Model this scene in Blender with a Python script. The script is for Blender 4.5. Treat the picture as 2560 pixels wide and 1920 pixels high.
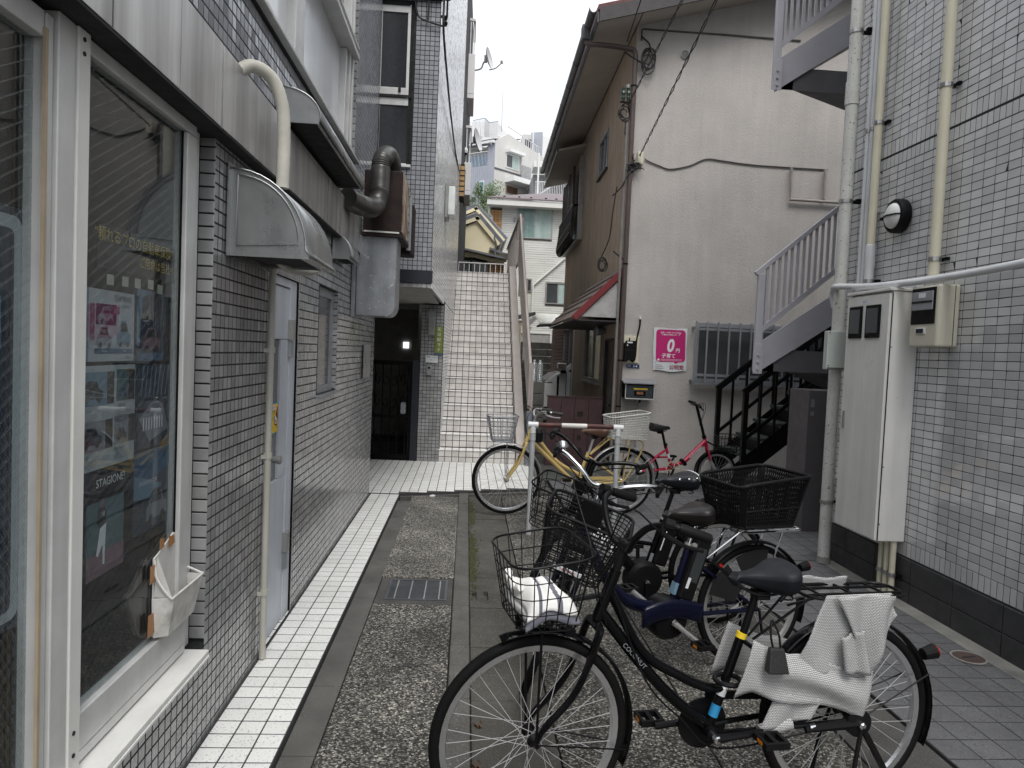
import bpy, math, random
from mathutils import Vector as V, Matrix as MX, Euler
random.seed(11)
R=math.radians; PI=math.pi
for o in list(bpy.data.objects): bpy.data.objects.remove(o)
SC=bpy.context.scene; COL=SC.collection

# ------------------------------------------------------------------ camera
cd=bpy.data.cameras.new('camera'); cam=bpy.data.objects.new('camera',cd); COL.objects.link(cam)
cd.sensor_width=36; cd.sensor_fit='HORIZONTAL'; cd.lens=1774/2560*36; cd.clip_start=.05; cd.clip_end=3000
_f=V((1168-1280,877-960,1774)).normalized(); _u=V((.040,-1,0)); _u=(_u-_f*_u.dot(_f)).normalized(); _x=_f.cross(_u)
CAM=V((0,0,1.6))
RIGHT=V((_x.x,_f.x,_u.x)); DOWN=V((_x.y,_f.y,_u.y)); FWD=V((_x.z,_f.z,_u.z))
mw=MX.Identity(4)
for i in range(3):
    mw[i][0]=RIGHT[i]; mw[i][1]=-DOWN[i]; mw[i][2]=-FWD[i]; mw[i][3]=CAM[i]
cam.matrix_world=mw; SC.camera=cam

# ------------------------------------------------------------------ world and sun (overcast)
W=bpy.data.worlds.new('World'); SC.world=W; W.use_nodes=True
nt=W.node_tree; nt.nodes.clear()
SUN_EL,SUN_ROT=R(56),R(170)
def wn(t,**k):
    n=nt.nodes.new(t)
    for a,b in k.items(): setattr(n,a,b)
    return n
sky=wn('ShaderNodeTexSky',sky_type='NISHITA',sun_disc=False,sun_elevation=SUN_EL,sun_rotation=SUN_ROT,air_density=1.0,dust_density=3.0)
tc=wn('ShaderNodeTexCoord'); mp=wn('ShaderNodeMapping'); mp.inputs['Scale'].default_value=(1,1,2.2)
no=wn('ShaderNodeTexNoise'); no.inputs['Scale'].default_value=3.2; no.inputs['Detail'].default_value=5
rp=wn('ShaderNodeValToRGB'); rp.color_ramp.elements[0].position=.3; rp.color_ramp.elements[1].position=.72
rp.color_ramp.elements[0].color=(6.7,7.0,7.5,1); rp.color_ramp.elements[1].color=(9.7,9.85,10.1,1)
mixw=wn('ShaderNodeMix',data_type='RGBA'); mixw.inputs[0].default_value=.9
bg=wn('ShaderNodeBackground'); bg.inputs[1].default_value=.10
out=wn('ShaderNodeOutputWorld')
L=nt.links.new
L(tc.outputs['Generated'],mp.inputs[0]); L(mp.outputs[0],no.inputs['Vector']); L(no.outputs['Fac'],rp.inputs[0])
L(sky.outputs[0],mixw.inputs[6]); L(rp.outputs[0],mixw.inputs[7])
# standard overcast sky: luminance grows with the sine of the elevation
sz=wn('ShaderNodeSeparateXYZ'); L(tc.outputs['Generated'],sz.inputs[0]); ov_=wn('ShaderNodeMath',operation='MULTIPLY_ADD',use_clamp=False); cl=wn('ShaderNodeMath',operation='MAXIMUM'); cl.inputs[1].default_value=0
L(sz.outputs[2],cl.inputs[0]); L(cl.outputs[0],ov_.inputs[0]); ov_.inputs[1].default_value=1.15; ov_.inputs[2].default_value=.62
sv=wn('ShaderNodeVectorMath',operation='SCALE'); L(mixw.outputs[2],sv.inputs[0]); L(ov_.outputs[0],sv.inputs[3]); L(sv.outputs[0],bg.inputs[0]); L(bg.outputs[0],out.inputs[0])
sd=bpy.data.lights.new('sun','SUN'); sd.energy=1.5; sd.angle=R(30); sd.color=(1,.97,.93)
sun=bpy.data.objects.new('sun',sd); COL.objects.link(sun)
_az=SUN_ROT; sdir=V((math.sin(_az)*math.cos(SUN_EL),math.cos(_az)*math.cos(SUN_EL),math.sin(SUN_EL)))
sun.rotation_euler=sdir.to_track_quat('Z','Y').to_euler()
SC.view_settings.view_transform='Standard'; SC.view_settings.look='None'; SC.view_settings.gamma=1
SC.view_settings.use_curve_mapping=False; SC.view_settings.exposure=0.60

# ------------------------------------------------------------------ materials
def M(name,col,rough=.5,metal=0,var=.18,scale=6,bump=0,bscale=60,streak=0,spec=.5,rand=0,speck=None,stain=None,dist=0,aniso=(1,1,1),coat=0):
    """var: soft colour mottling; streak: vertical dirt runs; speck=(scale,lo,hi,colour); stain=(scale,lo,hi,colour); rand: per piece value shift"""
    m=bpy.data.materials.new(name); m.use_nodes=True; t=m.node_tree; N=t.nodes; N.clear(); K=t.links.new
    o=N.new('ShaderNodeOutputMaterial'); b=N.new('ShaderNodeBsdfPrincipled'); K(b.outputs[0],o.inputs[0])
    b.inputs['Roughness'].default_value=rough; b.inputs['Metallic'].default_value=metal
    b.inputs['Specular IOR Level'].default_value=spec; b.inputs['Coat Weight'].default_value=coat
    g=N.new('ShaderNodeNewGeometry'); pos=g.outputs['Position']
    def noise(sc,det=4,stretch=(1,1,1),rough_=.6):
        mpn=N.new('ShaderNodeMapping'); mpn.inputs['Scale'].default_value=stretch; K(pos,mpn.inputs[0])
        n=N.new('ShaderNodeTexNoise'); n.inputs['Scale'].default_value=sc; n.inputs['Detail'].default_value=det; n.inputs['Roughness'].default_value=rough_
        K(mpn.outputs[0],n.inputs['Vector']); return n.outputs['Fac']
    def remap(v,a,b2,lo,hi):
        r=N.new('ShaderNodeMapRange'); K(v,r.inputs[0])
        for i,x in zip((1,2,3,4),(a,b2,lo,hi)): r.inputs[i].default_value=x
        return r.outputs[0]
    def math2(op,a,bv):
        r=N.new('ShaderNodeMath'); r.operation=op; K(a,r.inputs[0])
        if isinstance(bv,(int,float)): r.inputs[1].default_value=bv
        else: K(bv,r.inputs[1])
        return r.outputs[0]
    val=remap(noise(scale,5,aniso),.3,.7,1-var,1+var)
    if streak: val=math2('MULTIPLY',val,remap(noise(9,4,(1,1,.07)),.35,.7,1-streak,1+streak*.4))
    if rand:
        oi=N.new('ShaderNodeObjectInfo'); s=math2('ADD',oi.outputs['Random'],g.outputs['Random Per Island']); s=math2('FRACT',s,0)
        val=math2('MULTIPLY',val,remap(s,0,1,1-rand,1+rand))
    mul=N.new('ShaderNodeVectorMath'); mul.operation='SCALE'; mul.inputs[0].default_value=col[:3]; K(val,mul.inputs[3])
    c=mul.outputs[0]
    def over(fac,colr,c):
        mx=N.new('ShaderNodeMix'); mx.data_type='RGBA'; K(fac,mx.inputs[0]); K(c,mx.inputs[6]); mx.inputs[7].default_value=(*colr,1); return mx.outputs[2]
    if stain:
        for st in ([stain] if not isinstance(stain[0],tuple) else stain): c=over(remap(noise(st[0],6),st[1],st[2],0,.85),st[3],c)
    if speck:
        for st in ([speck] if not isinstance(speck[0],tuple) else speck): c=over(remap(noise(st[0],2),st[1],st[2],0,1),st[3],c)
    K(c,b.inputs['Base Color'])
    rr=remap(noise(scale*2.3,4),.3,.7,max(.02,rough*.8),min(1,rough*1.25)); K(rr,b.inputs['Roughness'])
    if bump:
        bn=N.new('ShaderNodeBump'); bn.inputs['Strength'].default_value=bump; bn.inputs['Distance'].default_value=dist or .004
        K(noise(bscale,4),bn.inputs['Height']); K(bn.outputs[0],b.inputs['Normal'])
    m['b']=0
    return m
def aggregate(name,ramp,scale,var=.3):
    """exposed stone chips set in dark mortar"""
    m=bpy.data.materials.new(name); m.use_nodes=True; t=m.node_tree; N=t.nodes; K=t.links.new
    b=N['Principled BSDF']; b.inputs['Roughness'].default_value=.85
    g=N.new('ShaderNodeNewGeometry'); v=N.new('ShaderNodeTexVoronoi'); v.inputs['Scale'].default_value=scale
    n=N.new('ShaderNodeTexNoise'); n.inputs['Scale'].default_value=2.2; n.inputs['Detail'].default_value=6
    K(g.outputs['Position'],v.inputs['Vector']); K(g.outputs['Position'],n.inputs['Vector'])
    s=N.new('ShaderNodeSeparateColor'); K(v.outputs['Color'],s.inputs[0])
    r=N.new('ShaderNodeValToRGB'); e=r.color_ramp.elements
    e[0].position=ramp[0][0]; e[0].color=(*ramp[0][1],1); e[1].position=ramp[-1][0]; e[1].color=(*ramp[-1][1],1)
    for p,c in ramp[1:-1]: q=e.new(p); q.color=(*c,1)
    K(s.outputs[0],r.inputs[0])
    mr=N.new('ShaderNodeMapRange'); K(n.outputs['Fac'],mr.inputs[0])
    for i,x in zip((1,2,3,4),(.3,.7,1-var,1+var)): mr.inputs[i].default_value=x
    vm=N.new('ShaderNodeVectorMath'); vm.operation='SCALE'; K(r.outputs[0],vm.inputs[0]); K(mr.outputs[0],vm.inputs[3]); K(vm.outputs[0],b.inputs['Base Color'])
    bp=N.new('ShaderNodeBump'); bp.inputs['Strength'].default_value=.7; bp.inputs['Distance'].default_value=.006; bp.invert=True
    K(v.outputs['Distance'],bp.inputs['Height']); K(bp.outputs[0],b.inputs['Normal'])
    return m
def glass(name,tint=(.6,.65,.68),refl=1.0,alpha=.8,wire=False,rough=0,axis='x',base=.0,milk=None):
    """window pane: mirror by Fresnel over clear tinted transmission; wire=True adds the wire mesh cast in the glass"""
    m=bpy.data.materials.new(name); m.use_nodes=True; t=m.node_tree; N=t.nodes; N.clear(); K=t.links.new
    o=N.new('ShaderNodeOutputMaterial'); tr=N.new('ShaderNodeBsdfTransparent'); gl=N.new('ShaderNodeBsdfGlossy'); mx=N.new('ShaderNodeMixShader')
    tr.inputs[0].default_value=(*[math.sqrt(c*alpha) for c in tint],1); gl.inputs[0].default_value=(refl,refl,refl,1); gl.inputs['Roughness'].default_value=rough
    lw_=N.new('ShaderNodeLayerWeight'); lw_.inputs[0].default_value=.5; pw=N.new('ShaderNodeMath'); pw.operation='POWER'; K(lw_.outputs['Facing'],pw.inputs[0]); pw.inputs[1].default_value=4.2
    fa=N.new('ShaderNodeMath'); fa.operation='MULTIPLY_ADD'; K(pw.outputs[0],fa.inputs[0]); fa.inputs[1].default_value=.5; fa.inputs[2].default_value=.03+base; fa.use_clamp=True
    K(fa.outputs[0],mx.inputs[0]); K(tr.outputs[0],mx.inputs[1]); K(gl.outputs[0],mx.inputs[2]); last=mx.outputs[0]
    g=N.new('ShaderNodeNewGeometry')
    if wire:
        sx=N.new('ShaderNodeSeparateXYZ'); K(g.outputs['Position'],sx.inputs[0])
        facs=[]
        for sgn in (1,-.35):
            a=N.new('ShaderNodeMath'); a.operation='MULTIPLY_ADD'; K(sx.outputs[1],a.inputs[0]); a.inputs[1].default_value=sgn*1.6; K(sx.outputs[2],a.inputs[2])
            q=N.new('ShaderNodeMath'); q.operation='PINGPONG'; K(a.outputs[0],q.inputs[0]); q.inputs[1].default_value=.017
            c=N.new('ShaderNodeMath'); c.operation='LESS_THAN'; K(q.outputs[0],c.inputs[0]); c.inputs[1].default_value=.0009; facs.append(c.outputs[0])
        s=N.new('ShaderNodeMath'); s.operation='MAXIMUM'; K(facs[0],s.inputs[0]); K(facs[1],s.inputs[1])
        s2=N.new('ShaderNodeMath'); s2.operation='MULTIPLY'; K(s.outputs[0],s2.inputs[0]); s2.inputs[1].default_value=.3
        d=N.new('ShaderNodeBsdfDiffuse'); d.inputs[0].default_value=(.4,.42,.42,1); m2=N.new('ShaderNodeMixShader')
        K(s2.outputs[0],m2.inputs[0]); K(last,m2.inputs[1]); K(d.outputs[0],m2.inputs[2]); last=m2.outputs[0]
    if milk:
        d=N.new('ShaderNodeBsdfDiffuse'); d.inputs[0].default_value=(*milk[0],1); m2=N.new('ShaderNodeMixShader'); m2.inputs[0].default_value=milk[1]
        K(last,m2.inputs[1]); K(d.outputs[0],m2.inputs[2]); last=m2.outputs[0]
    K(last,o.inputs[0]); return m
def emit(name,col,s):
    m=bpy.data.materials.new(name); m.use_nodes=True; b=m.node_tree.nodes['Principled BSDF']
    b.inputs['Base Color'].default_value=(*col,1); b.inputs['Emission Color'].default_value=(*col,1); b.inputs['Emission Strength'].default_value=s; return m
def flatm(name,col,rough=.6,var=.06): return M(name,col,rough,var=var,scale=14)

m_tile=M('grey_glazed_tile',(.285,.286,.287),.15,spec=.8,var=.14,scale=3,rand=.20,streak=.12,bump=.16,bscale=35,dist=.002,stain=((2.6,.58,.78,(.40,.39,.365)),(1.3,.62,.9,(.15,.145,.135))))
m_tile_up=M('grey_glazed_tile_upper',(.27,.28,.30),.13,var=.10,scale=3,rand=.14,bump=.12,bscale=35,dist=.002)
m_tile_side=M('glazed_tile_sky_sheen',(.66,.66,.66),.16,var=.08,scale=3,rand=.12,bump=.10,bscale=30,dist=.002)  # tower side: bright sky reflection put into a paler base colour
m_grout=M('black_grout',(.009,.0095,.010),.85,var=.4,scale=20)
m_rtile=M('light_grey_glazed_tile',(.54,.54,.545),.08,spec=1.0,coat=1.0,var=.10,scale=2,rand=.13,bump=.20,bscale=14,dist=.004,streak=.05)
m_rgrout=M('dark_grey_grout',(.030,.031,.034),.85,var=.3,scale=20)
m_wtile=M('white_speckled_tile',(.76,.76,.73),.42,var=.05,scale=2,rand=.06,speck=(150,.60,.68,(.33,.33,.32)),stain=(1.3,.66,.82,(.50,.40,.25)))
m_wgrout=M('dark_floor_grout',(.045,.045,.045),.9,var=.3)
m_stile=M('stair_riser_tile',(.64,.615,.59),.45,var=.12,scale=5,rand=.09,stain=((4.0,.50,.80,(.36,.335,.305)),(1.2,.58,.85,(.40,.37,.335))))
m_ttile=M('stair_tread_tile',(.76,.745,.725),.42,var=.08,scale=5,rand=.06,stain=((5.0,.60,.85,(.42,.40,.37)),))  # treads paler than risers: nosing highlights put into the tile colour
m_sgrout=M('stair_grout',(.025,.025,.025),.9)
m_paver=M('granite_look_paver',(.108,.108,.111),.7,var=.12,scale=4,rand=.08,bump=.3,bscale=120,dist=.002,speck=((130,.56,.64,(.06,.06,.062)),(95,.66,.72,(.22,.22,.22))))
m_pgrout=M('paver_joint',(.028,.028,.028),.95)
m_agg=aggregate('exposed_aggregate',[(0,(.012,.0115,.010)),(.38,(.034,.0325,.028)),(.64,(.088,.083,.072)),(.88,(.205,.192,.165)),(1,(.42,.40,.355))],125,.45)
m_agg2=aggregate('worn_aggregate',[(0,(.016,.0155,.014)),(.40,(.052,.0495,.044)),(.70,(.15,.14,.118)),(1,(.40,.38,.335))],125,.4)
m_conc=M('dark_concrete',(.058,.056,.051),.9,var=.3,scale=4,bump=.5,bscale=140,dist=.004,speck=(170,.60,.70,(.19,.18,.165)))
m_kerb=M('kerb_concrete',(.085,.082,.074),.9,var=.28,scale=5,bump=.5,bscale=120,dist=.004,speck=(160,.60,.70,(.24,.23,.21)))
m_edge=M('smooth_edging_stone',(.085,.082,.075),.75,var=.3,scale=3,bump=.2,bscale=90,speck=(120,.66,.72,(.16,.16,.155)))
m_gut=M('gutter_concrete',(.060,.056,.047),.9,var=.5,scale=2.4,bump=.5,bscale=110,stain=(3,.55,.8,(.035,.033,.026)),speck=((150,.58,.66,(.15,.142,.125)),(110,.62,.7,(.02,.019,.017))))
m_moss=M('moss',(.05,.052,.018),1,var=.5,scale=60,bump=1,bscale=120,dist=.01)
m_pale=M('pale_mortar',(.22,.215,.195),.95,var=.25,scale=5,bump=.3,bscale=60)
m_skirt=M('dark_stone_skirting',(.040,.040,.042),.5,var=.25,scale=8,bump=.5,bscale=130,dist=.003,speck=(220,.6,.66,(.085,.085,.088)))
m_steel=M('brushed_stainless',(.66,.655,.645),.42,.8,var=.12,scale=4,streak=.34,aniso=(1,3,.12))
m_alu=M('aluminium_frame',(.60,.60,.585),.42,.25,var=.10,scale=5,streak=.1)
m_alud=M('dull_aluminium',(.36,.36,.35),.45,.5,var=.15,scale=6,streak=.15)
m_alugd=M('dirty_steel',(.10,.105,.115),.5,.4,var=.2)
m_alug=M('grey_window_frame',(.30,.31,.33),.45,.4,var=.12,scale=6)
m_white=M('weathered_white_paint',(.68,.675,.64),.45,var=.07,scale=4,streak=.08,stain=(9,.68,.8,(.30,.28,.25)))
m_cream=M('cream_plastic',(.62,.585,.45),.42,var=.06,scale=4,streak=.06)
m_beigebox=M('beige_plastic',(.56,.53,.43),.45,var=.05,scale=4,streak=.07)
m_cab=M('cabinet_paint',(.70,.69,.655),.42,var=.06,scale=3,streak=.11,stain=((6,.66,.80,(.40,.375,.335)),(26,.72,.76,(.22,.13,.08))))
m_pole=M('peeling_white_paint',(.60,.60,.56),.5,var=.1,scale=5,speck=(55,.64,.69,(.09,.085,.08)),streak=.15)
m_polew=M('white_pvc',(.66,.67,.68),.35,var=.06,scale=4,streak=.05)
m_door=M('pale_blue_door',(.50,.53,.58),.38,var=.06,scale=3,streak=.10,stain=(5,.62,.85,(.33,.31,.28)))
m_black=M('black_paint',(.005,.005,.0055),.35,var=.2,spec=.13)
m_blackpl=M('black_plastic',(.007,.007,.0075),.5,var=.2,scale=20,spec=.13)
m_blackmatte=M('black_matte',(.005,.005,.005),.8,var=.2,spec=.13)
m_navydark=M('dark_navy_panel',(.012,.014,.022),.45)
m_dark=M('dark_interior',(.015,.015,.016),.9)
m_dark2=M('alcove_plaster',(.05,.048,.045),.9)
m_hood=M('grey_hood_steel',(.40,.41,.405),.30,.85,var=.12,scale=4,streak=.10)
m_galv=M('galvanised_sheet',(.34,.355,.37),.42,.7,var=.22,scale=5,streak=.2,speck=(28,.66,.72,(.55,.55,.55)),stain=(5,.74,.8,(.16,.06,.04)))
m_rust=M('rust_brown_sheet',(.026,.016,.0145),.62,spec=.25,metal=0,var=.3,scale=8,streak=.2,bump=.2,bscale=60)
m_rust2=M('peeled_rusty_paint',(.42,.35,.27),.6,.1,var=.3,scale=4,stain=((5,.45,.58,(.10,.035,.015)),(3,.55,.7,(.05,.022,.014))),aniso=(1,2,.3))
m_flex=M('dark_flexible_duct',(.075,.073,.068),.36,.6,var=.15,scale=10)
m_hose=M('wrapped_cream_hose',(.50,.485,.42),.55,var=.12,scale=10,streak=.12)
m_drain=M('cream_downpipe',(.43,.42,.37),.42,var=.06,scale=4,streak=.06)
m_gable=M('beige_stucco',(.455,.428,.402),.92,var=.09,scale=1.6,bump=.7,bscale=44,dist=.009,streak=.06,stain=((1.1,.68,.95,(.27,.25,.23)),))
m_brown=M('brown_stucco',(.43,.345,.265),.92,var=.10,scale=2,bump=.8,bscale=50,dist=.008,streak=.22)
m_soffit=M('soffit_board',(.40,.36,.32),.85,var=.08,scale=2)
m_fascia=M('dark_brown_fascia',(.035,.028,.03),.5,var=.2,scale=6,speck=(90,.68,.72,(.22,.2,.2)))
m_gutter=M('grey_gutter',(.10,.102,.105),.4,var=.2,scale=6)
m_bpipe=M('brown_downpipe',(.085,.062,.055),.4,var=.15,scale=5,streak=.1)
m_roofred=M('dark_red_roof',(.13,.03,.03),.6,var=.2)
m_awnroof=M('faded_brown_roof_sheet',(.155,.115,.10),.6,var=.2,scale=5)
m_redtrim=M('red_trim',(.17,.018,.022),.5,var=.12)
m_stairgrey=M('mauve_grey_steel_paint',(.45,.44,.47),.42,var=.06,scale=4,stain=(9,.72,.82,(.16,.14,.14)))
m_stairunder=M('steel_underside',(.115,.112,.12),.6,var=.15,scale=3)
m_treadgreen=M('green_tread',(.055,.07,.06),.8,var=.2)
m_mauvepanel=M('mauve_panel',(.115,.105,.108),.6,var=.08)
m_curb=M('pinkish_stair_curb',(.44,.40,.375),.75,var=.07,scale=3,streak=.04)
m_rail=M('beige_steel_rail',(.35,.31,.29),.5,var=.08,scale=4,stain=(8,.70,.85,(.2,.12,.08)))
m_redwood=M('dark_red_gate',(.052,.024,.027),.6,var=.2,scale=6)
m_cblock=M('concrete_block',(.11,.108,.10),.95,var=.3,scale=5,bump=.6,bscale=80,stain=(5,.55,.75,(.05,.05,.045)))
m_pet=glass('pet_plastic',(.9,.94,.95),1,.95,base=.08,milk=((.8,.85,.88),.22))
m_vanw=M('white_car_paint',(.72,.73,.74),.22,coat=.5,var=.03)
m_cable=M('black_cable',(.02,.02,.02),.6)
m_greycable=M('grey_cable',(.09,.085,.08),.7)
m_clamp=M('steel_clamp',(.45,.44,.43),.32,.9,var=.15)
m_glassw=glass('wired_glass',(.86,.92,.94),1.0,.85,wire=True)
m_glassd=glass('dark_glass',(.35,.38,.40),1.0,.5,base=.02)
m_pane_up=M('frosted_white_pane',(.62,.635,.65),.12,var=.06,scale=1.5,streak=.05)
m_frost=M('patterned_glass',(.13,.135,.13),.18,var=.15,scale=10,bump=.5,bscale=55,dist=.004)
m_darkglass=M('dark_screened_glass',(.028,.03,.034),.14,var=.2,scale=30)
m_winglass=M('house_window_glass',(.06,.065,.068),.10,var=.3,scale=1.2)
m_curtain=M('pale_green_curtain',(.42,.53,.50),.8,var=.1,scale=3,streak=.2)
m_tyre=M('black_tyre',(.005,.005,.005),.72,var=.2,bump=.6,bscale=160,dist=.003,spec=.13)
m_chrome=M('chrome',(.72,.72,.72),.12,1,var=.03)
m_rimal=M('rim_aluminium',(.60,.60,.61),.28,.9,var=.06)
m_bikeblk=M('gloss_black_bike',(.003,.003,.0035),.2,coat=.15,var=.1,spec=.13)
m_navy=M('navy_bike',(.004,.005,.017),.2,coat=.25,var=.1,spec=.13)
m_yellow=M('mustard_bike',(.52,.385,.15),.35,var=.08,scale=10)
m_pink=M('crimson_bike',(.42,.012,.05),.28,coat=.4,var=.05)
m_silver=M('silver_paint',(.55,.55,.55),.3,.7,var=.06)
m_leatherb=M('brown_saddle',(.11,.058,.038),.5,var=.12)
m_saddle=M('black_saddle_vinyl',(.007,.008,.011),.5,var=.15,bump=.15,bscale=300,spec=.25)
m_saddle2=M('glossy_dark_saddle',(.010,.008,.0075),.34,spec=.3,var=.15)
m_wicker=M('white_wire_weave',(.52,.52,.49),.5,var=.12,scale=20)
m_net=None; m_spoke=M('spoke_wire',(.48,.48,.48),.42,.35,var=.05)
m_red=M('red_reflector',(.42,.01,.01),.15)
m_amber=M('amber_reflector',(.62,.20,.01),.2)
m_fpaper=M('faded_paper',(.40,.43,.44),.55,var=.06,scale=6)
m_paper=M('white_paper',(.66,.68,.69),.55,var=.04,scale=6)
m_paperold=M('worn_white_plastic',(.60,.59,.56),.5,var=.12,scale=7,stain=(7,.55,.75,(.25,.23,.2)))
m_tape=M('brown_tape',(.34,.165,.065),.4,var=.08)
m_magenta=M('magenta_print',(.50,.014,.155),.5,var=.03)
m_maroon=M('maroon_print',(.30,.012,.055),.5,var=.03)
m_ink=flatm('black_ink',(.02,.02,.022)); m_whiteink=flatm('white_ink',(.75,.75,.76)); m_yelink=flatm('yellow_lettering',(.50,.36,.05)); m_blueink=flatm('blue_print',(.04,.10,.18))
m_bluelt=flatm('light_blue_print',(.13,.22,.29)); m_pinkpr=flatm('pink_print',(.19,.11,.135)); m_greyink=flatm('grey_print',(.20,.21,.23)); m_navypr=flatm('navy_print',(.02,.03,.05))
m_yelst=flatm('yellow_sticker',(.72,.50,.02)); m_bluest=flatm('blue_sticker',(.02,.22,.45)); m_green=flatm('green_sign',(.16,.20,.03)); m_plate=flatm('blue_address_plate',(.012,.03,.10)); m_redink=flatm('red_ink',(.45,.02,.03)); m_skyteal=flatm('teal_print',(.07,.125,.14))
m_towelw=M('white_towel',(.74,.73,.70),.9,var=.04,bump=.4,bscale=200); m_towelg=M('grey_towel_stripe',(.12,.12,.145),.9,var=.1,bump=.4,bscale=200)
m_leaf=M('leaf_green',(.085,.14,.03),.55,var=.35,scale=5,rand=.3); m_bark=M('bark',(.08,.06,.045),.9)
m_ywall=M('pale_yellow_stucco',(.80,.72,.50),.9,var=.06,scale=2,bump=.4,bscale=30,dist=.01,stain=(1.5,.66,.9,(.5,.42,.26)))
m_siding=M('white_siding',(.66,.655,.62),.7,var=.05,scale=2,rand=.05); m_sidebrick=M('orange_brick_siding',(.52,.30,.14),.8,var=.2,scale=9,rand=.15)
m_aptblue=M('grey_blue_cladding',(.36,.38,.43),.7,var=.06,scale=1); m_aptbeige=M('pale_grey_render',(.56,.55,.525),.8,var=.05,scale=.8,streak=.05); m_aptwhite=M('white_parapet',(.72,.72,.71),.7,var=.05,scale=1); m_aptroof=M('slate_roof',(.07,.075,.09),.6); m_tiledark=M('kawara_roof_tile',(.16,.165,.18),.45,var=.2,scale=4)
m_wgrey=M('white_rail_paint',(.66,.66,.66),.5); m_bluecurt=flatm('blue_curtain',(.10,.28,.50)); m_brownroof=M('brown_grey_roof',(.15,.12,.125),.7,var=.15,scale=3)

# ------------------------------------------------------------------ mesh builder
class MB:
    def __init__(s): s.v=[]; s.f=[]; s.m=[]; s.mi=0
    def add(s,vs,fs):
        o=len(s.v); s.v+= [V(p) for p in vs]; s.f+=[tuple(i+o for i in f) for f in fs]; s.m+=[s.mi]*len(fs); return s
    def box(s,x0,x1,y0,y1,z0,z1):
        if x0>x1:x0,x1=x1,x0
        if y0>y1:y0,y1=y1,y0
        if z0>z1:z0,z1=z1,z0
        return s.add([(x0,y0,z0),(x1,y0,z0),(x1,y1,z0),(x0,y1,z0),(x0,y0,z1),(x1,y0,z1),(x1,y1,z1),(x0,y1,z1)],
            [(0,3,2,1),(4,5,6,7),(0,1,5,4),(1,2,6,5),(2,3,7,6),(3,0,4,7)])
    def obox(s,c,a,b,d):
        c,a,b,d=V(c),V(a),V(b),V(d)
        return s.add([c-a-b-d,c+a-b-d,c+a+b-d,c-a+b-d,c-a-b+d,c+a-b+d,c+a+b+d,c-a+b+d],[(0,3,2,1),(4,5,6,7),(0,1,5,4),(1,2,6,5),(2,3,7,6),(3,0,4,7)])
    def bar(s,p,q,w,h,up=(0,0,1)):
        p,q=V(p),V(q); d=q-p; l=d.length; d.normalize(); u=V(up); r=d.cross(u)
        if r.length<1e-4: r=d.cross(V((1,0,0)))
        r.normalize(); u=r.cross(d)
        return s.obox((p+q)/2,d*(l/2),r*(w/2),u*(h/2))
    def prism(s,poly,d):
        """extrude a planar polygon (3D points) along vector d"""
        n=len(poly); p=[V(a) for a in poly]; d=V(d)
        return s.add(p+[a+d for a in p],[tuple(range(n))[::-1],tuple(range(n,2*n))]+[(i,(i+1)%n,n+(i+1)%n,n+i) for i in range(n)])
    def quad(s,*p): return s.add(p,[tuple(range(len(p)))])
    def tube(s,pts,r,n=8,closed=False,caps=True,flat=None):
        pts=[V(p) for p in pts]; k=len(pts)
        rs=r if isinstance(r,(list,tuple)) else [r]*k
        rings=[]; T=[]
        for i in range(k):
            if closed: t=pts[(i+1)%k]-pts[i-1]
            else: t=pts[min(i+1,k-1)]-pts[max(i-1,0)]
            if t.length<1e-9: t=V((0,0,1))
            T.append(t.normalized())
        a=T[0].orthogonal().normalized()
        if flat: a=(V(flat)-T[0]*V(flat).dot(T[0])).normalized()
        o=len(s.v)
        for i in range(k):
            a=a-T[i]*a.dot(T[i])
            if a.length<1e-6: a=T[i].orthogonal()
            a.normalize(); b=T[i].cross(a)
            for j in range(n):
                w=2*PI*j/n; s.v.append(pts[i]+(a*math.cos(w)+b*math.sin(w))*rs[i])
        m=k if closed else k-1
        for i in range(m):
            i2=(i+1)%k
            for j in range(n):
                j2=(j+1)%n; s.f.append((o+i*n+j,o+i*n+j2,o+i2*n+j2,o+i2*n+j)); s.m.append(s.mi)
        if caps and not closed:
            s.f.append(tuple(o+j for j in range(n))[::-1]); s.f.append(tuple(o+(k-1)*n+j for j in range(n))); s.m+=[s.mi]*2
        return s
    def lathe(s,prof,c,ax,n=24,cap=True):
        """prof: list of (radius, height along axis)"""
        ax=V(ax).normalized(); a=ax.orthogonal().normalized(); b=ax.cross(a); c=V(c); o=len(s.v); k=len(prof)
        for r,h in prof:
            for j in range(n):
                w=2*PI*j/n; s.v.append(c+ax*h+(a*math.cos(w)+b*math.sin(w))*r)
        for i in range(k-1):
            for j in range(n):
                j2=(j+1)%n; s.f.append((o+i*n+j,o+i*n+j2,o+(i+1)*n+j2,o+(i+1)*n+j)); s.m.append(s.mi)
        if cap:
            s.f.append(tuple(o+j for j in range(n))[::-1]); s.f.append(tuple(o+(k-1)*n+j for j in range(n))); s.m+=[s.mi]*2
        return s
    def grid(s,fn,nu,nv):
        o=len(s.v)
        for i in range(nu+1):
            for j in range(nv+1): s.v.append(V(fn(i/nu,j/nv)))
        for i in range(nu):
            for j in range(nv):
                a=o+i*(nv+1)+j; s.f.append((a,a+nv+1,a+nv+2,a+1)); s.m.append(s.mi)
        return s
    def xf(s,mx):
        s.v=[mx@p for p in s.v]; return s
    def mesh(s,name,mats,smooth=False):
        me=bpy.data.meshes.new(name); me.from_pydata([tuple(p) for p in s.v],[],s.f)
        for m in (mats if isinstance(mats,(list,tuple)) else [mats]): me.materials.append(m)
        if isinstance(mats,(list,tuple)) and len(mats)>1: me.polygons.foreach_set('material_index',s.m)
        if smooth: me.polygons.foreach_set('use_smooth',[True]*len(me.polygons))
        me.update(); return me
WM={}   # world matrix of everything made
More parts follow.
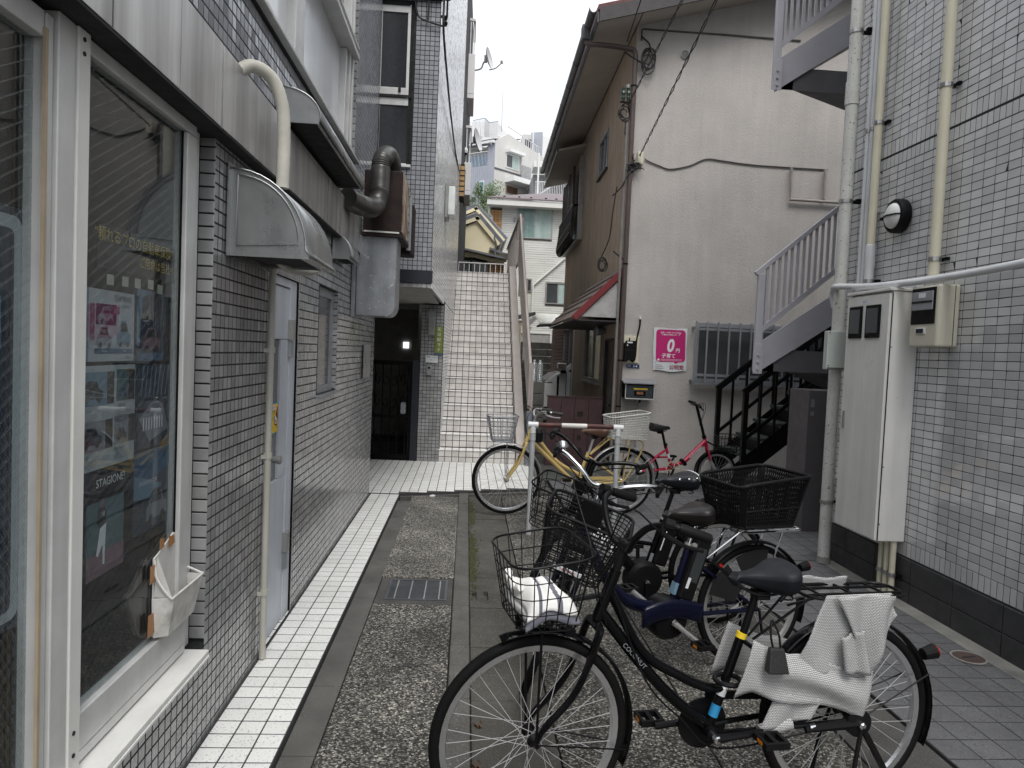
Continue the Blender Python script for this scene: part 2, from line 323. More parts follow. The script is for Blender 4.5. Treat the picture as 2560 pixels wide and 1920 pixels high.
def wm(o): return WM.get(o.name,MX.Identity(4))
def thing(name,label,cat,loc=(0,0,0),rz=0,group=None):
    o=bpy.data.objects.new(name,None); COL.objects.link(o); o.location=loc; o.rotation_euler=(0,0,rz); o.empty_display_size=.1
    o['label']=label; o['category']=cat
    if group: o['group']=group
    WM[o.name]=MX.Translation(V(loc))@MX.Rotation(rz,4,'Z'); return o
def tag(o,label,cat,group=None):
    o['label']=label; o['category']=cat
    if group: o['group']=group
    return o
def part(name,mb,mat,parent=None,local=False,smooth=False,kind=None,label=None,bev=0,mesh=None):
    """mesh given in world coordinates (or in the thing's own frame when local)"""
    me=mesh or mb.mesh(name,mat,smooth)
    o=bpy.data.objects.new(name,me); COL.objects.link(o); w=MX.Identity(4)
    if parent is not None:
        o.parent=parent
        if local: w=wm(parent).copy()
        else: o.matrix_parent_inverse=wm(parent).inverted()
    WM[o.name]=w
    if kind: o['kind']=kind
    if label: o['label']=label
    if smooth and mb is not None:
        try: me.set_sharp_from_angle(angle=R(38))
        except Exception: pass
    if bev:
        b=o.modifiers.new('bevel','BEVEL'); b.width=bev; b.segments=2; b.limit_method='ANGLE'; b.angle_limit=R(40)
    return o
def struct(name,mb,mat,**k): return part(name,mb,mat,kind='structure',**k)
def solo(name,mb,mat,label,cat,group=None,**k):
    """a thing that is one mesh, its origin at the middle of its base"""
    c=sum(mb.v,V())/len(mb.v); z=min(p.z for p in mb.v); c=V((c.x,c.y,z)); mb.xf(MX.Translation(-c))
    o=part(name,mb,mat,**k); o.location=c; WM[o.name]=MX.Translation(c); return tag(o,label,cat,group)
def crv(pts,k=6,closed=False):
    """Catmull-Rom through points"""
    P=[V(p) for p in pts]; n=len(P); out=[]
    for i in range(n if closed else n-1):
        p0=P[i-1] if (closed or i>0) else P[i]*2-P[i+1]; p1=P[i]; p2=P[(i+1)%n]
        p3=P[(i+2)%n] if (closed or i+2<n) else p2*2-p1
        for j in range(k):
            t=j/k; out.append(.5*((2*p1)+(p2-p0)*t+(2*p0-5*p1+4*p2-p3)*t*t+(3*p1-p0-3*p2+p3)*t**3))
    if not closed: out.append(P[-1])
    return out
def proj(p):
    d=V(p)-CAM; z=d.dot(FWD)
    if z<=.05: return None
    return 1280+1774*d.dot(RIGHT)/z, 960+1774*d.dot(DOWN)/z, z
# ------------------------------------------------------------------ tiles: nearest 300 as parts, the rest one joined part
def tiles(parent,O,U,Vv,cols,rows,thick,mat,bevel=.0018,skip=None,limit=300,name='tile',tilt=.35,local=False,many='tiles'):
    """cols/rows: lists of (start,size) along U and Vv; O the corner on the backing plane; normal U x Vv"""
    O,U,Vv=V(O),V(U).normalized(),V(Vv).normalized(); bevel=min(bevel,thick*.9); Nn=U.cross(Vv); PWm=wm(parent) if local else MX.Identity(4)
    cand=[]
    for (u,su) in cols:
        for (v,sv) in rows:
            if skip and skip(u,u+su,v,v+sv): continue
            c=O+U*(u+su/2)+Vv*(v+sv/2); wc=PWm@c; q=proj(wc); a=0
            if q and -40<q[0]<2600 and -40<q[1]<1960:
                a=su*sv*abs((PWm.to_3x3()@Nn).dot((wc-CAM).normalized()))/q[2]**2
            cand.append((a,c,su,sv))
    cand.sort(key=lambda t:-t[0]); cache={}
    def shape(su,sv):
        h=su/2; k=sv/2; b=bevel; z=thick
        vs=[(-h,-k,0),(h,-k,0),(h,k,0),(-h,k,0),(-h+b*.3,-k+b*.3,z-b*.7),(h-b*.3,-k+b*.3,z-b*.7),(h-b*.3,k-b*.3,z-b*.7),(-h+b*.3,k-b*.3,z-b*.7),(-h+b*1.3,-k+b*1.3,z),(h-b*1.3,-k+b*1.3,z),(h-b*1.3,k-b*1.3,z),(-h+b*1.3,k-b*1.3,z)]
        fs=[(8,9,10,11)]+[(i,(i+1)%4,4+(i+1)%4,4+i) for i in range(4)]+[(4+i,4+(i+1)%4,8+(i+1)%4,8+i) for i in range(4)]
        return vs,fs
    B=MX(((U.x,Vv.x,Nn.x),(U.y,Vv.y,Nn.y),(U.z,Vv.z,Nn.z)))
    inv=wm(parent).inverted(); rest=MB(); n=0
    for a,c,su,sv in cand:
        jit=Euler((R(random.gauss(0,tilt)),R(random.gauss(0,tilt)),R(random.gauss(0,tilt*.6)))).to_matrix(); RM=B@jit
        if n<limit and a>0:
            key=(round(su,4),round(sv,4))
            if key not in cache:
                vs,fs=shape(su,sv); cache[key]=MB().add(vs,fs).mesh(name,mat)
            o=bpy.data.objects.new(name,cache[key]); COL.objects.link(o); o.parent=parent
            if not local: o.matrix_parent_inverse=inv
            o.matrix_basis=MX.Translation(c)@RM.to_4x4(); n+=1
        else:
            vs,fs=shape(su,sv); rest.add([c+RM@V(p) for p in vs],fs)
    if rest.v: part(many,rest,mat,parent,local=local,kind='stuff')
def reg(n,pitch,size,start=0.0): return [(start+i*pitch,size) for i in range(n)]
def holed(mb,axis,pos,a0,a1,b0,b1,holes,depth):
    """slab with rectangular holes. axis 'x': plane x=pos, a=y, b=z; depth goes to pos+depth"""
    As=sorted({a0,a1,*[h[0] for h in holes],*[h[1] for h in holes]}); Bs=sorted({b0,b1,*[h[2] for h in holes],*[h[3] for h in holes]})
    As=[a for a in As if a0<=a<=a1]; Bs=[b for b in Bs if b0<=b<=b1]
    for i in range(len(As)-1):
        for j in range(len(Bs)-1):
            ca=(As[i]+As[i+1])/2; cb=(Bs[j]+Bs[j+1])/2
            if any(h[0]<ca<h[1] and h[2]<cb<h[3] for h in holes): continue
            if axis=='x': mb.box(pos,pos+depth,As[i],As[i+1],Bs[j],Bs[j+1])
            elif axis=='y': mb.box(As[i],As[i+1],pos,pos+depth,Bs[j],Bs[j+1])
            else: mb.box(As[i],As[i+1],Bs[j],Bs[j+1],pos,pos+depth)
    return mb
# ------------------------------------------------------------------ lettering and flat print
def txt(parent,name,s,O,U,Vv,size,mat,align='CENTER',xs=1,bold=0,shear=0,local=False,th=.0006):
    c=bpy.data.curves.new('lettering','FONT'); c.body=s; c.size=size; c.align_x=align; c.align_y='CENTER'; c.offset=bold; c.shear=shear; c.resolution_u=3
    o=bpy.data.objects.new('lettering_tmp',c); COL.objects.link(o); bpy.context.view_layer.update()
    me=bpy.data.meshes.new_from_object(o.evaluated_get(bpy.context.evaluated_depsgraph_get())); bpy.data.objects.remove(o); bpy.data.curves.remove(c)
    me.materials.clear(); me.materials.append(mat); U,Vv=V(U).normalized(),V(Vv).normalized(); Nn=U.cross(Vv); O=V(O)
    for v in me.vertices: v.co=O+U*(v.co.x*xs)+Vv*v.co.y+Nn*th
    me.update(); return part(name,None,None,parent,mesh=me,local=local)
class Sheet:
    """flat printed sheet: coordinates (u right, v up) in metres on a plane"""
    def __init__(s,root,O,U,Vv,local=False): s.r=root; s.O,s.U,s.V=V(O),V(U).normalized(),V(Vv).normalized(); s.N=s.U.cross(s.V); s.l=local; s.k=0
    def P(s,u,v,h=0): return s.O+s.U*u+s.V*v+s.N*h
    def poly(s,name,pts,mat,layer=1,th=.0004):
        mb=MB(); h=.0006*layer; mb.prism([s.P(u,v,h) for u,v in pts],s.N*th); return part(name,mb,mat,s.r,local=s.l)
    def rect(s,name,u0,v0,u1,v1,mat,layer=1): return s.poly(name,[(u0,v0),(u1,v0),(u1,v1),(u0,v1)],mat,layer)
    def rrect(s,name,u0,v0,u1,v1,r,mat,layer=1):
        pts=[]
        for cx,cy,a in ((u1-r,v0+r,-90),(u1-r,v1-r,0),(u0+r,v1-r,90),(u0+r,v0+r,180)):
            pts+=[(cx+r*math.cos(R(a+t)),cy+r*math.sin(R(a+t))) for t in range(0,91,15)]
        return s.poly(name,pts,mat,layer)
    def text(s,name,t,u,v,size,mat,layer=2,**k): return txt(s.r,name,t,s.P(u,v,.0006*layer),s.U,s.V,size,mat,local=s.l,**k)
    def car(s,u,v,w,m1,m2,layer=2,h=.6):
        hh=w*h
        s.poly('vehicle_print',[(u,v+hh*.12),(u+w,v+hh*.12),(u+w,v+hh*.5),(u+w*.82,v+hh*.58),(u+w*.68,v+hh),(u+w*.28,v+hh),(u+w*.1,v+hh*.58),(u,v+hh*.45)],m1,layer)
        s.poly('vehicle_print',[(u+w*.2,v+hh*.6),(u+w*.74,v+hh*.6),(u+w*.65,v+hh*.93),(u+w*.31,v+hh*.93)],m2,layer+1)
        for cu in (.22,.78):
            s.poly('vehicle_print',[(u+w*cu+w*.1*math.cos(a*PI/5),v+hh*.13+w*.1*math.sin(a*PI/5)) for a in range(10)],m_ink,layer+2)

# ================================================================== GROUND
g=MB(); g.box(-400,400,-60,900,-1.2,-.06); struct('ground',g,m_conc)
def slab(name,x0,x1,y0,y1,z,mat,bev=.004): return struct(name,MB().box(x0,x1,y0,y1,-.10,z),mat,bev=bev)
slab('aggregate_strip',-.525,-.035,.2,4.42,-.004,m_agg)
slab('grate_surround',-.525,-.035,4.425,4.94,-.006,m_conc)
slab('aggregate_panel',-.535,-.03,4.945,7.72,0,m_agg2)
y=.3
for k,l in enumerate((.6,.62,.6,.62,.58,.6,.6,.62,.58,.6,.62,.52)):
    o=struct('edging_stone',MB().box(-.662,-.530,y+.003,y+l-.003,-.1,-.002+random.uniform(-.003,.003)),m_edge,bev=.004); y+=l
y=.2
for k in range(13):
    o=struct('kerb_stone',MB().box(-.028,.075,y+.004,y+.594,-.1,.006+random.uniform(-.003,.003)),m_kerb,bev=.008); y+=.6
y=.25
for k in range(13):
    z=-.030+random.uniform(-.004,.004)
    if 4.2<y<4.9:
        gm=MB(); holed(gm,'z',-.1,.082,.44,y+.004,y+.594,[(.098,.128,4.60,4.76),(.175,.205,4.60,4.76)],z+.1); struct('gutter_slab',gm,m_gut)
        struct('gutter_pit',MB().box(.09,.21,4.58,4.78,-.16,-.095),m_dark)
    else: struct('gutter_slab',MB().box(.082,.44,y+.004,y+.594,-.1,z),m_gut,bev=.006)
    y+=.6
slab('alley_concrete',.447,1.085,.2,8.05,-.026,m_agg); slab('alley_concrete',1.092,1.70,.2,5.60,-.024,m_agg)
slab('dark_concrete_strip',1.706,2.052,.2,5.60,-.018,m_conc)
slab('rear_yard_concrete',1.05,6.4,9.02,9.93,-.02,M('green_black_concrete',(.050,.056,.048),.9,var=.4,scale=3,bump=.3))
slab('side_path',.66,2.2,9.935,40,-.03,m_conc); slab('rear_yard_concrete',.66,1.05,8.2,9.93,-.025,m_gut)
slab('wall_mortar_strip',2.962,3.088,.2,5.62,-.004,m_pale)
# moss along the kerb, leaves and litter
mo=MB()
for k in range(900):
    yy=random.choice((5.6,5.9,7.35,6.9,5.2))+random.gauss(0,.22); xx=.085+abs(random.gauss(0,.028)); s=random.uniform(.004,.012)
    mo.add([(xx-s,yy-s,-.028),(xx+s,yy-s,-.028),(xx,yy+s,-.028),(xx,yy,-.028+s)],[(0,1,3),(1,2,3),(2,0,3)])
part('moss',mo,m_moss,kind='stuff')
# pavers (150 mm) as parts of the paving
pav=MB(); pav.box(2.056,2.958,.2,5.60,-.1,-.006); pav.box(1.096,6.4,5.606,9.015,-.1,-.006); pv=struct('paving',pav,m_pgrout)
tiles(pv,(2.06,.2,-.006),(1,0,0),(0,1,0),reg(6,.15,.1430,.003),reg(36,.15,.1415,.003),.0015,m_paver,.001,tilt=.25,name='paver',many='pavers')
tiles(pv,(1.10,5.61,-.006),(1,0,0),(0,1,0),reg(35,.15,.1420,.003),reg(22,.15,.1400,.005),.0015,m_paver,.001,tilt=.3,limit=0,name='paver',many='pavers')
# white tiled kerb walk and the tiled forecourt before the stair
fl=MB(); fl.box(-.98,-.668,.2,7.70,-.1,.022); fl.prism([(-2.6,7.70,-.1),(-.668,7.70,-.1),(.67,8.14,-.1),(.95,8.20,-.1),(.95,9.99,-.1),(-2.6,9.99,-.1)],(0,0,.122)); fw=struct('tiled_walk',fl,m_wgrout)
fl2=MB().prism([(-.664,7.686,-.1),(.668,8.126,-.1),(.95,8.186,-.1),(.95,8.14,-.1),(-.66,7.64,-.1)],(0,0,.098)); struct('forecourt_edge',fl2,m_edge)
def wsk(u0,u1,v0,v1):
    x,y=-2.58+u1,7.70+v0
    return x>-.66 and y<7.70+(x+.668)*.329
tiles(fw,(-.974,.25,.022),(1,0,0),(0,1,0),reg(3,.1015,.0950,.003),reg(74,.1,.0925,.003),.0009,m_wtile,.002,tilt=.15,many='tiles')
tiles(fw,(-2.58,7.70,.022),(1,0,0),(0,1,0),reg(35,.1,.0930,.003),reg(23,.1,.0920,.003),.0009,m_wtile,.002,skip=wsk,limit=200,tilt=.15,many='tiles')
# door step notch at the recessed door is tiled too
tiles(fw,(-1.075,3.62,.0215),(1,0,0),(0,1,0),[(.0,.088)],reg(6,.1,.0930,0),.0009,m_wtile,.002,tilt=.2)

# ------------------------------------------------------------------ drain grate, covers
t=thing('drain_grate','rectangular steel drain grate set in the aggregate paving','grate',(-.265,4.69,-.01))
part('frame',holed(MB(),'z',-.02,-.462,-.07,4.49,4.885,[(-.448,-.084,4.504,4.871)],.022),m_alugd,t)
part('pit',MB().box(-.455,-.077,4.497,4.878,-.09,-.06),m_dark,t)
for i in range(4):
    x=-.405+i*.095; part('cross_bar',MB().box(x-.004,x+.004,4.504,4.871,-.012,-.001),m_alud,t)
gb=MB()
for i in range(28):
    yy=4.513+i*.0127; gb.box(-.448,-.084,yy-.0022,yy+.0022,-.022,-.003)
part('bearing_bars',gb,m_alugd,t,kind='stuff')
def cover(name,label,x,y,r,z,mat,mat2):
    t=thing(name,label,'manhole cover',(x,y,z))
    part('rim',MB().lathe([(r*1.08,0),(r*1.08,.004),(r*.95,.004),(r*.95,.002)],(x,y,z),(0,0,1),32,cap=False),mat2,t)
    part('lid',MB().lathe([(r*.94,-.002),(r*.94,.003),(r*.9,.004)],(x,y,z),(0,0,1),32),mat,t)
    part('lift_slot',MB().bar((x-r*.5,y-r*.1,z+.0042),(x+r*.5,y+r*.1,z+.0042),r*.16,.002),m_dark,t)
cover('drain_cover','small round rusty-brown cover in the grey pavers by the right wall',2.88,3.745,.085,-.002,M('rusty_iron',(.075,.05,.045),.6,var=.2),m_pale)
cover('valve_cover','small round dark cover in the concrete under the front wheel of the nearest bicycle',.392,2.81,.045,-.030,m_conc,m_kerb)
solo('fallen_flake',MB().prism([(-.345,7.70,.0),(-.30,7.69,0),(-.285,7.735,0),(-.32,7.75,0)],(0,0,.012)),m_whiteink,'white scrap lying in the broken edge of the tiled forecourt','litter')
for i,(x,y,lab) in enumerate(((.118,3.02,'small dry brown leaf by the gutter behind the front tyre'),(.105,2.72,'reddish brown leaf in the gutter beside the kerb'),(.13,2.5,'curled brown leaf lowest in the gutter'))):
    lf=MB().grid(lambda u,v:(x+(u-.5)*.05*math.sin(PI*(v*.9+.05)),y+(v-.5)*.055,-.024+.012*math.sin(3*u+4*v)),4,5); solo('dry_leaf',lf,M('dry_leaf',(.10,.05,.025),.8),lab,'leaf','dry leaves in the gutter')
# white disc reflector glint: plastic lid lying in the gutter
solo('plastic_lid',MB().lathe([(.0,.006),(.022,.006),(.028,.0)],(.27,2.64,-.03),(0,0,1),16,cap=False),m_pet,'clear plastic lid lying on the concrete under the nearest front wheel','lid')

# ================================================================== LEFT SHOP BUILDING
WX=-.98
sb=thing('shop_building','grey tiled shop building with a steel fascia on the left of the alley','building',(-1.5,4,0))
H=[(3.62,4.205,.022,1.955),(4.765,5.425,1.265,1.995)]
wb=MB(); holed(wb,'x',WX-.004,2.80,7.58,0,2.42,H,-.14); holed(wb,'x',WX-.004,.2,2.80,0,.42,[],-.14)
wb.box(WX-.004,-1.25,.2,5.93,2.685,3.07); wb.box(WX-.004,-1.25,5.93,7.35,2.422,6.4); wb.box(WX-.004,-1.25,.2,5.925,4.9,6.4)
part('wall',wb,m_grout,sb)
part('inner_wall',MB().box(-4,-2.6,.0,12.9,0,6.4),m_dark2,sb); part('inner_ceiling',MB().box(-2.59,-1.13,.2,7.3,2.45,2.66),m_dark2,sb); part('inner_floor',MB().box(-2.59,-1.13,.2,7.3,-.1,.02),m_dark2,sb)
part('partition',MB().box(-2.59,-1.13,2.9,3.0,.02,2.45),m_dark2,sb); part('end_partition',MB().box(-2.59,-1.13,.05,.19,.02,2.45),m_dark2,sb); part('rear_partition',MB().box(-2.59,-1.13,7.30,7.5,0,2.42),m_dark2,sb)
part('roof',MB().box(-4,-.93,.0,7.34,6.41,6.5),m_steel,sb)
def skH(u0,u1,v0,v1):
    y0,y1=2.80+u0,2.80+u1
    return any(y1>h[0]+.01 and y0<h[1]-.01 and v1>h[2]+.005 and v0<h[3]-.005 for h in H)
tiles(sb,(WX-.004,2.80,0),(0,1,0),(0,0,1),reg(96,.0498,.0420,.003),reg(48,.05,.0428,.003),.0006,m_tile,skip=skH)
tiles(sb,(WX-.004,.2,0),(0,1,0),(0,0,1),reg(52,.05,.0425,.003),reg(8,.05,.0428,.003),.0007,m_tile,limit=120)
tiles(sb,(WX-.004,.2,2.69),(0,1,0),(0,0,1),reg(114,.05,.0445,.002),reg(7,.053,.0460,.003),.0010,m_tile_up,limit=260,tilt=.9)
tiles(sb,(WX-.004,5.93,2.43),(0,1,0),(0,0,1),reg(28,.05,.0445,.002),reg(79,.05,.0430,.003),.0010,m_tile_up,limit=150)
# tiles turned round the corners (faces towards the camera)
for (yy,z0,n,w) in ((2.80,.43,39,.058),(4.205,.02,39,.042),(5.425,1.27,15,.035)):
    tiles(sb,(WX-w-.002,yy-.001,z0),(1,0,0),(0,0,1),[(0,w)],reg(n,.05,.0445,.003),.005,m_tile,limit=40)
tiles(sb,(WX-.09,5.925,3.1),(1,0,0),(0,0,1),[(0,.092)],reg(55,.06,.0535,.003),.005,m_tile,limit=40)
# fascia of stainless panels
FX=-.92
for (a,b) in ((.2,.96),(.965,1.42),(1.425,1.88),(1.885,2.30),(2.305,2.672),(2.684,4.62),(4.625,6.05)):
    p=MB().box(FX,FX-.012,a+.002,b-.003,2.372,2.665); part('fascia_panel',p,m_steel,sb)
part('fascia_backing',MB().box(FX-.013,WX-.002,.2,6.05,2.375,2.66),m_dark,sb); part('fascia_soffit',MB().box(FX-.002,-1.12,.2,6.05,2.362,2.371),m_dark,sb)
part('fascia_top_flashing',MB().box(FX-.01,WX-.002,.2,6.05,2.667,2.675),m_alud,sb)
# shop window: frames, glass and sill
wf=part('window_frame',MB().box(-1.045,-.998,1.912,2.655,2.322,2.36).box(-1.045,-.998,2.575,2.655,.585,2.320).box(-1.045,-.998,1.912,2.655,.48,.583).box(-1.06,-1.018,2.662,2.735,.437,2.36).box(-1.05,-1.0,1.912,2.655,.445,.478),m_alu,sb,bev=.004)
part('mullion',MB().box(-1.05,-.985,1.852,1.908,.45,2.36),m_white,sb,bev=.003)
part('door_frame',MB().box(-1.05,-1.0,1.742,1.772,.45,2.34).box(-1.05,-1.0,.3,1.735,.45,.52).box(-1.05,-1.0,.3,1.735,2.28,2.34).box(-1.05,-.99,1.776,1.848,.45,2.36),m_alu,sb,bev=.003)
part('glass_pane',MB().box(-1.024,-1.018,1.912,2.575,.583,2.322),m_glassw,sb); part('glass_pane',MB().box(-1.034,-1.028,.3,1.742,.52,2.28),m_glassw,sb)
part('gasket',MB().box(-1.0175,-1.013,2.566,2.5745,.585,2.32),m_blackmatte,sb)
part('sill',MB().box(-1.05,-.925,.3,2.69,.416,.436).box(-.936,-.922,.3,2.69,.404,.4155),m_white,sb,bev=.003)
part('wood_trim',MB().box(-1.0,-.992,1.728,1.738,.5,2.3),M('bare_wood_edge',(.36,.29,.2),.7),sb)
for z in (.50,.56,2.30,2.335): part('screw',MB().lathe([(.006,0),(.006,.003),(.003,.004)],(-.985,1.875,z),(1,0,0),8),m_dark,sb)
# small window in the tile wall
w2=part('window',MB().box(-1.06,-1.012,4.765,5.425,1.265,1.31).box(-1.06,-1.012,4.765,5.425,1.935,1.995).box(-1.06,-1.012,5.34,5.425,1.31,1.935).box(-1.06,-1.012,4.765,4.80,1.31,1.935),m_alug,sb)
part('pane',MB().box(-1.03,-1.024,4.80,5.34,1.31,1.935),m_darkglass,w2); part('sill',MB().box(-1.06,-.945,4.74,5.45,1.246,1.262),m_galv,w2,bev=.003)
# door
dr=part('door',MB().box(-1.04,-1.000,3.63,4.05,.03,.86).box(-1.04,-1.000,3.63,4.05,1.62,1.90).box(-1.04,-1.000,3.90,4.05,.862,1.618).box(-1.04,-1.000,3.63,3.655,.862,1.618),m_door,sb,bev=.003)
part('door_jamb',MB().box(-1.05,-.994,4.055,4.188,.025,1.95).box(-1.05,-.994,3.62,4.053,1.905,1.95),m_door,sb,bev=.003); part('jamb_seal',MB().box(-1.02,-.986,4.190,4.203,.03,1.95),m_blackmatte,sb)
part('pane',MB().box(-1.02,-1.014,3.655,3.90,.862,1.618),m_frost,dr)
part('handle',MB().lathe([(.016,0),(.017,.02),(.022,.05),(.024,.062),(.018,.066)],(-1.0,3.71,1.0),(1,0,-.06),20),m_alud,dr,smooth=True)
for z in (.42,1.62): part('hinge',MB().box(-1.0,-.972,4.03,4.09,z,z+.11),m_alud,dr); part('hinge',MB().box(-1.0,-.978,4.04,4.085,z-.10,z-.005),m_galv,dr)
# upper window of white panes
uw=part('upper_window',MB().box(-1.10,-.935,.3,5.925,3.075,3.10).box(-1.10,-.98,.3,5.925,3.101,3.135).box(-1.10,-1.0,4.02,4.22,3.14,3.85).box(-1.10,-1.0,5.55,5.60,3.14,3.85).box(-1.10,-.985,5.64,5.68,3.14,4.88).box(-1.10,-.98,5.74,5.78,3.14,4.88).box(-1.10,-1.0,5.83,5.92,3.14,4.88).box(-1.10,-.94,.3,5.80,3.855,3.885).box(-1.10,-.97,.3,5.80,3.89,3.93).box(-1.10,-.945,.3,5.80,3.935,3.955),m_alu,sb,bev=.004)
for a,b in ((.3,2.2),(2.21,4.02),(4.22,5.55)): part('pane',MB().box(-1.06,-1.05,a,b,3.136,3.854),m_pane_up,uw)
part('pane',MB().box(-1.06,-1.05,.3,5.64,3.956,4.89),m_winglass,uw); part('shelf_shade_strip',MB().box(-1.0,-.972,.3,5.925,3.062,3.074),m_dark,sb)  # solid dark strip stands in for the shade under the window shelf

# ------------------------------------------------------------------ things on the left wall
def quarter_hood(name,label,y0,y1,zb,zt,dx,mat,group,rib=False,flare=.0):
    """curved weather hood: flat cheeks, curved skin, open below"""
    t=thing(name,label,'vent hood',(WX+.02,(y0+y1)/2,zb),group=group); h=zt-zb
    prof=[(WX+.008+dx*math.sin(a*PI/2/12)**.9*1.0, zb+h*math.cos(a*PI/2/12)**.8) for a in range(13)]
    prof=[(WX+.008+dx*math.sin(a*PI/24), zb+.02+(h-.02)*math.cos(a*PI/24)) for a in range(13)]+[(WX+.008+dx+flare,zb)]
    for yy,s in ((y0,1),(y1,-1)):
        part('cheek',MB().prism([(WX+.008,yy,zb)]+[(x,yy,z) for x,z in prof[::-1]],(0,.006*s,0)),mat,t)
        if rib:
            q=[(WX+.035+(x-WX-.008)*.82,yy-.003*s,zb+.03+(z-zb)*.84) for x,z in prof[:-1]]; q=[(WX+.035,yy-.003*s,zb+.03)]+q[::-1]
            part('cheek_rib',MB().tube(q,.004,5,closed=True),mat,t)
    n=len(prof)-1; skin=MB().grid(lambda u,v:(prof[round(u*n)][0],y0-.006+(y1-y0+.012)*v,prof[round(u*n)][1]),n,2)
    o=part('skin',skin,mat,t,smooth=True); sm=o.modifiers.new('thick','SOLIDIFY'); sm.thickness=.006; sm.offset=1
    part('back_flange',MB().box(WX+.003,WX+.009,y0-.03,y1+.03,zb-.015,zt+.02),mat,t)
    part('lip',MB().box(WX+.01,WX+dx+flare,y0-.004,y0+.004,zb-.012,zb-.001).box(WX+dx-.006,WX+dx+flare+.004,y0,y1,zb-.014,zb-.001),mat,t)
    part('filter_mesh',MB().box(WX+.01,WX+dx-.01,y0+.01,y1-.01,zb+.01,zb+.016),m_dark,t)
    return t
hd=quarter_hood('vent_hood','large grey quarter-round vent hood on the tiled wall above the door',2.95,3.50,1.955,2.29,.30,m_hood,'vent hoods on the left wall',rib=True,flare=.02)
txt(hd,'lettering','KEMS',(-.655,3.40,2.045),(0,1,0),(.1,0,1),.028,m_greyink)
quarter_hood('vent_hood','small grey quarter-round vent hood beside the galvanised duct',5.14,5.55,2.225,2.385,.115,m_hood,'vent hoods on the left wall')
t=quarter_hood('vent_hood','long low grey hood on top of the steel fascia under the white window',3.62,5.10,2.70,2.86,.20,m_hood,'vent hoods on the left wall')
# wrapped hose from the fascia into the hood
hs=MB(); path=crv([(-.96,2.90,2.64),(-.90,2.94,2.695),(-.835,2.99,2.67),(-.80,3.02,2.58),(-.79,3.03,2.45),(-.79,3.03,2.24)],9)
hs.tube(path,[.0255+.0012*(i%2) for i in range(len(path))],12); solo('wrapped_hose',hs,m_hose,'cream tape-wrapped hose bending from the fascia down into the large hood','hose',smooth=True)
# drain pipe loop below the hood and downpipe by the door
t=thing('drain_pipe','thin cream drain pipe with clips beside the pale blue door','pipe',(-.955,3.535,.02))
part('pipe',MB().tube(crv([(-.92,3.54,2.02),(-.945,3.54,1.985),(-.957,3.535,1.92)],5)+[(-.957,3.535,.03)],.0165,12),m_drain,t,smooth=True)
for z in (.35,1.03,1.55): part('clip',MB().lathe([(.021,0),(.021,.028)],(-.957,3.535,z),(0,0,1),14),m_drain,t); part('clip',MB().box(-.985,-.955,3.515,3.519,z,z+.02),m_drain,t)
solo('pipe_loop',MB().tube(crv([(-.93,3.35,2.06),(-.90,3.40,1.985),(-.86,3.52,1.955),(-.80,3.66,1.965),(-.76,3.75,2.01)],7),.020,12),m_drain,'curved cream pipe loop hanging under the large vent hood','pipe',smooth=True)
# galvanised duct with rusty fan box and black flexible duct
t=thing('exhaust_duct','galvanised exhaust duct with a rusty brown fan box on the left wall','duct',(-.8,6.2,1.86))
dp=[(-.945,2.52)]+[(-.62,2.52)]+[(-.70+.08*math.cos(R(-a)),1.955+.095*math.sin(R(-a))) for a in range(0,91,10)]+[(-.945,1.86)]
part('duct',MB().prism([(x,6.02,z) for x,z in dp],(0,.34,0)),m_galv,t,bev=.004); part('duct_back',MB().box(-.978,-.947,5.98,6.36,1.845,2.33),m_galv,t)
part('seam',MB().tube([(x+.002,6.018,z) for x,z in dp[1:-1]],.004,6),m_galv,t)
part('fan_box',MB().box(-.90,-.585,5.98,6.55,2.545,3.06),m_rust,t,bev=.012); part('box_side',MB().box(-.584,-.579,5.985,6.545,2.56,3.04),m_rust2,t)
part('base_flange',MB().box(-.91,-.57,5.97,6.57,2.515,2.544),m_rust,t)
part('bead',MB().bar((-.89,5.966,2.552),(-.60,5.966,2.548),.006,.012),m_white,t)
part('flange',MB().box(-.60,-.575,6.552,6.60,2.52,3.02),m_galv,t); part('flange',MB().box(-.60,-.56,6.64,6.68,2.50,2.99),m_galv,t)
for k in range(6): part('bolt',MB().lathe([(.008,0),(.008,.008)],(-.58,6.551,2.57+k*.08),(0,-1,0),6),m_black,t)
part('outlet_box',MB().box(-.80,-.545,6.685,6.95,2.47,2.93),m_rust,t,bev=.006)
fx=MB(); path=crv([(-.90,5.20,2.655),(-.83,5.42,2.65),(-.775,5.64,2.685),(-.75,5.78,2.80),(-.75,5.82,2.98),(-.745,5.85,3.10),(-.72,5.98,3.18),(-.70,6.15,3.15),(-.69,6.32,3.0)],18)
fx.tube(path,[.076+.0025*math.sin(i*PI*.97) if not 66<i<80 else .077 for i in range(len(path))],18); solo('flexible_duct',fx,m_flex,'black ribbed flexible duct arching from the hood to the rusty fan box','duct',smooth=True)
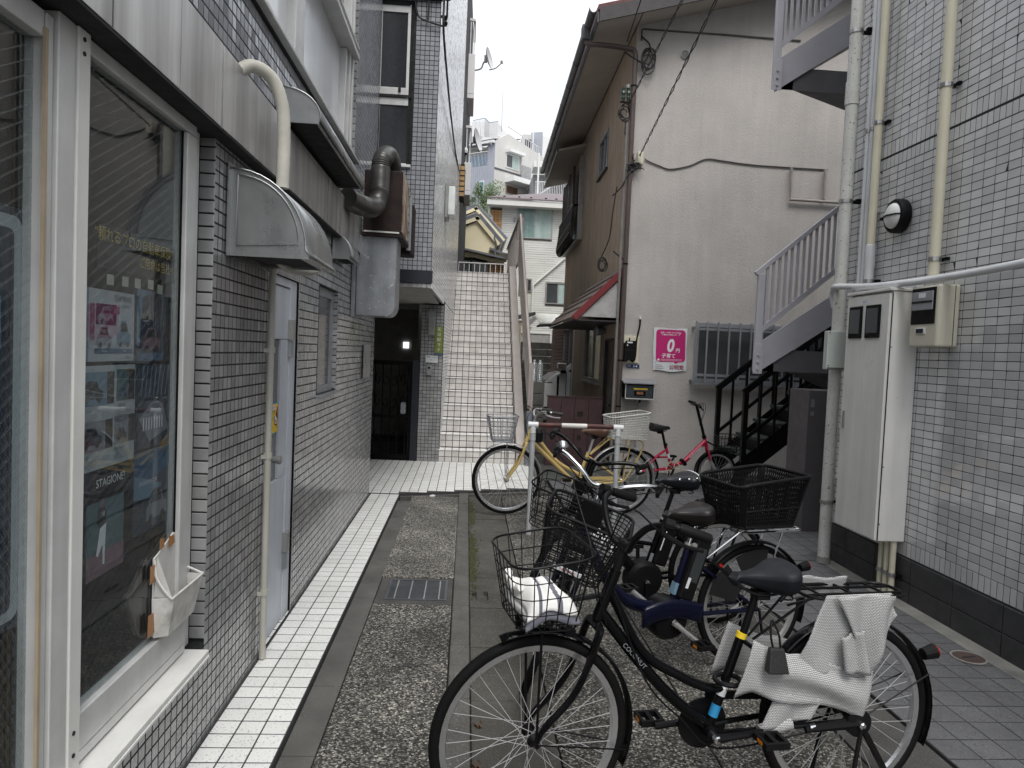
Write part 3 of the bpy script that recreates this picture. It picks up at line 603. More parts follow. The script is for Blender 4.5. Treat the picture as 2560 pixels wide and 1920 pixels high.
# flyer holder and tape
t=thing('flyer_holder','battered white plastic flyer holder taped to the shop window','holder',(-1.0,2.56,.59))
bk=[(2.40,.60),(2.66,.60),(2.67,.74),(2.635,.75),(2.60,.90),(2.555,.915),(2.44,.875),(2.40,.865)]
part('back_plate',MB().prism([(-1.016,a,b) for a,b in bk],(.006,0,0)),m_paperold,t,bev=.002)
part('pocket',MB().add([(-1.009,2.40,.60),(-.970,2.42,.60),(-.970,2.64,.60),(-1.009,2.66,.60),(-1.009,2.385,.735),(-.945,2.40,.735),(-.945,2.66,.735),(-1.009,2.67,.735)],[(0,1,2,3),(0,4,5,1),(1,5,6,2),(2,6,7,3)]),m_paperold,t).modifiers.new('thick','SOLIDIFY').thickness=.004
part('rim',MB().tube(crv([(-1.009,2.40,.86),(-.995,2.39,.80),(-.952,2.392,.738),(-.943,2.42,.737),(-.943,2.64,.737),(-.955,2.665,.738),(-1.0,2.66,.76)],5),.0045,6),m_paperold,t,smooth=True)
part('side_wing',MB().add([(-1.009,2.40,.735),(-.95,2.397,.735),(-1.0,2.40,.87)],[(0,1,2)]),m_paperold,t).modifiers.new('thick','SOLIDIFY').thickness=.004
for (a,b,c,d) in ((2.36,2.43,.79,.845),(2.35,2.43,.615,.685),(2.50,2.545,.875,.91),(2.43,2.46,.885,.92)):
    part('tape',MB().prism([(-1.006,a,c),(-1.004,b,c+.006),(-1.004,b-.004,d),(-1.006,a+.003,d+.004)],(.002,0,0)),m_tape,t)
# posters and printed sheets inside the shop window (behind the glass)
PX=-1.042
def sheet(name,label,y0,z0,w,h,base,group=None,x=PX,cat='poster'):
    t=thing(name,label,cat,(x,y0,z0),group=group); s=Sheet(t,(x,y0,z0),(0,1,0),(0,0,1)); s.w,s.h=w,h
    part('sheet',MB().box(x-.003,x,y0,y0+w,z0,z0+h),base,t); return s
PG='posters in the shop window'
s=sheet('poster','white poster with small trucks and a van, upper left in the shop window',2.015,1.525,.28,.205,m_fpaper,PG)
s.text('lettering','SAMBAR',.205,.185,.026,m_ink,xs=1.1); s.text('lettering','TRUCK/VAN',.21,.163,.013,m_ink)
s.rect('photo_print',.05,.105,.165,.165,m_navypr); s.car(.07,.112,.075,m_greyink,m_ink); s.rect('label_print',.148,.14,.185,.16,m_pinkpr,3)
s.rect('band_print',.045,.022,.27,.036,m_blueink); s.car(.055,.038,.085,m_greyink,m_ink,h=.75); s.car(.17,.04,.085,m_bluelt,m_ink,h=.95)
s.text('lettering','TRUCK',.10,.029,.009,m_whiteink); s.text('lettering','VAN',.22,.029,.009,m_whiteink); s.text('lettering','SUBARU',.245,.010,.011,m_ink); s.rect('margin_print',.0,.0,.011,.205,m_bluelt); s.rect('print_block',.018,.06,.043,.165,m_pinkpr)
s=sheet('poster','dark blue poster of a reddish car in rain, upper right in the window',2.313,1.523,.235,.228,m_navypr,PG)
s.poly('print',[(0,.05),(.02,.05),(.035,.2),(.10,.22),(.10,.228),(0,.228)],m_bluelt); s.car(.04,.03,.13,m_pinkpr,m_ink); s.rect('print',.01,.0,.2,.026,m_blueink)
for k in range(26): u=.08+random.random()*.14; v=.09+random.random()*.07; s.rect('rain_print',u,v,u+.0012,v+.03+random.random()*.03,m_greyink,1)
s=sheet('poster','paper sheet of four dark car photographs under the truck poster',1.985,1.215,.325,.298,m_fpaper,PG)
for (u,v,w,h,nm,m) in ((.0,.185,.145,.095,'COROLLA',m_bluelt),(.205,.19,.07,.095,'SIENTA',m_skyteal),(.0,.055,.14,.085,'HIACE',m_greyink),(.195,.06,.085,.085,'GRANACE',m_greyink)):
    s.rect('photo_print',u,v,u+w,v+h,m); s.car(u+.01,v+.012,w*.8,m_blueink if nm=='SIENTA' else m_navypr,m_ink,h=.5); s.rect('photo_print',u+w+.003,v,u+w+.045,v+h,m_ink); s.text('lettering',nm,u+.03,v-.014,.014,m_ink,shear=.2)
    for k in range(4): s.rect('small_print',u,v-.026-.006*k,u+.05+random.random()*.06,v-.0245-.006*k,m_greyink)
s=sheet('poster','deep blue poster with pale stripes of a car grille, right of the paper sheet',2.318,1.235,.28,.275,m_navypr,PG)
for k in range(7): s.poly('stripe_print',[(.03+.03*k,.17),(.036+.03*k,.17),(.05+.032*k,.27),(.043+.032*k,.27)],m_bluelt)
s.poly('print',[(.02,.10),(.13,.16),(.2,.14),(.24,.05),(.1,.02)],m_greyink); 
for k in range(8): s.rect('grille_print',.05+.02*k,.06,.056+.02*k,.10,m_whiteink,2)
s=sheet('poster','blue and white poster headed SPACE lowest on the right of the window',2.312,.955,.285,.27,m_navypr,PG)
s.poly('print',[(0,.15),(.0,.27),(.285,.27),(.285,.2)],m_blueink); s.poly('print',[(0,.12),(0,.20),(.2,.145),(.2,.10)],m_bluelt,2); s.text('lettering','SPACE ADVENTURE',.10,.165,.019,m_whiteink,3,xs=.8); s.car(.09,.02,.16,m_greyink,m_ink,h=.7)
s=sheet('poster','black poster strip with white serif lettering above the ball player',1.985,1.12,.32,.092,m_ink,PG); s.text('lettering','STAGIONE!',.18,.052,.034,m_whiteink)
s=sheet('poster','blue and red poster of a ball player in white trousers low in the window',2.035,.90,.215,.235,m_skyteal,PG)
s.rect('print',.0,.0,.215,.07,m_pinkpr); s.poly('player_print',[(.075,.14),(.105,.15),(.10,.20),(.065,.20),(.05,.16)],m_ink,2); s.poly('player_print',[(.07,.14),(.105,.15),(.10,.085),(.098,.03),(.088,.03),(.085,.09),(.06,.06),(.05,.065)],m_whiteink,3)
s.poly('player_print',[(.082+.012*math.cos(a*PI/4),.212+.013*math.sin(a*PI/4)) for a in range(8)],m_pinkpr,3); s.text('lettering','18',.085,.18,.02,m_whiteink,3)
s=sheet('lettered_film','clear film with yellow Japanese lettering high in the shop window',2.05,1.79,.51,.125,glass('clear_film',(.8,.82,.84),.5,.97),None,-1.03,'sign')
s.text('lettering','“頼れるプロの自動車保険”',.235,.092,.044,m_yelink,2); s.text('lettering','ご用命は当社へ',.375,.04,.038,m_yelink,2)
for (a,b,lb) in ((2.10,1.745,'tape scrap at the left above the truck poster'),(2.19,1.748,'tape scrap in the middle above the truck poster'),(2.27,1.75,'tape scrap between the truck poster and the rain poster'),(2.36,1.755,'tape scrap above the left half of the rain poster'),(2.43,1.745,'tape scrap above the right half of the rain poster')):
    solo('tape_scrap',MB().box(-1.031,-1.030,a,a+.038,b,b+.03),flatm('masking_tape',(.42,.41,.34)),'pale masking '+lb,'tape','tape on the posters')
s=sheet('poster','big blue framed poster with pale curves in the leftmost door glass',1.05,.90,.72,.985,m_navypr,PG,-1.05)
s.rrect('print',.02,.02,.695,.965,.03,m_fpaper,0); s.rrect('print',.0,.045,.665,.935,.02,m_navypr,1)
for pts,m in (([(0,.6),(.3,.66),(.62,.78),(.62,.66),(.35,.52),(0,.45)],m_bluelt),([(.1,.2),(.4,.28),(.6,.40),(.6,.28),(.4,.16),(.1,.08)],m_greyink),([(.3,.40),(.62,.52),(.62,.44),(.4,.34)],m_bluelt),([(.50,.10),(.56,.13),(.60,.10),(.56,.06)],m_whiteink),([(.1,.75),(.5,.85),(.62,.9),(.4,.9),(.1,.82)],m_blueink)): s.poly('print',pts,m,2)
# stickers on the door
s=sheet('door_sticker','yellow square sticker with a pair of drawn staring eyes on the door',3.66,1.12,.20,.165,m_bluest,None,-.9965,'sticker')
s.rect('print',.006,.006,.194,.159,m_yelst)
for sg in (-1,1):
    f=lambda a:[(.10+sg*x*1.2,z*.93) for x,z in a]
    s.poly('eye_print',f([(.02,.12),(.07,.155),(.075,.09),(.06,.03),(.05,.035),(.04,.08)]),m_redink,2); s.poly('eye_print',f([(.012,.16),(.05,.155),(.064,.09),(.05,.045),(.025,.05),(.012,.09)]),m_ink,3)
    s.poly('eye_print',f([(.02,.085),(.03,.11),(.058,.08),(.05,.055),(.03,.056)]),m_whiteink,4); s.poly('eye_print',f([(.03,.072),(.038,.085),(.046,.072),(.038,.062)]),m_ink,5); s.poly('brow_print',f([(.01,.10),(.03,.155),(.05,.165),(.06,.16),(.03,.10)]),m_yelst,4)
s.rect('print',.06,.128,.14,.152,m_whiteink,6); s.text('lettering','見張り中',.10,.140,.019,m_redink,7,xs=.9)
s=sheet('door_sticker','small pale yellow notice with dark Japanese characters on the door glass',3.665,1.30,.085,.088,M('pale_yellow_paper',(.66,.60,.25),.6),None,-1.0105,'sticker')
s.text('lettering','防犯中',.037,.046,.025,m_ink); s.text('lettering','巡回しています',.037,.016,.0095,m_ink)
# meter plate near the end of the wall
t=thing('wall_panel','small dull steel inspection panel near the far end of the tiled wall','panel',(-.975,6.95,1.2)); part('door',MB().box(-.974,-.960,6.75,7.15,1.30,1.62),m_alud,t,bev=.004); part('latch',MB().box(-.960,-.955,6.80,6.84,1.44,1.48),m_alug,t)

# ================================================================== STAIR TOWER (upper storeys over the entrance)
TY=7.35
tw=thing('tower_building','grey tiled tower over the dark entrance beside the tiled stair','building',(-.8,8.7,0))
WINS=[(-1.0,-.668,4.155,5.045),(-1.0,-.668,3.455,4.128)]
SX0,SY0=-.392,7.35; SA=math.atan(.0225); SU=V((math.sin(SA),math.cos(SA),0)); SN=V((math.cos(SA),-math.sin(SA),0))
tb=MB(); holed(tb,'y',TY+.004,-1.12,-.399,2.40,9.5,WINS,.0075); holed(tb,'y',TY+.012,-1.12,-.72,2.40,9.5,WINS,.15)
part('front_wall',tb,m_grout,tw)
c0=V((SX0,SY0,0))-SN*.006
cs_=c0+SU*.012
side=MB().prism([cs_+V((0,0,2.27)),c0+SU*2.70+V((0,0,2.27)),c0+SU*2.70+V((0,0,0)),c0+SU*10.6+V((0,0,0)),c0+SU*10.6+V((0,0,9.5)),cs_+V((0,0,9.5))],-SN*.30)
part('side_wall',side,m_grout,tw)
part('rear_mass',MB().box(-4.2,-.72,10.4,16.5,2.30,9.5),m_aptwhite,tw)
part('pier',MB().box(-.652,-.342,10.004,10.04,0,2.225).box(-.652,-.64,10.0405,10.4,0,2.225),m_grout,tw)
m_alc=M('alcove_paint',(.34,.325,.30),.9)
part('soffit',MB().box(-3.2,-.42,7.36,10.3,2.235,2.30),m_alc,tw); part('beam_panel',MB().box(-1.0,-.384,TY-.012,TY+.003,2.272,2.398),m_navydark,tw)
part('soffit_edge',MB().prism([V((SX0,SY0,2.225)),V((SX0,SY0,2.27)),V((SX0,SY0,2.27))+SU*2.4,V((SX0,SY0,2.225))+SU*2.4],-SN*.03),m_tile_side,tw)
part('alcove_wall',MB().box(-3.2,-3.05,7.5,13,0,2.3).box(-3.04,-.70,13,13.1,0,2.3).box(-.72,-.655,10.42,12.99,0,2.28),m_alc,tw)
part('alcove_floor',MB().box(-3.04,-.73,10.0,12.99,-.1,.015),m_dark2,tw)
lw=part('lit_window',MB().box(-1.16,-1.06,12.975,12.995,1.60,1.71),emit('lit_pane',(.9,.95,1),1.0),tw)
part('bright_panel',MB().box(-1.0,-.73,12.97,12.99,.95,1.78),m_cream,tw)
TLIM=260
tiles(tw,(-1.12,TY+.004,2.40),(1,0,0),(0,0,1),reg(15,.048,.0425,.001),reg(66,.048,.0420,.003),.0012,m_tile_up,skip=lambda u0,u1,v0,v1:any(-1.12+u1>w[0]and -1.12+u0<w[1]and 2.4+v1>w[2] and 2.4+v0<w[3] for w in WINS),limit=TLIM,tilt=.4)
tiles(tw,(-.98,TY+.004,2.226),(1,0,0),(0,0,1),reg(12,.049,.044,.002),[(0,.042)],.005,m_tile,limit=20)
tiles(tw,c0+V((0,0,2.27)),SU,(0,0,1),reg(132,.048,.0430,.002),reg(148,.048,.0422,.003),.0008,m_tile_side,limit=TLIM,tilt=.9)
tiles(tw,c0+SU*2.70,SU,(0,0,1),reg(80,.048,.0430,.002),reg(47,.048,.0422,.003),.0008,m_tile_side,limit=120,tilt=.4)
tiles(tw,(-.652,10.004,.02),(1,0,0),(0,0,1),reg(6,.0515,.0465,.002),reg(44,.05,.0440,.003),.0012,m_tile,limit=160)
for k,w in enumerate(WINS):
    a,b,c,d=w; wn_=part('window',MB().box(a,b,TY+.02,TY+.06,c,c+.075).box(a,b,TY+.02,TY+.06,d-.07,d).box(b-.06,b,TY+.02,TY+.06,c+.075,d-.07).box(a,a+.02,TY+.02,TY+.06,c+.075,d-.07) if k==0 else MB().box(a,b,TY+.02,TY+.06,d-.075,d).box(b-.012,b,TY+.02,TY+.06,c+.01,d-.075).box(a,b,TY+.02,TY+.06,c,c+.02),m_alu,tw,bev=.003)
    part('pane',MB().box(a+.02,b-.012,TY+.035,TY+.04,c+.02,d-.07),m_darkglass,wn_)
    if k==1: part('sill',MB().box(a,b+.02,TY-.03,TY+.05,c-.028,c-.001),m_alu,wn_,bev=.003)
    else: part('latch',MB().box(-.80,-.775,TY+.0,TY+.02,c+.03,c+.075),m_dark,wn_)
part('balcony_band',MB().box(-1.12,-.384,TY-.05,TY+.003,5.10,5.35),m_navydark,tw)
# entrance gate of wrought iron
t=thing('iron_gate','black wrought-iron gate with scrolls closing the dark entrance','gate',(-1.2,10.05,.02))
part('gate_frame',MB().box(-1.62,-1.58,10.03,10.07,.03,1.42).box(-.80,-.76,10.03,10.07,.03,1.42).box(-1.58,-.80,10.03,10.07,.03,.10).box(-1.58,-.80,10.03,10.07,1.36,1.42).box(-1.58,-.80,10.03,10.07,.62,.66),m_black,t)
part('gate_post',MB().box(-.755,-.658,9.98,10.08,.02,1.44),m_navydark,t,bev=.004)
for i in range(7): part('gate_bar',MB().box(-1.50+i*.11,-1.485+i*.11,10.04,10.06,.10,1.36),m_black,t)
for i in range(6):
    for zc in (.85,1.16,.36):
        x=-1.44+i*.11; part('scroll',MB().tube([(x+(.048-.004*k)*math.cos(k*.55+i),10.035,zc+(.10-.0075*k)*math.sin(k*.55+i)) for k in range(12)],.007,6),m_black,t)
part('lock_plate',MB().box(-.90,-.83,10.015,10.029,.68,.84),m_alug,t)
# fittings on the pier and the side wall
t=thing('intercom_sign','white name plate on the tiled entrance pier','sign',(-.47,9.985,1.41)); s=Sheet(t,(-.575,9.992,1.415),(1,0,0),(0,0,1)); part('plate',MB().box(-.575,-.405,9.985,9.992,1.415,1.515),m_paper,t)
s=Sheet(t,(-.575,9.984,1.415),(1,0,0),(0,0,1)); s.text('lettering','鈴木',.045,.075,.026,m_ink); s.text('lettering','ご用の方',.13,.07,.02,m_ink); s.text('lettering','押して下さい',.12,.035,.018,m_ink)
t=thing('doorbell','small grey doorbell box below the white plate on the entrance pier','doorbell',(-.52,9.97,1.24)); part('case',MB().box(-.56,-.485,9.975,9.992,1.235,1.385),m_alud,t,bev=.004); part('button',MB().lathe([(.016,0),(.016,.004)],(-.522,9.975,1.34),(0,-1,0),14),m_black,t); part('grille',MB().box(-.55,-.495,9.972,9.975,1.25,1.29),m_alug,t)
s=sheet('sign_board','narrow green sign with white characters on the edge of the entrance pier',0,0,.01,.01,m_green,None,-.40,'sign'); bpy.data.objects.remove(s.r.children[0])
t=s.r; part('plate',MB().box(-.455,-.345,9.972,9.980,1.53,1.92),m_green,t); s2=Sheet(t,(-.455,9.9715,1.53),(1,0,0),(0,0,1))
for k,ch in enumerate('花日配ラク'): s2.text('lettering',ch,.055,.35-.072*k,.055,m_whiteink,1)
s2.rect('print',.0,.0,.11,.02,m_blueink)
t=thing('mailbox','dark narrow steel box on the entrance pier above the white plate','box',(-.50,9.96,1.80)); part('body',MB().box(-.555,-.46,9.945,9.992,1.80,2.12),m_alud,t,bev=.006); part('lid',MB().box(-.558,-.457,9.940,9.944,2.05,2.13),m_alug,t)
t=thing('wall_lamp','flat white rectangular lamp on the side wall of the tower','lamp',(-.35,9.0,3.3)); q=V((SX0,SY0,0))+SU*1.75
part('back_box',MB().prism([q+V((0,0,3.28)),q+SU*.36+V((0,0,3.28)),q+SU*.36+V((0,0,3.70)),q+V((0,0,3.70))],SN*.035),m_alud,t); q2=q+SN*.036+SU*.02
part('diffuser',MB().prism([q2+V((0,0,3.31)),q2+SU*.32+V((0,0,3.31)),q2+SU*.32+V((0,0,3.67)),q2+V((0,0,3.67))],SN*.085),M('lamp_opal',(.74,.77,.75),.3),t,bev=.01)
t=thing('louvred_box','small wooden slatted box far along the side wall of the tower','box',(-.3,13.2,4.5)); q=V((SX0,SY0,0))+SU*5.9
part('case',MB().prism([q+V((0,0,4.42)),q+SU*.5+V((0,0,4.42)),q+SU*.5+V((0,0,5.02)),q+V((0,0,5.02))],SN*.08),m_dark,t)
for k in range(6): q2=q+SN*.0+V((0,0,4.44+k*.095))-SU*.01; part('slat',MB().prism([q2,q2+SU*.008,q2+SU*.008+V((0,0,.07)),q2+V((0,0,.07))],SN*.085),M('wood_slat',(.42,.27,.12),.6),t)
# cable bracket at the corner and the cable that runs along the side wall
t=thing('cable_bracket','black insulator bracket with cables at the top corner of the tower','bracket',(-.38,7.3,4.95)); part('arm',MB().bar((-.40,7.30,4.93),(-.33,7.30,4.93),.02,.02).bar((-.335,7.30,4.93),(-.335,7.30,5.12),.02,.02),m_black,t); part('cap',MB().lathe([(.034,0),(.034,.03),(.022,.045)],(-.335,7.30,5.10),(0,0,1),12),m_black,t); part('insulator',MB().lathe([(.02,0),(.028,.03),(.016,.05),(.026,.08)],(-.352,7.30,4.84),(0,0,1),12),m_black,t)
cb=MB().tube(crv([(-.36,7.31,5.6),(-.37,7.31,5.1),(-.365,7.31,4.80),(-.335,7.8,4.55),(-.32,9,4.52),(-.30,11,4.62),(-.27,13.4,4.85)],8),.012,6); cb.tube(crv([(-.66,7.33,5.1),(-.62,7.32,4.93),(-.52,7.32,4.88),(-.37,7.31,4.84)],8),.009,6); cb.tube([(-.52,7.32,5.1),(-.525,7.32,4.9)],.01,6)
solo('wall_cable',cb,m_cable,'black cable sloping along the top of the tower side wall','cable')

# ================================================================== TILED OUTDOOR STAIR
NS,RI,RU,SXL,SXR=16,.195,.25,-.36,.745
st=thing('outdoor_stair','pale square-tiled outdoor stair of sixteen steps climbing beside the tower','staircase',(.2,12,0))
for i in range(NS):
    y0=10+i*RU; z1=(i+1)*RI
    part('step',MB().box(SXL,SXR,y0+.006,14.0 if i<NS-1 else 14.4,i*RI+(.0005 if i else 0),z1-.006),m_sgrout,st)
st_parts=[o for o in st.children]
colz=[(.004+.1*k,.0915) for k in range(11)]
for i in range(NS):
    y0=10+i*RU; lim=22 if i<13 else 0
    tiles(st,(SXL,y0+.006,i*RI+(.006 if i else 0)),(1,0,0),(0,0,1),colz,[(.004,.0865),(.0985,.083)] if i else [(.002,.088),(.098,.089)],.0015,m_stile,.002,limit=lim,tilt=.2)
    tiles(st,(SXL,y0-.010,(i+1)*RI-.006),(1,0,0),(0,1,0),colz,[(0,.10),(.106,.143)],.0065,m_ttile,.003,limit=0,tilt=.15)
cz=lambda y:.195+(y-10)*.78
cpoly=[(9.93,0),(9.93,.27),(13.75,cz(13.75)+.14),(14.4,cz(13.75)+.14),(14.4,0)]
part('side_curb',MB().prism([(SXR+.002,a,b) for a,b in cpoly],(.125,0,0)),m_curb,st,bev=.008)
struct('upper_terrace',MB().box(-9,.62,14.41,24,0,3.10),m_conc)
# sheet-and-slat railing outside the curb
t=thing('stair_railing','tall beige-painted slatted steel railing along the right of the stair','railing',(.92,12,.6))
zt=lambda y:1.45+(y-10.05)*.798; zb=lambda y:.82+(y-10.05)*.72
part('top_rail',MB().tube([(.905,10.05,.86),(.905,10.05,zt(10.05)),(.905,13.5,zt(13.5)),(.905,18,zt(13.5)+.0)],.024,10),m_rail,t)
part('bottom_rail',MB().bar((.905,10.05,zb(10.05)),(.905,13.5,zb(13.5)),.03,.04).bar((.905,13.5,zb(13.5)),(.905,18,zb(13.5)),.03,.04),m_rail,t)
for k in range(58):
    yy=10.11+k*.075 if k<46 else 13.6+(k-46)*.36
    a,b=(zb(yy),zt(yy)) if yy<13.5 else (zb(13.5),zt(13.5)); part('slat',MB().box(.897,.913,yy-.031,yy+.031,a,b),m_rail,t)
for yy in (10.08,11.8,13.45): part('post',MB().box(.92,.96,yy-.02,yy+.02,0 if yy<11 else zb(yy)-.6,zt(yy)-.02),m_rail,t)
t=thing('landing_railing','low thin white railing at the head of the tiled stair','railing',(.2,14.3,3.12)); part('rail',MB().bar((-.36,14.3,3.36),(.72,14.3,3.36),.03,.02),m_wgrey,t)
for k in range(11): part('baluster',MB().bar((-.34+k*.105,14.3,3.12),(-.34+k*.105,14.3,3.35),.012,.012),m_wgrey,t)
solo('grey_bollard_pipe',MB().lathe([(.042,0),(.042,.80),(.036,.82)],(.905,9.90,-.03),(0,0,1),16),M('grey_pvc',(.17,.185,.21),.5),'short upright grey plastic pipe at the foot of the stair railing','pipe')

# ================================================================== RIGHT TILED BUILDING
RX=3.09
rb=thing('tiled_apartment','light grey tiled apartment building along the right of the alley','building',(4,3,0))
part('wall',MB().box(RX+.004,RX+5,.2,5.87,.30,9).box(RX+.004,RX+5,.2,5.87,-.1,.2995),m_rgrout,rb)
skr=[(.2+.42*k,.416) for k in range(13)]
tiles(rb,(RX+.004,5.87,-.02),(0,-1,0),(0,0,1),[(.004+.42*k,.414) for k in range(13)],[(0,.152),(.156,.156)],.012,m_skirt,.003,name='skirting_slab',tilt=.1)
ncol=57; cu=[(.0+.099*k,.0945) for k in range(ncol)]
tiles(rb,(RX+.004,5.868,.405),(0,-1,0),(0,0,1),cu,[(.0+.0528*k,.0482) for k in range(51)],.0012,m_rtile,.0015,limit=300,tilt=.6)
tiles(rb,(RX+.004,5.868,.305),(0,-1,0),(0,0,1),[(.0495*k,.0450) for k in range(114)],[(0,.096)],.0012,m_rtile,.0015,limit=110,name='soldier_tile',many='soldier_tiles',tilt=.3)
tiles(rb,(RX+.004,5.868,3.10),(0,-1,0),(0,0,1),[(.0495*k,.0450) for k in range(114)],[(0,.078),(.094,.096)],.0012,m_rtile,.0015,limit=190,name='soldier_tile',many='soldier_tiles',tilt=.3)
tiles(rb,(RX+.004,5.868,3.295),(0,-1,0),(0,0,1),cu,[(.0+.0528*k,.0482) for k in range(106)],.0012,m_rtile,.0015,limit=300,tilt=.7)
part('expansion_joint',MB().box(RX+.002,RX+.006,.2,5.87,3.18,3.193),m_dark,rb)
# meter cabinet
t=thing('meter_cabinet','tall off-white meter cabinet with two dark windows on the tiled wall','cabinet',(2.985,4.97,.33))
part('body',MB().box(2.895,3.088,4.705,5.235,.40,2.135),m_cab,t,bev=.006)
door=part('door',MB().box(2.872,2.893,4.712,5.245,.405,2.12),m_cab,t,bev=.004)
part('hood',MB().box(2.865,3.088,4.695,5.255,2.137,2.158),m_cab,t,bev=.004); part('side_gap',MB().box(2.8935,2.8955,4.7035,5.24,.41,2.12),m_dark,t)
for y0,y1 in ((5.03,5.20),(4.80,4.98)):
    w=part('meter_window',MB().box(2.860,2.874,y0,y1,1.815,2.05),m_blackpl,door,bev=.006)
    part('pane',MB().box(2.8575,2.8598,y0+.02,y1-.02,1.85,2.025),m_winglass,t)
s=Sheet(t,(2.8715,5.06,2.06),(0,-1,0),(0,0,1)); s.rect('plate',.0,.0,.10,.04,m_paper); s.text('lettering','6-1',.05,.02,.032,m_ink)
part('handle',MB().box(2.864,2.873,5.185,5.215,1.14,1.27),m_alud,door,bev=.003)
for z in (.52,.92,1.75): part('hinge_dot',MB().lathe([(.004,0),(.004,.004)],(2.90,4.705,z),(0,-1,0),8),m_dark,t)
t=thing('meter_box','beige electricity meter box with a dark display window on the tiled wall','meter',(3.02,4.43,1.75))
part('body',MB().prism([(3.087,4.305,1.755),(2.96,4.305,1.752),(2.948,4.315,1.752),(2.948,4.59,1.752),(3.087,4.60,1.752)],(0,0,.395)),m_beigebox,t,bev=.012)
part('side_seam',MB().box(3.050,3.053,4.302,4.306,1.76,2.145),m_dark,t)
part('window',MB().box(2.942,2.950,4.335,4.575,1.90,2.135),m_blackpl,t,bev=.01); part('meter',MB().box(2.934,2.942,4.35,4.56,1.99,2.11),m_alug,t,bev=.004); part('meter_label',MB().box(2.932,2.9335,4.42,4.49,2.07,2.10),m_paper,t); part('meter_band',MB().box(2.932,2.934,4.35,4.56,2.035,2.05),m_dark,t)
part('breaker_window',MB().box(2.941,2.949,4.42,4.52,1.835,1.875),m_paper,t,bev=.003); part('breaker',MB().box(2.938,2.9408,4.435,4.505,1.842,1.87),m_dark,t)
# bulkhead lamp
t=thing('bulkhead_lamp','round black bulkhead lamp with a white lens on the grey tiled wall','lamp',(3.05,4.98,2.57)); c=(RX-.002,4.975,2.70)
part('body',MB().lathe([(.112,0),(.122,.01),(.122,.06),(.112,.075),(.098,.078),(.094,.06)],c,(-1,0,0),36,cap=False),m_blackpl,t,smooth=True)
part('lens',MB().lathe([(.094,.055),(.094,.07),(.086,.086),(.062,.104),(.03,.112),(.0005,.114)],c,(-1,0,0),32),M('lens_opal',(.70,.70,.68),.25),t,smooth=True)
part('guard_bar',MB().tube([(RX-.06,4.975-.105,2.70),(RX-.105,4.975-.075,2.70),(RX-.126,4.975,2.70),(RX-.105,4.975+.075,2.70),(RX-.06,4.975+.105,2.70)],.006,6),m_blackpl,t); part('screw_lug',MB().box(RX-.09,RX-.06,5.085,5.115,2.69,2.71),m_blackpl,t)
# pipes
def clampset(t,x,y,z,r,dark=True):
    part('clamp',MB().lathe([(r+.006,-.014),(r+.006,.014)],(x,y,z),(0,0,1),16),m_clamp,t); part('bracket',MB().box(x+r*.4,RX,y-.012,y+.012,z-.012,z+.012).box(x+r+.004,RX-.0,y-r-.03,y-r+.004,z-.010,z+.010),m_blackmatte,t)
t=thing('soil_pipe','thick white peeling drain pipe at the far corner of the tiled wall','pipe',(2.972,5.62,0)); part('pipe',MB().lathe([(.047,0),(.047,9)],(2.972,5.56,0),(0,0,1),20),m_pole,t,smooth=True); part('socket',MB().lathe([(.053,3.68),(.053,3.86)],(2.972,5.56,0),(0,0,1),20),m_pole,t); part('base_collar',MB().lathe([(.056,.0),(.053,.02),(.050,.05)],(2.972,5.56,0),(0,0,1),20),m_pale,t)
for z in (.50,2.92,4.25): clampset(t,2.972,5.56,z,.048)
t=thing('cream_pipe','cream pipe with a white lower end beside the thick white drain pipe','pipe',(3.03,5.26,2.2),group='cream pipes on the tiled wall'); part('pipe',MB().lathe([(.030,2.52),(.030,9)],(3.03,5.26,0),(0,0,1),18),m_cream,t,smooth=True); part('lower_pipe',MB().lathe([(.033,2.22),(.033,2.36),(.036,2.37),(.036,2.53),(.031,2.535)],(3.03,5.26,0),(0,0,1),18),m_polew,t,smooth=True)
for z in (2.26,3.45): clampset(t,3.03,5.26,z,.032)
t=thing('cream_pipe','cream pipe standing alone between the round lamp and the near edge','pipe',(3.03,4.50,2.2),group='cream pipes on the tiled wall'); part('pipe',MB().lathe([(.034,2.20),(.034,9)],(3.03,4.50,0),(0,0,1),18),m_cream,t,smooth=True)
for z in (2.33,3.45): clampset(t,3.03,4.50,z,.035)
for yy,lb in ((5.43,'slim white pipe, the one beside the thick peeling drain pipe'),(5.375,'slim white pipe, the one closer to the cream pipe')):
    t=thing('conduit_pipe',lb,'pipe',(3.05,yy,2.2),group='slim white conduits on the tiled wall'); part('pipe',MB().lathe([(.018,2.2),(.018,9)],(3.05,yy,0),(0,0,1),12),m_polew,t,smooth=True); clampset(t,3.05,yy,3.44,.018)
t=thing('conduit_pipe','thin cream conduit that bends out beside the white ended pipe','pipe',(3.05,5.32,2.2),group='slim white conduits on the tiled wall'); part('pipe',MB().tube([(3.05,5.335,2.2),(3.05,5.335,2.62)]+crv([(3.05,5.335,2.62),(3.055,5.33,2.72),(3.08,5.31,2.78),(3.10,5.29,2.80)],4),.016,10),m_drain,t,smooth=True)
for k in range(3):
    yy=4.74+.068*k; t=thing('riser_pipe',('cream pipe under the cabinet, nearest of the three','cream pipe under the cabinet, middle of the three','cream pipe under the cabinet, farthest of the three')[k],'pipe',(3.04,yy,0),group='three pipes under the meter cabinet'); part('pipe',MB().lathe([(.021,-.02),(.021,.40)],(3.035,yy,0),(0,0,1),14),m_cream,t,smooth=True); clampset(t,3.035,yy,.16,.022)
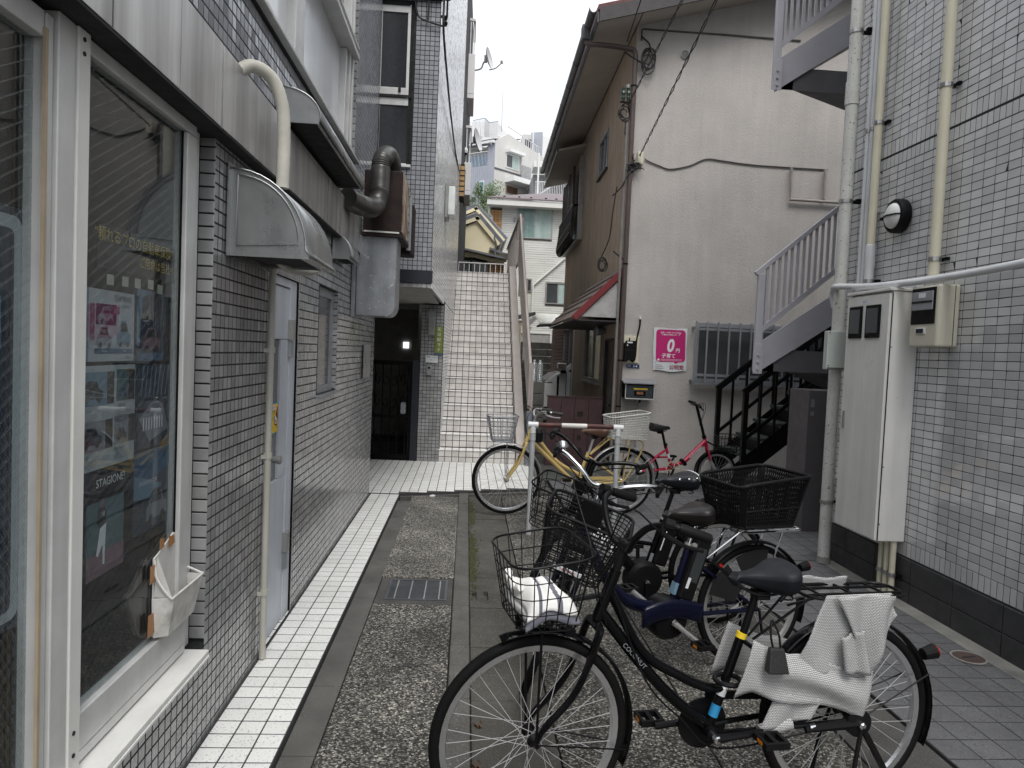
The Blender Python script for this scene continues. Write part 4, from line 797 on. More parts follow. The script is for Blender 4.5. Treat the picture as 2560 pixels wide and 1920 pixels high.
solo('cable_conduit',MB().tube(crv([(2.985,5.66,2.08),(2.965,5.66,2.17),(2.945,5.61,2.225),(2.915,5.5,2.235),(2.93,5.1,2.20),(2.93,4.7,2.185),(2.98,4.4,2.19),(3.0,3.9,2.20),(3.02,3.2,2.235),(3.03,2,2.27),(3.03,.5,2.3)],8),.024,12),m_polew,'white flexible cable conduit running level across the tiled wall','conduit',smooth=True)
t=thing('junction_box','flat pale green-grey junction box in front of the thick white drain pipe','box',(2.93,5.5,1.57)); part('body',MB().box(2.835,3.032,5.445,5.505,1.575,1.88),M('pale_green_box',(.45,.48,.45),.45,var=.05),t,bev=.005); part('dirty_edge',MB().box(2.84,3.028,5.44,5.4445,1.576,1.592),m_cblock,t)
for px_,pz in ((2.85,1.865),(3.015,1.865),(2.85,1.605),(3.015,1.605)): part('screw',MB().lathe([(.005,0),(.005,.003)],(px_,5.445,pz),(0,-1,0),8),m_dark,t)
solo('cream_bent_pipe',MB().tube(crv([(2.955,3.40,.9),(2.955,3.40,.30),(2.955,3.40,.22),(2.99,3.40,.16),(3.05,3.40,.13)],5),.03,14),m_cream,'short cream pipe turning into the dark skirting at the right edge','pipe',smooth=True)

# ================================================================== GREY STEEL STAIRS BEHIND THE RIGHT BUILDING
def flight(name,label,x0,zr,yn,yf,zl,rail=True,zbase=None):
    """zl: landing underside, near flight rises to the right with slope .68"""
    sl=.705
    t=thing(name,label,'staircase',(x0+.6,yn,zl))
    part('stringer',MB().prism([(x0+.03,yn,zl),(x0+.03,yn,zl+.30),(x0+2.6,yn,zl+.30+2.57*sl),(x0+2.6,yn,zl-.06+2.57*sl)],(0,.02,0)),m_stairgrey,t)
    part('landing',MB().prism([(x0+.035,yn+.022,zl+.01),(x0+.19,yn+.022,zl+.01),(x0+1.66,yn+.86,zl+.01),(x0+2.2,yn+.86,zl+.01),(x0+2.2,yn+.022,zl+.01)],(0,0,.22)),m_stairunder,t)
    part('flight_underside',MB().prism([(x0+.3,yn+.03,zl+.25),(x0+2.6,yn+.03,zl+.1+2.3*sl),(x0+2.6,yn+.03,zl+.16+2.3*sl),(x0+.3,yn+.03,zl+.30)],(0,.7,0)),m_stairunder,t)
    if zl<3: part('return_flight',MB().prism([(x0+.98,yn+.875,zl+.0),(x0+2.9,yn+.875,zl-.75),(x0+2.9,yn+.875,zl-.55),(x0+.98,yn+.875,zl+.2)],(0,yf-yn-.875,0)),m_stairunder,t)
    part('post',MB().box(x0-.035,x0+.035,yn-.03,yn+.018,zl-.0,zl+.98),m_stairgrey,t,bev=.004)
    part('base_plate',MB().box(x0-.045,x0+.05,yn-.036,yn-.031,zl-.02,zl+.28),m_stairgrey,t,bev=.004)
    hz=lambda x:zl+1.02+(x-x0)*sl*1.62 if False else zl+1.03+(x-x0)*.86
    bz=lambda x:zl+.40+(x-x0)*.86
    part('handrail',MB().bar((x0-.06,yn-.005,hz(x0-.06)),(x0+2.5,yn-.005,hz(x0+2.5)),.05,.045),m_stairgrey,t,bev=.004); part('lower_rail',MB().bar((x0,yn-.005,bz(x0)),(x0+2.5,yn-.005,bz(x0+2.5)),.035,.05),m_stairgrey,t)
    for k in range(36):
        x=x0+.062+.0605*k; part('baluster',MB().box(x-.013,x+.013,yn-.014,yn+.004,bz(x),hz(x)-.02),m_stairgrey,t)
    for k in range(4): part('bolt',MB().lathe([(.014,0),(.014,.012)],(x0+.0,yn-.037,zl+.03+.07*k),(0,-1,0),8),m_stairgrey,t) if k<3 else None
    return t
flight('steel_stair','mauve-grey steel stair flight with upright balusters, the lower one',2.915,0,7.0,8.45,1.515)
flight('steel_stair','mauve-grey steel stair flight overhead at the top right, seen from below',2.945,0,7.0,8.45,4.325)
# black stair beside the house wall
t=thing('black_stair','black-railed steel stair with dull green treads under the grey stair','staircase',(4.2,9.1,0))
for k in range(9):
    x=3.48+.228*k; z=.26+.196*(k+1); part('tread',MB().box(x,x+.27,8.72,9.46,z-.04,z),m_treadgreen,t); part('riser',MB().box(x+.262,x+.27,8.72,9.46,z+.001,z+.155),m_black,t)
part('stringer',MB().prism([(3.40,8.69,.02),(3.40,8.69,.30),(5.6,8.69,2.19),(5.6,8.69,1.86)],(0,.02,0)).prism([(3.40,9.47,.02),(3.40,9.47,.30),(5.6,9.47,2.19),(5.6,9.47,1.86)],(0,.02,0)),m_black,t)
for yy,x0,n in ((8.66,3.50,8),(9.50,3.46,8)):
    f=lambda x:1.23+(x-x0)*.84; part('post',MB().box(x0-.03,x0+.03,yy-.03,yy+.03,0,1.25),m_black,t); part('handrail',MB().bar((x0-.03,yy,1.225),(x0+1.9,yy,f(x0+1.9)),.05,.075),m_black,t)
    part('middle_rail',MB().bar((x0,yy,.63),(x0+1.9,yy,.63+1.9*.86),.03,.04),m_black,t)
    for k in range(1,n+1): x=x0+.19*k; part('baluster',MB().box(x-.014,x+.014,yy-.014,yy+.014,.28+(x-x0)*.86,f(x)-.02),m_black,t)
t=thing('storage_panel','dark mauve locker panel standing under the grey stair behind the corner','locker',(3.42,6.7,0)); part('body',MB().box(3.285,3.80,6.6,7.0,-.02,1.365),m_mauvepanel,t,bev=.005); part('label_plate',MB().box(3.31,3.345,6.597,6.599,1.20,1.28),m_alug,t); part('label_plate',MB().box(3.31,3.345,6.597,6.599,1.12,1.16),m_alug,t)

# ================================================================== BEIGE HOUSE (own frame: x along the gable, y along the side wall)
ho=thing('beige_house','two-storey house with a beige stucco gable wall and a brown side wall','house',(2.18,9.94,0),-.026)
wz=lambda x:6.205+.262*x
part('gable_wall',MB().prism([(0,0,-.1),(6.4,0,-.1),(6.4,0,wz(3.2)-.262*3.2),(3.2,0,wz(3.2)),(0,0,wz(0))] if False else [(0,0,-.1),(6.4,0,-.1),(6.4,0,6.2),(3.2,0,wz(3.2)),(0,0,wz(0))],(0,.03,0)),m_gable,ho,local=True)
SH=[(2.05,2.95,4.79,5.45),(1.75,3.65,1.16,2.16),(.60,1.40,0,1.885),(5.3,7.5,.60,2.23),(5.1,7.9,4.1,5.72)]
part('side_wall',holed(MB(),'x',0,.031,8.0,-.1,6.2,SH,.14),m_brown,ho,local=True)
part('house_core',MB().box(.14,6.3,.10,8.0,-.1,6.15),m_dark2,ho,local=True)
# roof: eave gutter, soffit, barge board
part('roof',MB().prism([(-.62,-.46,6.17),(-.62,-.46,6.24),(3.2,-.46,7.24),(7,-.46,6.24),(7,-.46,6.17),(3.2,-.46,7.17)],(0,8.6,0)),m_roofred,ho,local=True)
part('soffit',MB().prism([(-.60,-.44,6.03),(-.02,-.44,6.19),(-.02,-.44,6.215),(-.60,-.44,6.055)],(0,8.5,0)).prism([(0,-.44,6.20),(3.2,-.44,7.04),(3.2,-.44,7.06),(0,-.44,6.22)],(0,.43,0)),m_soffit,ho,local=True)
part('barge_board',MB().prism([(-.60,-.475,6.015),(3.2,-.475,7.02),(3.2,-.475,7.20),(-.60,-.475,6.20)],(0,.028,0)),m_fascia,ho,local=True)
part('eave_board',MB().box(-.625,-.602,-.44,8.1,6.02,6.165),m_gutter,ho,local=True)
gp=[(-.63+.055*math.cos(a*PI/8)-.06,6.17+.06*math.sin(a*PI/8)) for a in range(8,17)]
part('gutter',MB().prism([(x,-.50,z) for x,z in gp]+[(x*.0+(-.69+(x+.69)*.85),-.50,z+.006) for x,z in gp[::-1]],(0,8.5,0)),m_gutter,ho,local=True)
for k in range(9): part('gutter_joint',MB().tube([(x+(x+.69)*.04,.3+k*.95,z-.003) for x,z in gp],.007,5),m_gutter,ho,local=True)
part('rain_head',MB().box(-.77,-.66,-.02,.14,5.98,6.18),m_gutter,ho,local=True,bev=.01)
part('downpipe',MB().tube(crv([(-.70,.05,5.99),(-.66,.03,5.93),(-.45,-.03,5.90),(-.10,-.05,5.86),(-.025,-.05,5.80),(-.02,-.05,5.6)],6)+[(-.02,-.05,3),(-.02,-.05,-.05)],.036,14),m_bpipe,ho,local=True,smooth=True)
for z in (.9,1.55,2.9,4.2,5.35): part('pipe_clip',MB().lathe([(.041,0),(.041,.02)],(-.02,-.05,z),(0,0,1),14),m_black,ho,local=True)
# openings in the side wall
def swin(a,b,c,d,fr,paneMat,name='window',mull=True,dep=.05,lab=None):
    w=part(name,MB().box(-.02,dep,a,a+.045,c,d).box(-.02,dep,b-.045,b,c,d).box(-.02,dep,a+.045,b-.045,d-.045,d).box(-.02,dep,a+.045,b-.045,c,c+.045).box(.0,dep-.01,(a+b)/2-.02,(a+b)/2+.02,c+.045,d-.045),fr,ho,local=True)
    part('pane',MB().box(.02,.026,a+.045,b-.045,c+.045,d-.045),paneMat,w,local=True); return w
w=swin(2.05,2.95,4.79,5.45,m_alug,m_winglass); part('sill',MB().box(-.05,.04,2.0,3.0,4.755,4.785),m_fascia,w,local=True)
w=swin(1.75,3.65,1.16,2.16,m_alug,m_winglass); part('sill',MB().box(-.07,.04,1.70,3.70,1.12,1.155),m_alud,w,local=True); part('curtain',MB().grid(lambda u,v:(.06+.012*math.sin(u*40),2.6+.35*u,1.2+.92*v),24,2),m_curtain,w,local=True)
w=swin(5.3,7.5,.60,2.23,m_alud,m_winglass,'sliding_window'); part('pale_strip',MB().box(-.01,.015,5.42,5.62,.66,2.15),m_cream,w,local=True)
d=part('door',MB().box(.03,.06,.63,1.37,.0,1.85),m_bpipe,ho,local=True,bev=.004); part('door_frame',MB().box(-.01,.10,.60,.628,0,1.885).box(-.01,.10,1.372,1.40,0,1.885).box(-.01,.10,.63,1.37,1.852,1.885),m_fascia,ho,local=True)
part('door_knob',MB().lathe([(.012,0),(.012,.03),(.026,.04),(.028,.06),(.012,.07)],(.03,.72,.86),(-1,0,0),14),m_chrome,d,local=True,smooth=True); part('lock_plate',MB().box(.022,.029,.69,.76,.68,.80),m_alud,d,local=True); part('door_label',MB().box(.026,.0295,.78,.83,1.40,1.47),m_paper,d,local=True)
# shuttered bay on the upper floor
b=part('bay_window',MB().box(-.10,-.0,5.05,5.10,4.05,5.80).box(-.10,-.0,7.90,7.94,4.05,5.80).box(-.10,-.0,5.10,7.90,4.05,4.09).box(-.07,-.0,5.16,5.22,4.09,5.76),m_alud,ho,local=True)
part('bay_roof',MB().prism([(-.60,4.85,5.80),(0,4.85,5.95),(0,4.85,6.0),(-.60,4.85,5.84)],(0,3.3,0)),m_soffit,ho,local=True); part('bay_roof_edge',MB().box(-.615,-.59,4.84,8.16,5.785,5.85),m_fascia,ho,local=True)
for k in range(19): z=4.55+k*.063; part('shutter_slat',MB().bar((-.12,5.9,z),(-.12,7.85,z),.045,.012),m_bpipe,b,local=True)
for y_ in (5.84,6.6,7.86): part('shutter_frame',MB().box(-.15,-.09,y_,y_+.06,4.1,5.78),m_bpipe,b,local=True)
part('bay_pane',MB().box(-.02,-.012,5.1,7.88,4.1,5.75),m_winglass,b,local=True)
rl=MB()
for k in range(30): yy=5.12+k*.096; rl.tube(crv([(-.20,yy,4.78),(-.23,yy,4.45),(-.26,yy,4.18),(-.20,yy,4.06),(-.12,yy,4.06)],3),.008,5)
rl.bar((-.20,5.08,4.79),(-.20,7.95,4.79),.03,.03).bar((-.235,5.08,4.42),(-.235,7.95,4.42),.012,.016).bar((-.26,5.08,4.2),(-.26,7.95,4.2),.012,.016); part('flower_rail',rl,m_black,b,local=True)
part('rail_bracket',MB().bar((-.20,5.10,4.76),(.0,5.10,4.80),.04,.05),m_black,b,local=True)
# awning over the door
part('awning_roof',MB().prism([(-.72,.0,2.115),(.0,.0,2.86),(.0,.0,2.90),(-.74,.0,2.14)],(0,3.7,0)),m_awnroof,ho,local=True)
for k in range(1,5): u=k/5; part('awning_seam',MB().bar((-.73*u-.01,.02,2.895-.755*u),(-.73*u-.01,3.68,2.895-.755*u),.03,.02),m_awnroof,ho,local=True)
part('awning_cheek',MB().prism([(-.60,.01,2.155),(-.07,.01,2.155),(-.07,.01,2.70)],(0,.03,0)),M('awning_stucco',(.42,.41,.40),.9,bump=.8,bscale=50,dist=.008),ho,local=True)
part('awning_trim',MB().bar((-.70,-.012,2.13),(-.02,-.012,2.83),.02,.085),m_redtrim,ho,local=True); part('awning_soffit',MB().box(-.71,-.01,.0,3.7,2.095,2.113),m_fascia,ho,local=True)
part('awning_wing',MB().prism([(-.95,3.1,2.12),(-.72,3.1,2.14),(-.72,3.1,2.17),(-.95,3.1,2.15)],(0,.8,0)),m_fascia,ho,local=True)
# louvred shutter box and the near corner
for k in range(19): z=.66+k*.084; part('shutter_slat',MB().prism([(-.02,7.52,z),(-.26,7.52,z-.03),(-.26,7.52,z+.05),(-.02,7.52,z+.07)],(0,.45,0)),M('pinkish_shutter',(.27,.19,.16),.6,var=.15) if k==0 else bpy.data.materials['pinkish_shutter'],ho,local=True)
part('shutter_box',MB().box(-.25,-.001,7.53,7.98,.6,2.24),m_fascia,ho,local=True)
# barred window in the gable
w=part('window',MB().box(1.06,1.09,-.02,.028,1.29,2.14).box(3.4,3.43,-.02,.028,1.29,2.14).box(1.09,3.4,-.02,.028,2.08,2.14).box(1.09,3.4,-.02,.028,1.29,1.35),m_alug,ho,local=True)
part('pane',MB().box(1.09,3.4,-.012,-.008,1.35,2.08),m_winglass,w,local=True); part('bars_frame',MB().box(1.02,3.45,-.13,-.11,2.03,2.065).box(1.02,3.45,-.13,-.11,1.385,1.42).box(1.0,3.47,-.14,-.03,1.262,1.284),m_alug,w,local=True)
part('curtain',MB().grid(lambda u,v:(1.12+u*2.2,-.0055+.002*math.sin(u*90),1.36+.7*v),60,2),M('grey_curtain',(.16,.165,.16),.9,streak=.2),w,local=True)
for k in range(15): x=1.01+k*.1565; part('bar',MB().box(x-.011,x+.011,-.152,-.132,1.29,2.15),m_alug,w,local=True)
part('bar_bracket',MB().box(.985,1.02,-.13,-.0,1.30,1.33).box(.985,1.02,-.13,-.0,2.05,2.08),m_alug,w,local=True)
v=part('wall_vent',MB().lathe([(.062,0),(.062,.02),(.052,.024),(.05,.012)],(.68,0,5.845),(0,-1,0),24,cap=False),m_alud,ho,local=True)
for k in range(6): part('vent_slat',MB().box(.64,.72,-.016,-.006,5.805+k*.015,5.811+k*.015),m_alud,v,local=True)

# things fixed to the house (local frame points through hp)
HM=wm(ho); hp=lambda x,y,z:HM@V((x,y,z)); HX_,HY_=HM.to_3x3()@V((1,0,0)),HM.to_3x3()@V((0,1,0))
def hsolo(name,mb,mat,label,cat,**k): return solo(name,mb.xf(HM),mat,label,cat,**k)
t=thing('poster','crinkled magenta and white paper poster with a large 0 on the house wall','poster',tuple(hp(.69,-.02,1.45))); U,Z=HX_,V((0,0,1)); O=hp(.455,-.012,1.442)
bm=MB().grid(lambda u,v:O+U*(.475*u-.015*v+.0+(.004*math.sin(v*9)))+Z*(.60*v+.006*math.sin(u*8)-.012*(1-v)*(.5-abs(u-.5))*2)-HY_*(.004+.004*abs(math.sin(v*13+u*3))),14,16); part('paper',bm,m_paper,t,smooth=True)
s=Sheet(t,O-HY_*.010+U*.0,U-V((0,0,0)),Z+U*-.025)
s.rrect('print_panel',.035,.125,.455,.578,.05,m_magenta); s.poly('print_tail',[(.30,.126),(.37,.126),(.31,.098)],m_magenta)
s.text('lettering','0',.235,.345,.245,m_whiteink,bold=.008,shear=.18,xs=.82); s.text('lettering','円',.345,.285,.062,m_whiteink,bold=.0015,shear=.1); s.text('lettering','子育て',.215,.205,.068,m_whiteink,bold=.0015,shear=.1)
s.text('lettering','子育て・教育にかかる費用の',.245,.535,.022,m_whiteink,bold=.0004,shear=.1); s.text('lettering','無償化を目指します',.235,.505,.022,m_whiteink,bold=.0004,shear=.1); s.text('lettering','公明党',.335,.045,.070,m_maroon,bold=.001)
s.poly('print',[(.095,.54),(.10,.543),(.135,.50),(.13,.497)],m_whiteink,2); s.poly('print',[(.385,.543),(.39,.54),(.36,.497),(.355,.50)],m_whiteink,2); s.poly('print',[(.075+.016*math.cos(a*PI/6),.15+.016*math.sin(a*PI/6)) for a in range(12)],m_whiteink,2)
for k in range(2): s.rect('small_print',.11,.157-.016*k,.41,.161-.016*k,m_whiteink,2)
for k in range(3): s.rect('small_print',.03,.075-.024*k,.13+.01*k,.080-.024*k,m_greyink,2)
s.rect('small_print',.03,.105,.045,.118,m_greyink,2)
t=thing('electric_meter','black electric meter on a cream board beside the brown downpipe','meter',tuple(hp(.15,-.05,1.53))); L_=lambda n,mb,m,**k:part(n,mb.xf(HM),m,t,**k)
L_('board',MB().box(.01,.24,-.03,-.002,1.53,1.91),m_cream,bev=.004); L_('body',MB().prism([(.02,-.10,1.57),(.185,-.10,1.57),(.185,-.10,1.84),(.05,-.10,1.84),(.02,-.10,1.80)],(0,.07,0)),m_blackpl,bev=.008); L_('label_plate',MB().box(.055,.13,-.104,-.101,1.805,1.825),m_paper); L_('dial',MB().lathe([(.010,0),(.010,.004)],(.06,-.10,1.775),(0,-1,0),12),m_paper); L_('hook',MB().box(.085,.10,-.07,-.05,1.84,1.88),m_black); L_('cover_line',MB().box(.02,.186,-.103,-.101,1.70,1.708),m_dark)
L_('cable',MB().tube(crv([(.24,-.02,2.16),(.235,-.02,2.05),(.20,-.03,1.85),(.19,-.04,1.62),(.15,-.06,1.55),(.12,-.06,1.575)],6),.012,8).tube(crv([(.0,-.02,2.4),(.0,-.03,1.9),(.01,-.05,1.6),(.05,-.06,1.55),(.08,-.06,1.575)],6),.010,8),m_black); L_('cable_cap',MB().box(.222,.252,-.035,-.005,2.15,2.19),m_paper)
t=thing('address_plate','dark blue address plate reading 5-4 under the electric meter','sign',tuple(hp(.16,-.01,1.45))); L_('plate',MB().box(.075,.262,-.012,-.004,1.457,1.507),m_plate); s=Sheet(t,hp(.075,-.0125,1.457),HX_,(0,0,1)); s.text('lettering','5-4',.125,.025,.046,m_whiteink,1,bold=.0006)
for i,ch in enumerate(('目黒本町','五丁目')): s.text('lettering',ch,.035,.036-.023*i,.016,m_whiteink,1)
t=thing('letterbox','dark steel letterbox with a yellow strip on a post by the house wall','mailbox',tuple(hp(.23,-.15,.55)))
L_('post',MB().tube([(.23,-.14,-.02),(.23,-.14,1.04)],.014,10),m_alud); L_('body',MB().box(.03,.43,-.26,-.02,1.04,1.24),m_blackmatte,bev=.004); L_('front',MB().box(.05,.41,-.268,-.261,1.055,1.225),M('dark_green_grey_front',(.035,.045,.048),.35)); L_('frame',MB().box(.03,.43,-.272,-.262,1.030,1.046).box(.026,.038,-.272,-.262,1.046,1.23).box(.422,.434,-.272,-.262,1.046,1.23),m_alu); L_('roof',MB().prism([(.0,-.30,1.245),(.46,-.30,1.245),(.46,-.01,1.29),(.0,-.01,1.29)],(0,0,.014)),m_alug); L_('name_holder',MB().box(.15,.31,-.276,-.269,1.085,1.145),m_black); L_('name_card',MB().box(.185,.275,-.2785,-.2765,1.10,1.135),M('orange_card',(.30,.13,.05),.6)); L_('yellow_strip',MB().box(.145,.335,-.2705,-.2685,1.165,1.185),m_yelst); L_('padlock',MB().box(.215,.245,-.29,-.273,.985,1.03),m_black)
s=Sheet(t,hp(.145,-.2712,1.165),HX_,(0,0,1)); s.text('lettering','チラシ投函お断りします',.095,.010,.014,m_ink,1); s=Sheet(t,hp(.185,-.279,1.10),HX_,(0,0,1)); s.text('lettering','小林',.045,.0175,.028,m_ink,1)
hsolo('wall_cable',MB().tube([(.06,-.012,6.0),(.06,-.012,6.14)]+crv([(.07,-.012,6.16),(.6,-.012,6.155),(1.2,-.012,6.15),(2.3,-.012,6.13)],5),.012,6),m_greycable,'grey cable running level high on the beige gable wall','cable')
hsolo('sagging_cable',MB().tube(crv([(.19,-.02,4.385),(.23,-.015,4.36),(.4,-.012,4.30),(.56,-.012,4.262),(.83,-.012,4.325),(1.0,-.012,4.41),(1.12,-.012,4.432),(1.3,-.012,4.415),(1.8,-.012,4.38),(2.8,-.012,4.37)],6),.009,6),m_greycable,'thin dark cable sagging across the middle of the beige gable wall','cable')
hsolo('wall_pipe',MB().tube([(2.26,-.05,4.36),(2.27,-.05,3.92),(3.2,-.05,3.91)],.022,10).tube([(2.75,-.05,4.36),(2.75,-.05,3.94)],.022,10),M('beige_pipe',(.30,.27,.25),.5),'beige pipe frame on the gable wall above the grey stair rail','pipe')
t=thing('cable_junction','small cream junction box with tangled black wires on the house corner','junction box',tuple(hp(.12,-.03,4.28))); L_('case',MB().box(.08,.16,-.06,-.002,4.30,4.47),m_cream,bev=.006)
tg=MB()
for k in range(16):
    c=V((.02+.12*random.random()-.04,-.08,4.22+.12*random.random())); tg.tube(crv([c+V((random.gauss(0,.05),random.gauss(0,.02),random.gauss(0,.05))) for _ in range(4)],4),.006,5)
tg.tube(crv([(.02,-.09,4.22),(-.06,-.09,4.12),(-.12,-.05,3.98),(-.2,.2,3.9)],5),.010,5); L_('wire_tangle',tg,m_cable)
def coil(name,label,c,r,n,axis,extra=None):
    mb=MB()
    for k in range(n):
        a0=random.random()*6; rr=r*(.7+.4*random.random()); o=V((random.gauss(0,.02),random.gauss(0,.01),random.gauss(0,.03)))
        mb.tube([V(c)+o+V((rr*math.cos(a*PI/8+a0)*(.7),.02*math.sin(a),rr*math.sin(a*PI/8+a0))) for a in range(16)],.008,5,closed=True)
    if extra: mb.tube(crv(extra,5),.012,6)
    return hsolo(name,mb,m_cable,label,'cable coil')
coil('cable_coil','loop of black cable hanging at the top of the brown downpipe',(.15,-.08,5.70),.13,6,0,[(-.17,-.08,5.80),(-.05,-.08,5.73),(.1,-.08,5.68),(.17,-.08,5.9),(.06,-.03,6.05)])
coil('cable_coil','loop of black cable under the glass insulators on the brown wall corner',(-.14,-.02,5.0),.10,5,0,[(-.1,-.02,4.9),(-.11,-.03,4.7)])
coil('cable_coil','small loop of wire above the red-trimmed awning',(-.28,.3,2.95),.10,4,0,[(-.17,.1,3.1),(-.02,-.03,2.95)])
t=thing('line_insulator','green glass line insulators on a bracket at the corner of the house','insulator',tuple(hp(-.1,-.05,5.2)))
for dx in (-.16,-.09): L_('insulator',MB().lathe([(.018,0),(.03,.04),(.02,.06),(.032,.10),(.02,.13),(.028,.17)],(dx,-.04,5.16),(0,0,1),12),M('insulator_green',(.03,.06,.05),.2) if dx<-.1 else bpy.data.materials['insulator_green'])
L_('cap',MB().lathe([(.03,0),(.03,.05)],(-.10,-.04,5.33),(0,0,1),12),m_alud); L_('bracket',MB().bar((-.2,-.04,5.14),(-.02,-.02,5.14),.02,.02),m_black)
hsolo('corner_conduit',MB().tube([(-.085,-.02,5.0),(-.085,-.02,3.0),(-.085,-.02,-.02)],.020,10),M('rough_grey_conduit',(.21,.20,.19),.8,bump=.4),'rough grey conduit running down the corner beside the brown downpipe','conduit')
hsolo('drooping_wire',MB().tube(crv([(-.17,.05,4.0),(-.2,.1,3.7),(-.22,.2,3.3),(-.3,.3,3.05),(-.35,.3,2.9)],6),.009,5),m_cable,'black wire drooping down the brown wall to the awning','cable')
# overhead service wires
def wire(label,a,b,sag,r=.012,twist=0):
    a,b=V(a),V(b); P=[a.lerp(b,i/60)+V((0,0,-sag*4*(i/60)*(1-i/60))) for i in range(61)]; mb=MB()
    if twist:
        for ph in (0,PI): mb.tube([p+V((.010*math.cos(i*1.3+ph),0,.010*math.sin(i*1.3+ph))) for i,p in enumerate(P)],r*.75,5)
    else: mb.tube(P,r,6)
    solo('overhead_wire',mb,m_cable,label,'wire','overhead wires to the house corner')
wire('twisted overhead wire crossing the gable down to the cream junction box',(1.33,1.0,4.42),tuple(hp(.10,-.08,4.40)),.02,.0075,1)
wire('double overhead wire dropping to the glass insulators',(1.67,1.0,5.14),tuple(hp(-.08,-.06,5.12)),.02,.008,1)
wire('overhead wire leading to the top of the brown downpipe',(1.31,1.0,5.97),tuple(hp(-.15,-.06,5.95)),.02,.008)
t=thing('wall_light','grey spotlight under the awning beside the side door','lamp',tuple(hp(-.1,1.3,2.05))); L_('body',MB().lathe([(.05,0),(.07,.05),(.075,.14),(.06,.15)],(-.02,1.45,2.02),(-.95,-.3,-.08),16),m_alug,smooth=True)

# ---------------------------------------------------------------- gate boards, block pillar, bottles
t=thing('low_gate','low dark red board gate with punched square holes beside the house','gate',(1.55,10.3,0))
for k in range(4):
    x0=1.20+k*.205; h=[(x0+.05,x0+.10,.35,.43),(x0+.11,x0+.15,.55,.60),(x0+.06,x0+.12,.18,.24)] if k else [(x0+.07,x0+.11,.72,.76)]
    if k==2: h.append((x0+.04,x0+.12,.70,.78))
    part('board',holed(MB(),'y',10.3,x0,x0+.198,-.02,.985,h,.03),m_redwood,t)
part('top_rail',MB().box(1.19,2.02,10.29,10.36,.986,1.0),m_redwood,t); part('batten',MB().box(1.19,2.02,10.335,10.36,.05,.12),m_redwood,t)
t=thing('block_pillar','rough concrete block pillar with two water bottles on it','pillar',(1.17,11.5,0))
for k in range(6): part('block',MB().box(1.065,1.28,11.5,11.9,k*.195-.02,k*.195+.168),m_cblock,t,bev=.008)
for x,y,lb in ((1.20,11.57,'clear plastic water bottle at the front of the block pillar'),(1.115,11.66,'clear plastic water bottle behind the other on the block pillar')):
    pr=[(.0005,0),(.048,.0),(.052,.012)]; 
    for k in range(7): pr+=[(.052,.03+k*.03),(.047,.04+k*.03)]
    pr+=[(.052,.25),(.045,.29),(.022,.325),(.016,.33)]
    t=thing('water_bottle',lb,'bottle',(x,y,1.146),group='water bottles on the pillar'); part('bottle',MB().lathe(pr,(x,y,1.146),(0,0,1),18),m_pet,t,smooth=True); part('cap',MB().lathe([(.017,.33),(.017,.352),(.012,.355)],(x,y,1.146),(0,0,1),14),m_paper,t)

# ================================================================== BICYCLES
# own frame: x forward from the rear hub's ground point, y to the rider's left, z up
def rr_loop(cx,cy,lx,ly,z,r,n=5,tilt=0):
    pts=[]
    for sx,sy,a in ((1,1,0),(-1,1,90),(-1,-1,180),(1,-1,270)):
        for k in range(n+1):
            t=R(a+90*k/n); x=cx+sx*(lx/2-r)+r*math.cos(t); y=cy+sy*(ly/2-r)+r*math.sin(t); pts.append(V((x,y,z+tilt*(x-cx))))
    return pts
def wire_basket(t,X,cx,cy,z0,z1,top,bot,mat,nv=9,nh=4,wr=.0022,rim=.004,rad=.05,tilt=0,name='basket',lip=0,dx=0,stuff='basket_wires'):
    T_=rr_loop(cx+dx,cy,top[0],top[1],z1,rad,5,tilt); B_=rr_loop(cx,cy,bot[0],bot[1],z0,rad*.8,5,0); n=len(T_)
    b=part(name,MB().tube(T_,rim,8,closed=True).xf(X),mat,t,local=True,smooth=True); part('base_ring',MB().tube(B_,wr*1.3,5,closed=True).xf(X),mat,b,local=True)
    mb=MB()
    def at(loop,u):
        L=[(loop[(i+1)%n]-loop[i]).length for i in range(n)]; tot=sum(L); d=(u%1)*tot
        for i in range(n):
            if d<=L[i]: return loop[i].lerp(loop[(i+1)%n],d/max(L[i],1e-9))
            d-=L[i]
        return loop[0]
    m=nv*4
    for k in range(m): mb.tube([at(T_,k/m),at(B_,k/m)],wr,4,caps=False)
    for k in range(1,nh+1):
        f=k/(nh+1); mb.tube([a.lerp(b_,f) for a,b_ in zip(T_,B_)],wr,4,closed=True)
    for k in range(1,nv):
        x=cx-bot[0]/2+bot[0]*k/nv; mb.tube([(x,cy-bot[1]/2,z0),(x,cy+bot[1]/2,z0)],wr,4,caps=False)
        y=cy-bot[1]/2+bot[1]*k/nv; mb.tube([(cx-bot[0]/2,y,z0),(cx+bot[0]/2,y,z0)],wr,4,caps=False)
    part(stuff,mb.xf(X),mat,b,local=True,kind='stuff'); return b,T_,B_
